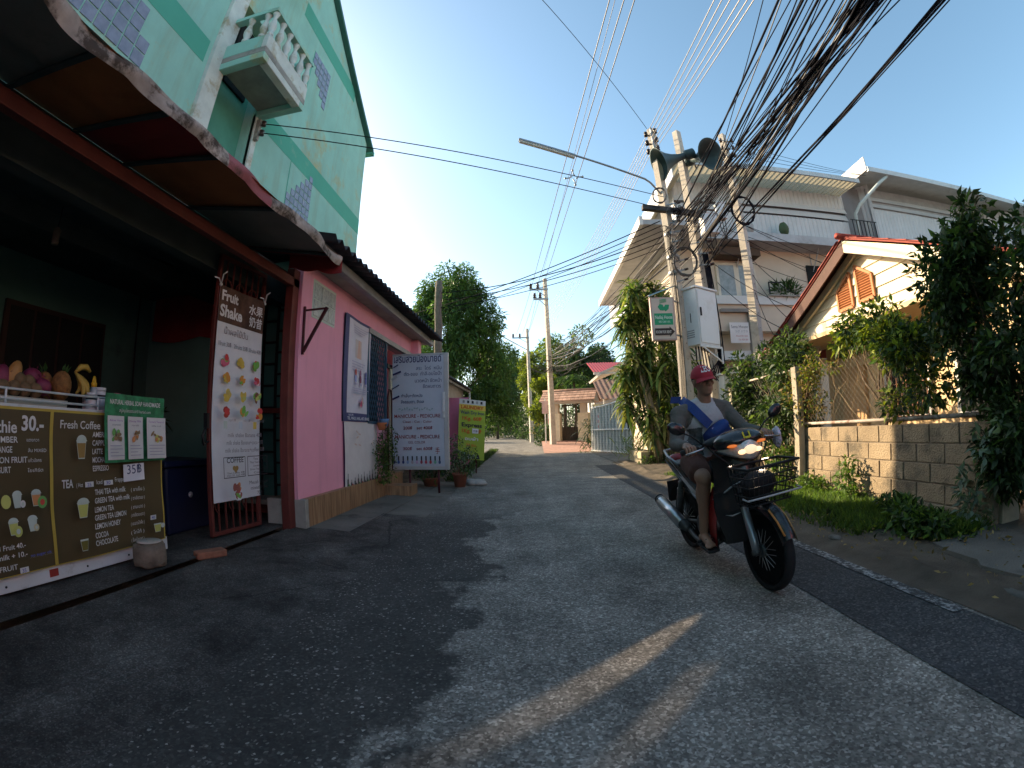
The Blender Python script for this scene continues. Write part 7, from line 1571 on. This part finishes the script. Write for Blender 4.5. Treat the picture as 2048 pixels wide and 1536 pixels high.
# --- the rider
skin = M('skin', (.30, .165, .105), .55, .08, 12, spec=.35); shirt_w = M('shirt_pale', (.44, .45, .46), .85, .10, 14, .9, 11); shirt_g = M('shirt_grey', (.125, .115, .10), .9, .14, 14, 1., 11); shirt_p = M('shirt_print', (.09, .10, .10), .85, .6, 28); shorts_m = M('shorts_brown', (.10, .045, .032), .9, .15, 5, .4, 20); rubber_b = M('sandal_black', (.02, .02, .02), .7); capm = M('cap_red', (.36, .03, .045), .8, .06, 10)
rider = thing('person', 'man in a red cap and grey-sleeved shirt riding the motorbike towards the viewer', 'person', BM @ V(-.25, 0, 0))
J = dict(hip=V(-.27, .01, .82), wst=V(-.25, .02, .97), chs=V(-.20, .04, 1.14), nck=V(-.185, .055, 1.27), hd=V(-.145, .065, 1.425))
SH = {-1: V(-.20, -.165, 1.20), 1: V(-.20, .235, 1.185)}; EL = {-1: V(-.09, -.27, .985), 1: V(-.03, .30, 1.01)}; WR = {-1: V(.165, -.305, .985), 1: V(.165, .315, .985)}
HP = {-1: V(-.24, -.09, .81), 1: V(-.24, .10, .81)}; KN = {-1: V(.13, -.185, .735), 1: V(.13, .185, .735)}; AN = {-1: V(.04, -.185, .32), 1: V(.04, .185, .32)}
hx = J['hd']


def torso(m, g=0., top=1.):
    m.ball(J['hip'], (.125+g, .17+g, .12+g), skin); m.ball(J['wst'], (.105+g, .155+g, .13+g), skin); m.ball(J['chs'], (.112+g, .175+g, .135+g), skin)
    m.cap(J['hip'], J['chs'], .11+g, .115+g, skin)
    for s in (-1, 1): m.cap(J['chs']+V(0, s*.06, .05), SH[s], .075+g, .062+g, skin); m.cap(J['nck']+V(-.02, s*.03, -.02), SH[s], .05+g, .055+g, skin)


def arm(m, s, g=0.): m.cap(SH[s], EL[s], .056+g, .042+g, skin); m.cap(EL[s], WR[s], .041+g, .028+g*.8, skin)


def body(m):
    m.T = BM; torso(m); m.cap(J['nck']-V(0, 0, .05), hx-V(.015, 0, .06), .058, .054, skin)
    m.ball(hx+V(-.012, 0, .025), (.098, .077, .108), skin, 20, 14); m.ball(hx+V(.018, 0, -.045), (.066, .058, .072), skin, 18, 12); m.ball(hx+V(.06, 0, -.088), (.026, .03, .022), skin, 10, 8)
    m.cap(hx+V(.085, 0, .012), hx+V(.104, 0, -.024), .010, .015, skin, 10)
    for s in (-1, 1):
        m.ball(hx+V(.094, s*.014, -.028), (.012, .010, .009), skin, 8, 6); m.ball(hx+V(-.012, s*.078, -.005), (.022, .010, .034), skin, 10, 8); m.cap(hx+V(.078, s*.014, .028), hx+V(.066, s*.048, .026), .011, .010, skin, 8); m.ball(hx+V(.064, s*.038, -.02), (.022, .022, .018), skin, 8, 6)
    m.ball(hx+V(.082, 0, -.058), (.012, .024, .006), skin, 10, 6); m.ball(hx+V(.080, 0, -.069), (.012, .020, .007), skin, 10, 6)
    for s in (-1, 1):
        arm(m, s); m.cap(HP[s], KN[s], .082, .058, skin); m.ball(KN[s]+V(.012, 0, .0), (.058, .052, .056), skin); m.cap(KN[s], AN[s], .054, .034, skin); m.ball(KN[s].lerp(AN[s], .32)+V(-.025, 0, 0), (.048, .05, .10), skin)
        A_ = AN[s]; m.ball(A_+V(-.03, 0, -.05), (.036, .034, .036), skin, 10, 8); m.cap(A_+V(0, 0, -.035), A_+V(.13, s*.02, -.068), .036, .03, skin)
        for k in range(5): m.cap(A_+V(.13, s*.02+(k-2)*.015, -.07), A_+V(.17-.006*abs(k-(1 if s < 0 else 3))*1.5, s*.024+(k-2)*.0165, -.076), .012, .0085 if k != (2+2*(-s)) else .011, skin, 8)
        W = WR[s]; G = V(.25, s*.315, .957); m.cap(W, W.lerp(G, .6)+V(0, 0, .014), .028, .031, skin); m.ball(G+V(-.022, 0, .024), (.036, .041, .022), skin, 12, 8)


bo_ = solid('body', body, .0055, skin, rider, 5)
# fingers closed round the grips, added to the same skin mesh
m = LB()
for s in (-1, 1):
    G = V(.25, s*.315, .957)
    for k in range(4):
        b0 = (k-1.5)*.0215; rr = .028+(.001 if k in (1, 2) else -.001); pts = []
        for i in range(9): t = rad(118-232*(i/8)*(1, 1, .97, .9)[k]); pts.append(G+V(rr*math.cos(t)*1.05, b0, rr*math.sin(t)))
        m.tube(pts, [.0105, .011, .0105, .0095, .010, .0095, .0085, .0085, .006], skin, 8)
    pts = [G+V(-.03, -s*.03, .012), G+V(-.036, -s*.048, -.008), G+V(-.024, -s*.052, -.026), G+V(-.002, -s*.046, -.031)]; m.tube(pts, [.014, .013, .011, .007], skin, 8)
fo = m.build('tmp', rider); bm = bmesh.new(); bm.from_mesh(bo_.data); bm.from_mesh(fo.data); bm.to_mesh(bo_.data); bm.free(); bpy.data.objects.remove(fo)
bo_.data.polygons.foreach_set('use_smooth', [True]*len(bo_.data.polygons))
eye = M('eye_dark', (.03, .02, .018), .3); m = LB()
for s in (-1, 1): m.ball(hx+V(.074, s*.031, .008), (.010, .013, .006), eye, 10, 6); m.tube([hx+V(.088, s*.014, .036), hx+V(.082, s*.034, .040), hx+V(.068, s*.05, .034)], .0035, eye, 5)
m.build('eyes', rider)
m = LB(); m.ball(hx+V(-.03, 0, .03), (.090, .080, .085), M('short_black_hair', (.012, .011, .011), .8, .2, 60), 18, 12); m.build('hair', rider)


def shirt(m):
    m.T = BM; torso(m, .013)
    for s in (-1, 1): m.cap(SH[s], EL[s], .068, .054, skin); m.cap(EL[s], WR[s].lerp(EL[s], .1), .053, .041, skin)
    for k in range(5): m.cap(J['wst']+V(.06, -.14, -.02-.04*k), J['wst']+V(.07, .15, -.03-.035*k), .05, .05, skin)


def shirt_mat(p):
    q = BI @ p; d = q-J['chs']; lim = .075+.10*max(0, min(1, (1.22-q.z)/.2))
    for s in (-1, 1):
        for A_, B_ in ((SH[s], EL[s]), (EL[s], WR[s])):
            ab = B_-A_; t = max(0, min(1, (q-A_).dot(ab)/ab.dot(ab)))
            if (q-(A_+ab*t)).length < .076 and abs(q.y-.03) > lim+.03: return 1
    if q.z > 1.04 and abs(q.y-.035) > lim+.02: return 1
    if q.x > -.2 and -.14 < q.y < -.03 and .86 < q.z < 1.08: return 2
    return 0


solid('shirt', shirt, .007, None, rider, 5, mats=[shirt_w, shirt_g, shirt_p], face_mat=shirt_mat)


def shorts(m):
    m.T = BM; m.ball(J['hip']+V(0, 0, -.01), (.142, .188, .115), skin)
    for s in (-1, 1): m.cap(HP[s], HP[s].lerp(KN[s], .72), .105, .088, skin)


solid('shorts', shorts, .007, shorts_m, rider, 4)
for s in (-1, 1):
    A_ = AN[s]; m = LB(); m.prism([A_+V(-.075, -.035, -.095), A_+V(.05, -.045, -.098), A_+V(.18, -.04+s*.02, -.098), A_+V(.205, s*.025, -.095), A_+V(.18, .05+s*.02, -.098), A_+V(.05, .045, -.098), A_+V(-.075, .035, -.095)], V(0, 0, -.018), rubber_b)
    m.tube([A_+V(.135, s*.022, -.05), A_+V(.09, -.03, -.035), A_+V(.03, -.042, -.08)], .007, rubber_b, 6); m.tube([A_+V(.135, s*.022, -.05), A_+V(.09, .035, -.035), A_+V(.03, .042, -.08)], .007, rubber_b, 6); m.build('sandal', rider, bevel=.004)
m = LB()
def capf(a, b):
    t = a*2*math.pi; ph = b*math.pi*.5; return hx+V(-.012+.107*math.cos(t)*math.sin(ph+.0), .089*math.sin(t)*math.sin(ph), .035+.102*math.cos(ph)-.012*math.cos(t)*b)
m.grid(capf, 30, 12, capm)
def brim(a, b): t = rad(-62+124*a); k = .10+.062*b*math.cos(t*.9); return hx+V(-.012+math.cos(t)*(k+.005), math.sin(t)*(.088+.012*b), .028-.020*b-.02*math.sin(t)**2*b+.0)
m.grid(brim, 16, 5, capm); m.grid(lambda a, b: brim(a, b)-V(0, 0, .004), 16, 5, M('cap_dark', (.12, .012, .02), .8)); co = m.build('cap', rider, fix=False)
vs, fs_ = text2d('LEO', .02); x0 = min(p[0] for p in vs); x1 = max(p[0] for p in vs); out = []
for x, y in vs:
    u = ((x-x0)/(x1-x0)-.5); t = u*1.05; ph = rad(67-36*(y/.72)); out.append(hx+V(-.012+.110*math.cos(t)*math.sin(ph), .092*math.sin(t)*math.sin(ph), .035+.105*math.cos(ph)-.006*math.cos(t)))
m = LB(); m.add(out, fs_, M('cap_white_print', (.72, .70, .70), .7)); m.build('lettering', co, fix=False)
# sling bag
blue = M('blue_nylon', (.012, .045, .19), .6, .15, 8, .3, 30); dblue = M('dark_blue_nylon', (.012, .025, .11), .65, .15, 8)
bag = thing('sling_bag', 'bright blue sling bag worn across the rider\'s chest on a wide strap', 'bag', BM @ V(-.05, .05, 1.0)); rot = Euler((rad(28), rad(-8), 0)).to_matrix()
m = LB(); m.ball(V(-.055, .07, 1.005), (.055, .118, .085), dblue, 20, 12, rot, fn=lambda p: (1/max(abs(p.y), abs(p.z), .55))**.55); m.ball(V(-.045, .075, 1.045), (.055, .105, .05), blue, 18, 10, rot, fn=lambda p: (1/max(abs(p.y), abs(p.z), .55))**.4); m.build('body', bag)
m = LB(); sp = [V(-.27, -.10, 1.315), V(-.20, -.105, 1.292), V(-.12, -.085, 1.245), V(-.078, -.035, 1.16), V(-.065, .02, 1.085)]; m.grid(lambda a, b: (lambda i, f: sp[i].lerp(sp[min(i+1, 4)], f))(min(int(a*4), 3), a*4-min(int(a*4), 3))+V(.004, (b-.5)*.06, (b-.5)*.045), 16, 2, blue); m.grid(lambda a, b: V(-.27-.01*a, -.10-.085*a+.0, 1.315+.01*a)+V(0, (b-.5)*.02, (b-.5)*.05), 4, 1, blue); m.build('strap', bag, fix=False)
s = Sheet(V(.0, .01, 1.035), (0, 1, .12), (-.25, -.12, 1)); s.mb.T = BM; s.text('DEMB', .0, .012, .022, ink(.35, .42, .6), 'l', fit=.09, bold=.01); s.text('sport', .012, -.012, .012, ink(.30, .36, .55), 'l', fit=.06); s.build('lettering', parent=bag)
m = LB(); m.ball(V(.26, .395, .93), (.045, .03, .075), M('white_plastic_bag', (.52, .50, .60), .3, .5, 30, .8, 40, spec=.6), 14, 10, fn=lambda p: 1+.12*math.sin(6*p.x+7*p.z)); m.tube([(.255, .37, .985), (.25, .38, .955)], .006, MATS['white_plastic_bag'], 6)
tag(m.build('plastic_bag', loc=BM @ V(.26, .395, .93)), 'small crumpled white plastic bag held at the rider\'s left hand', 'bag')
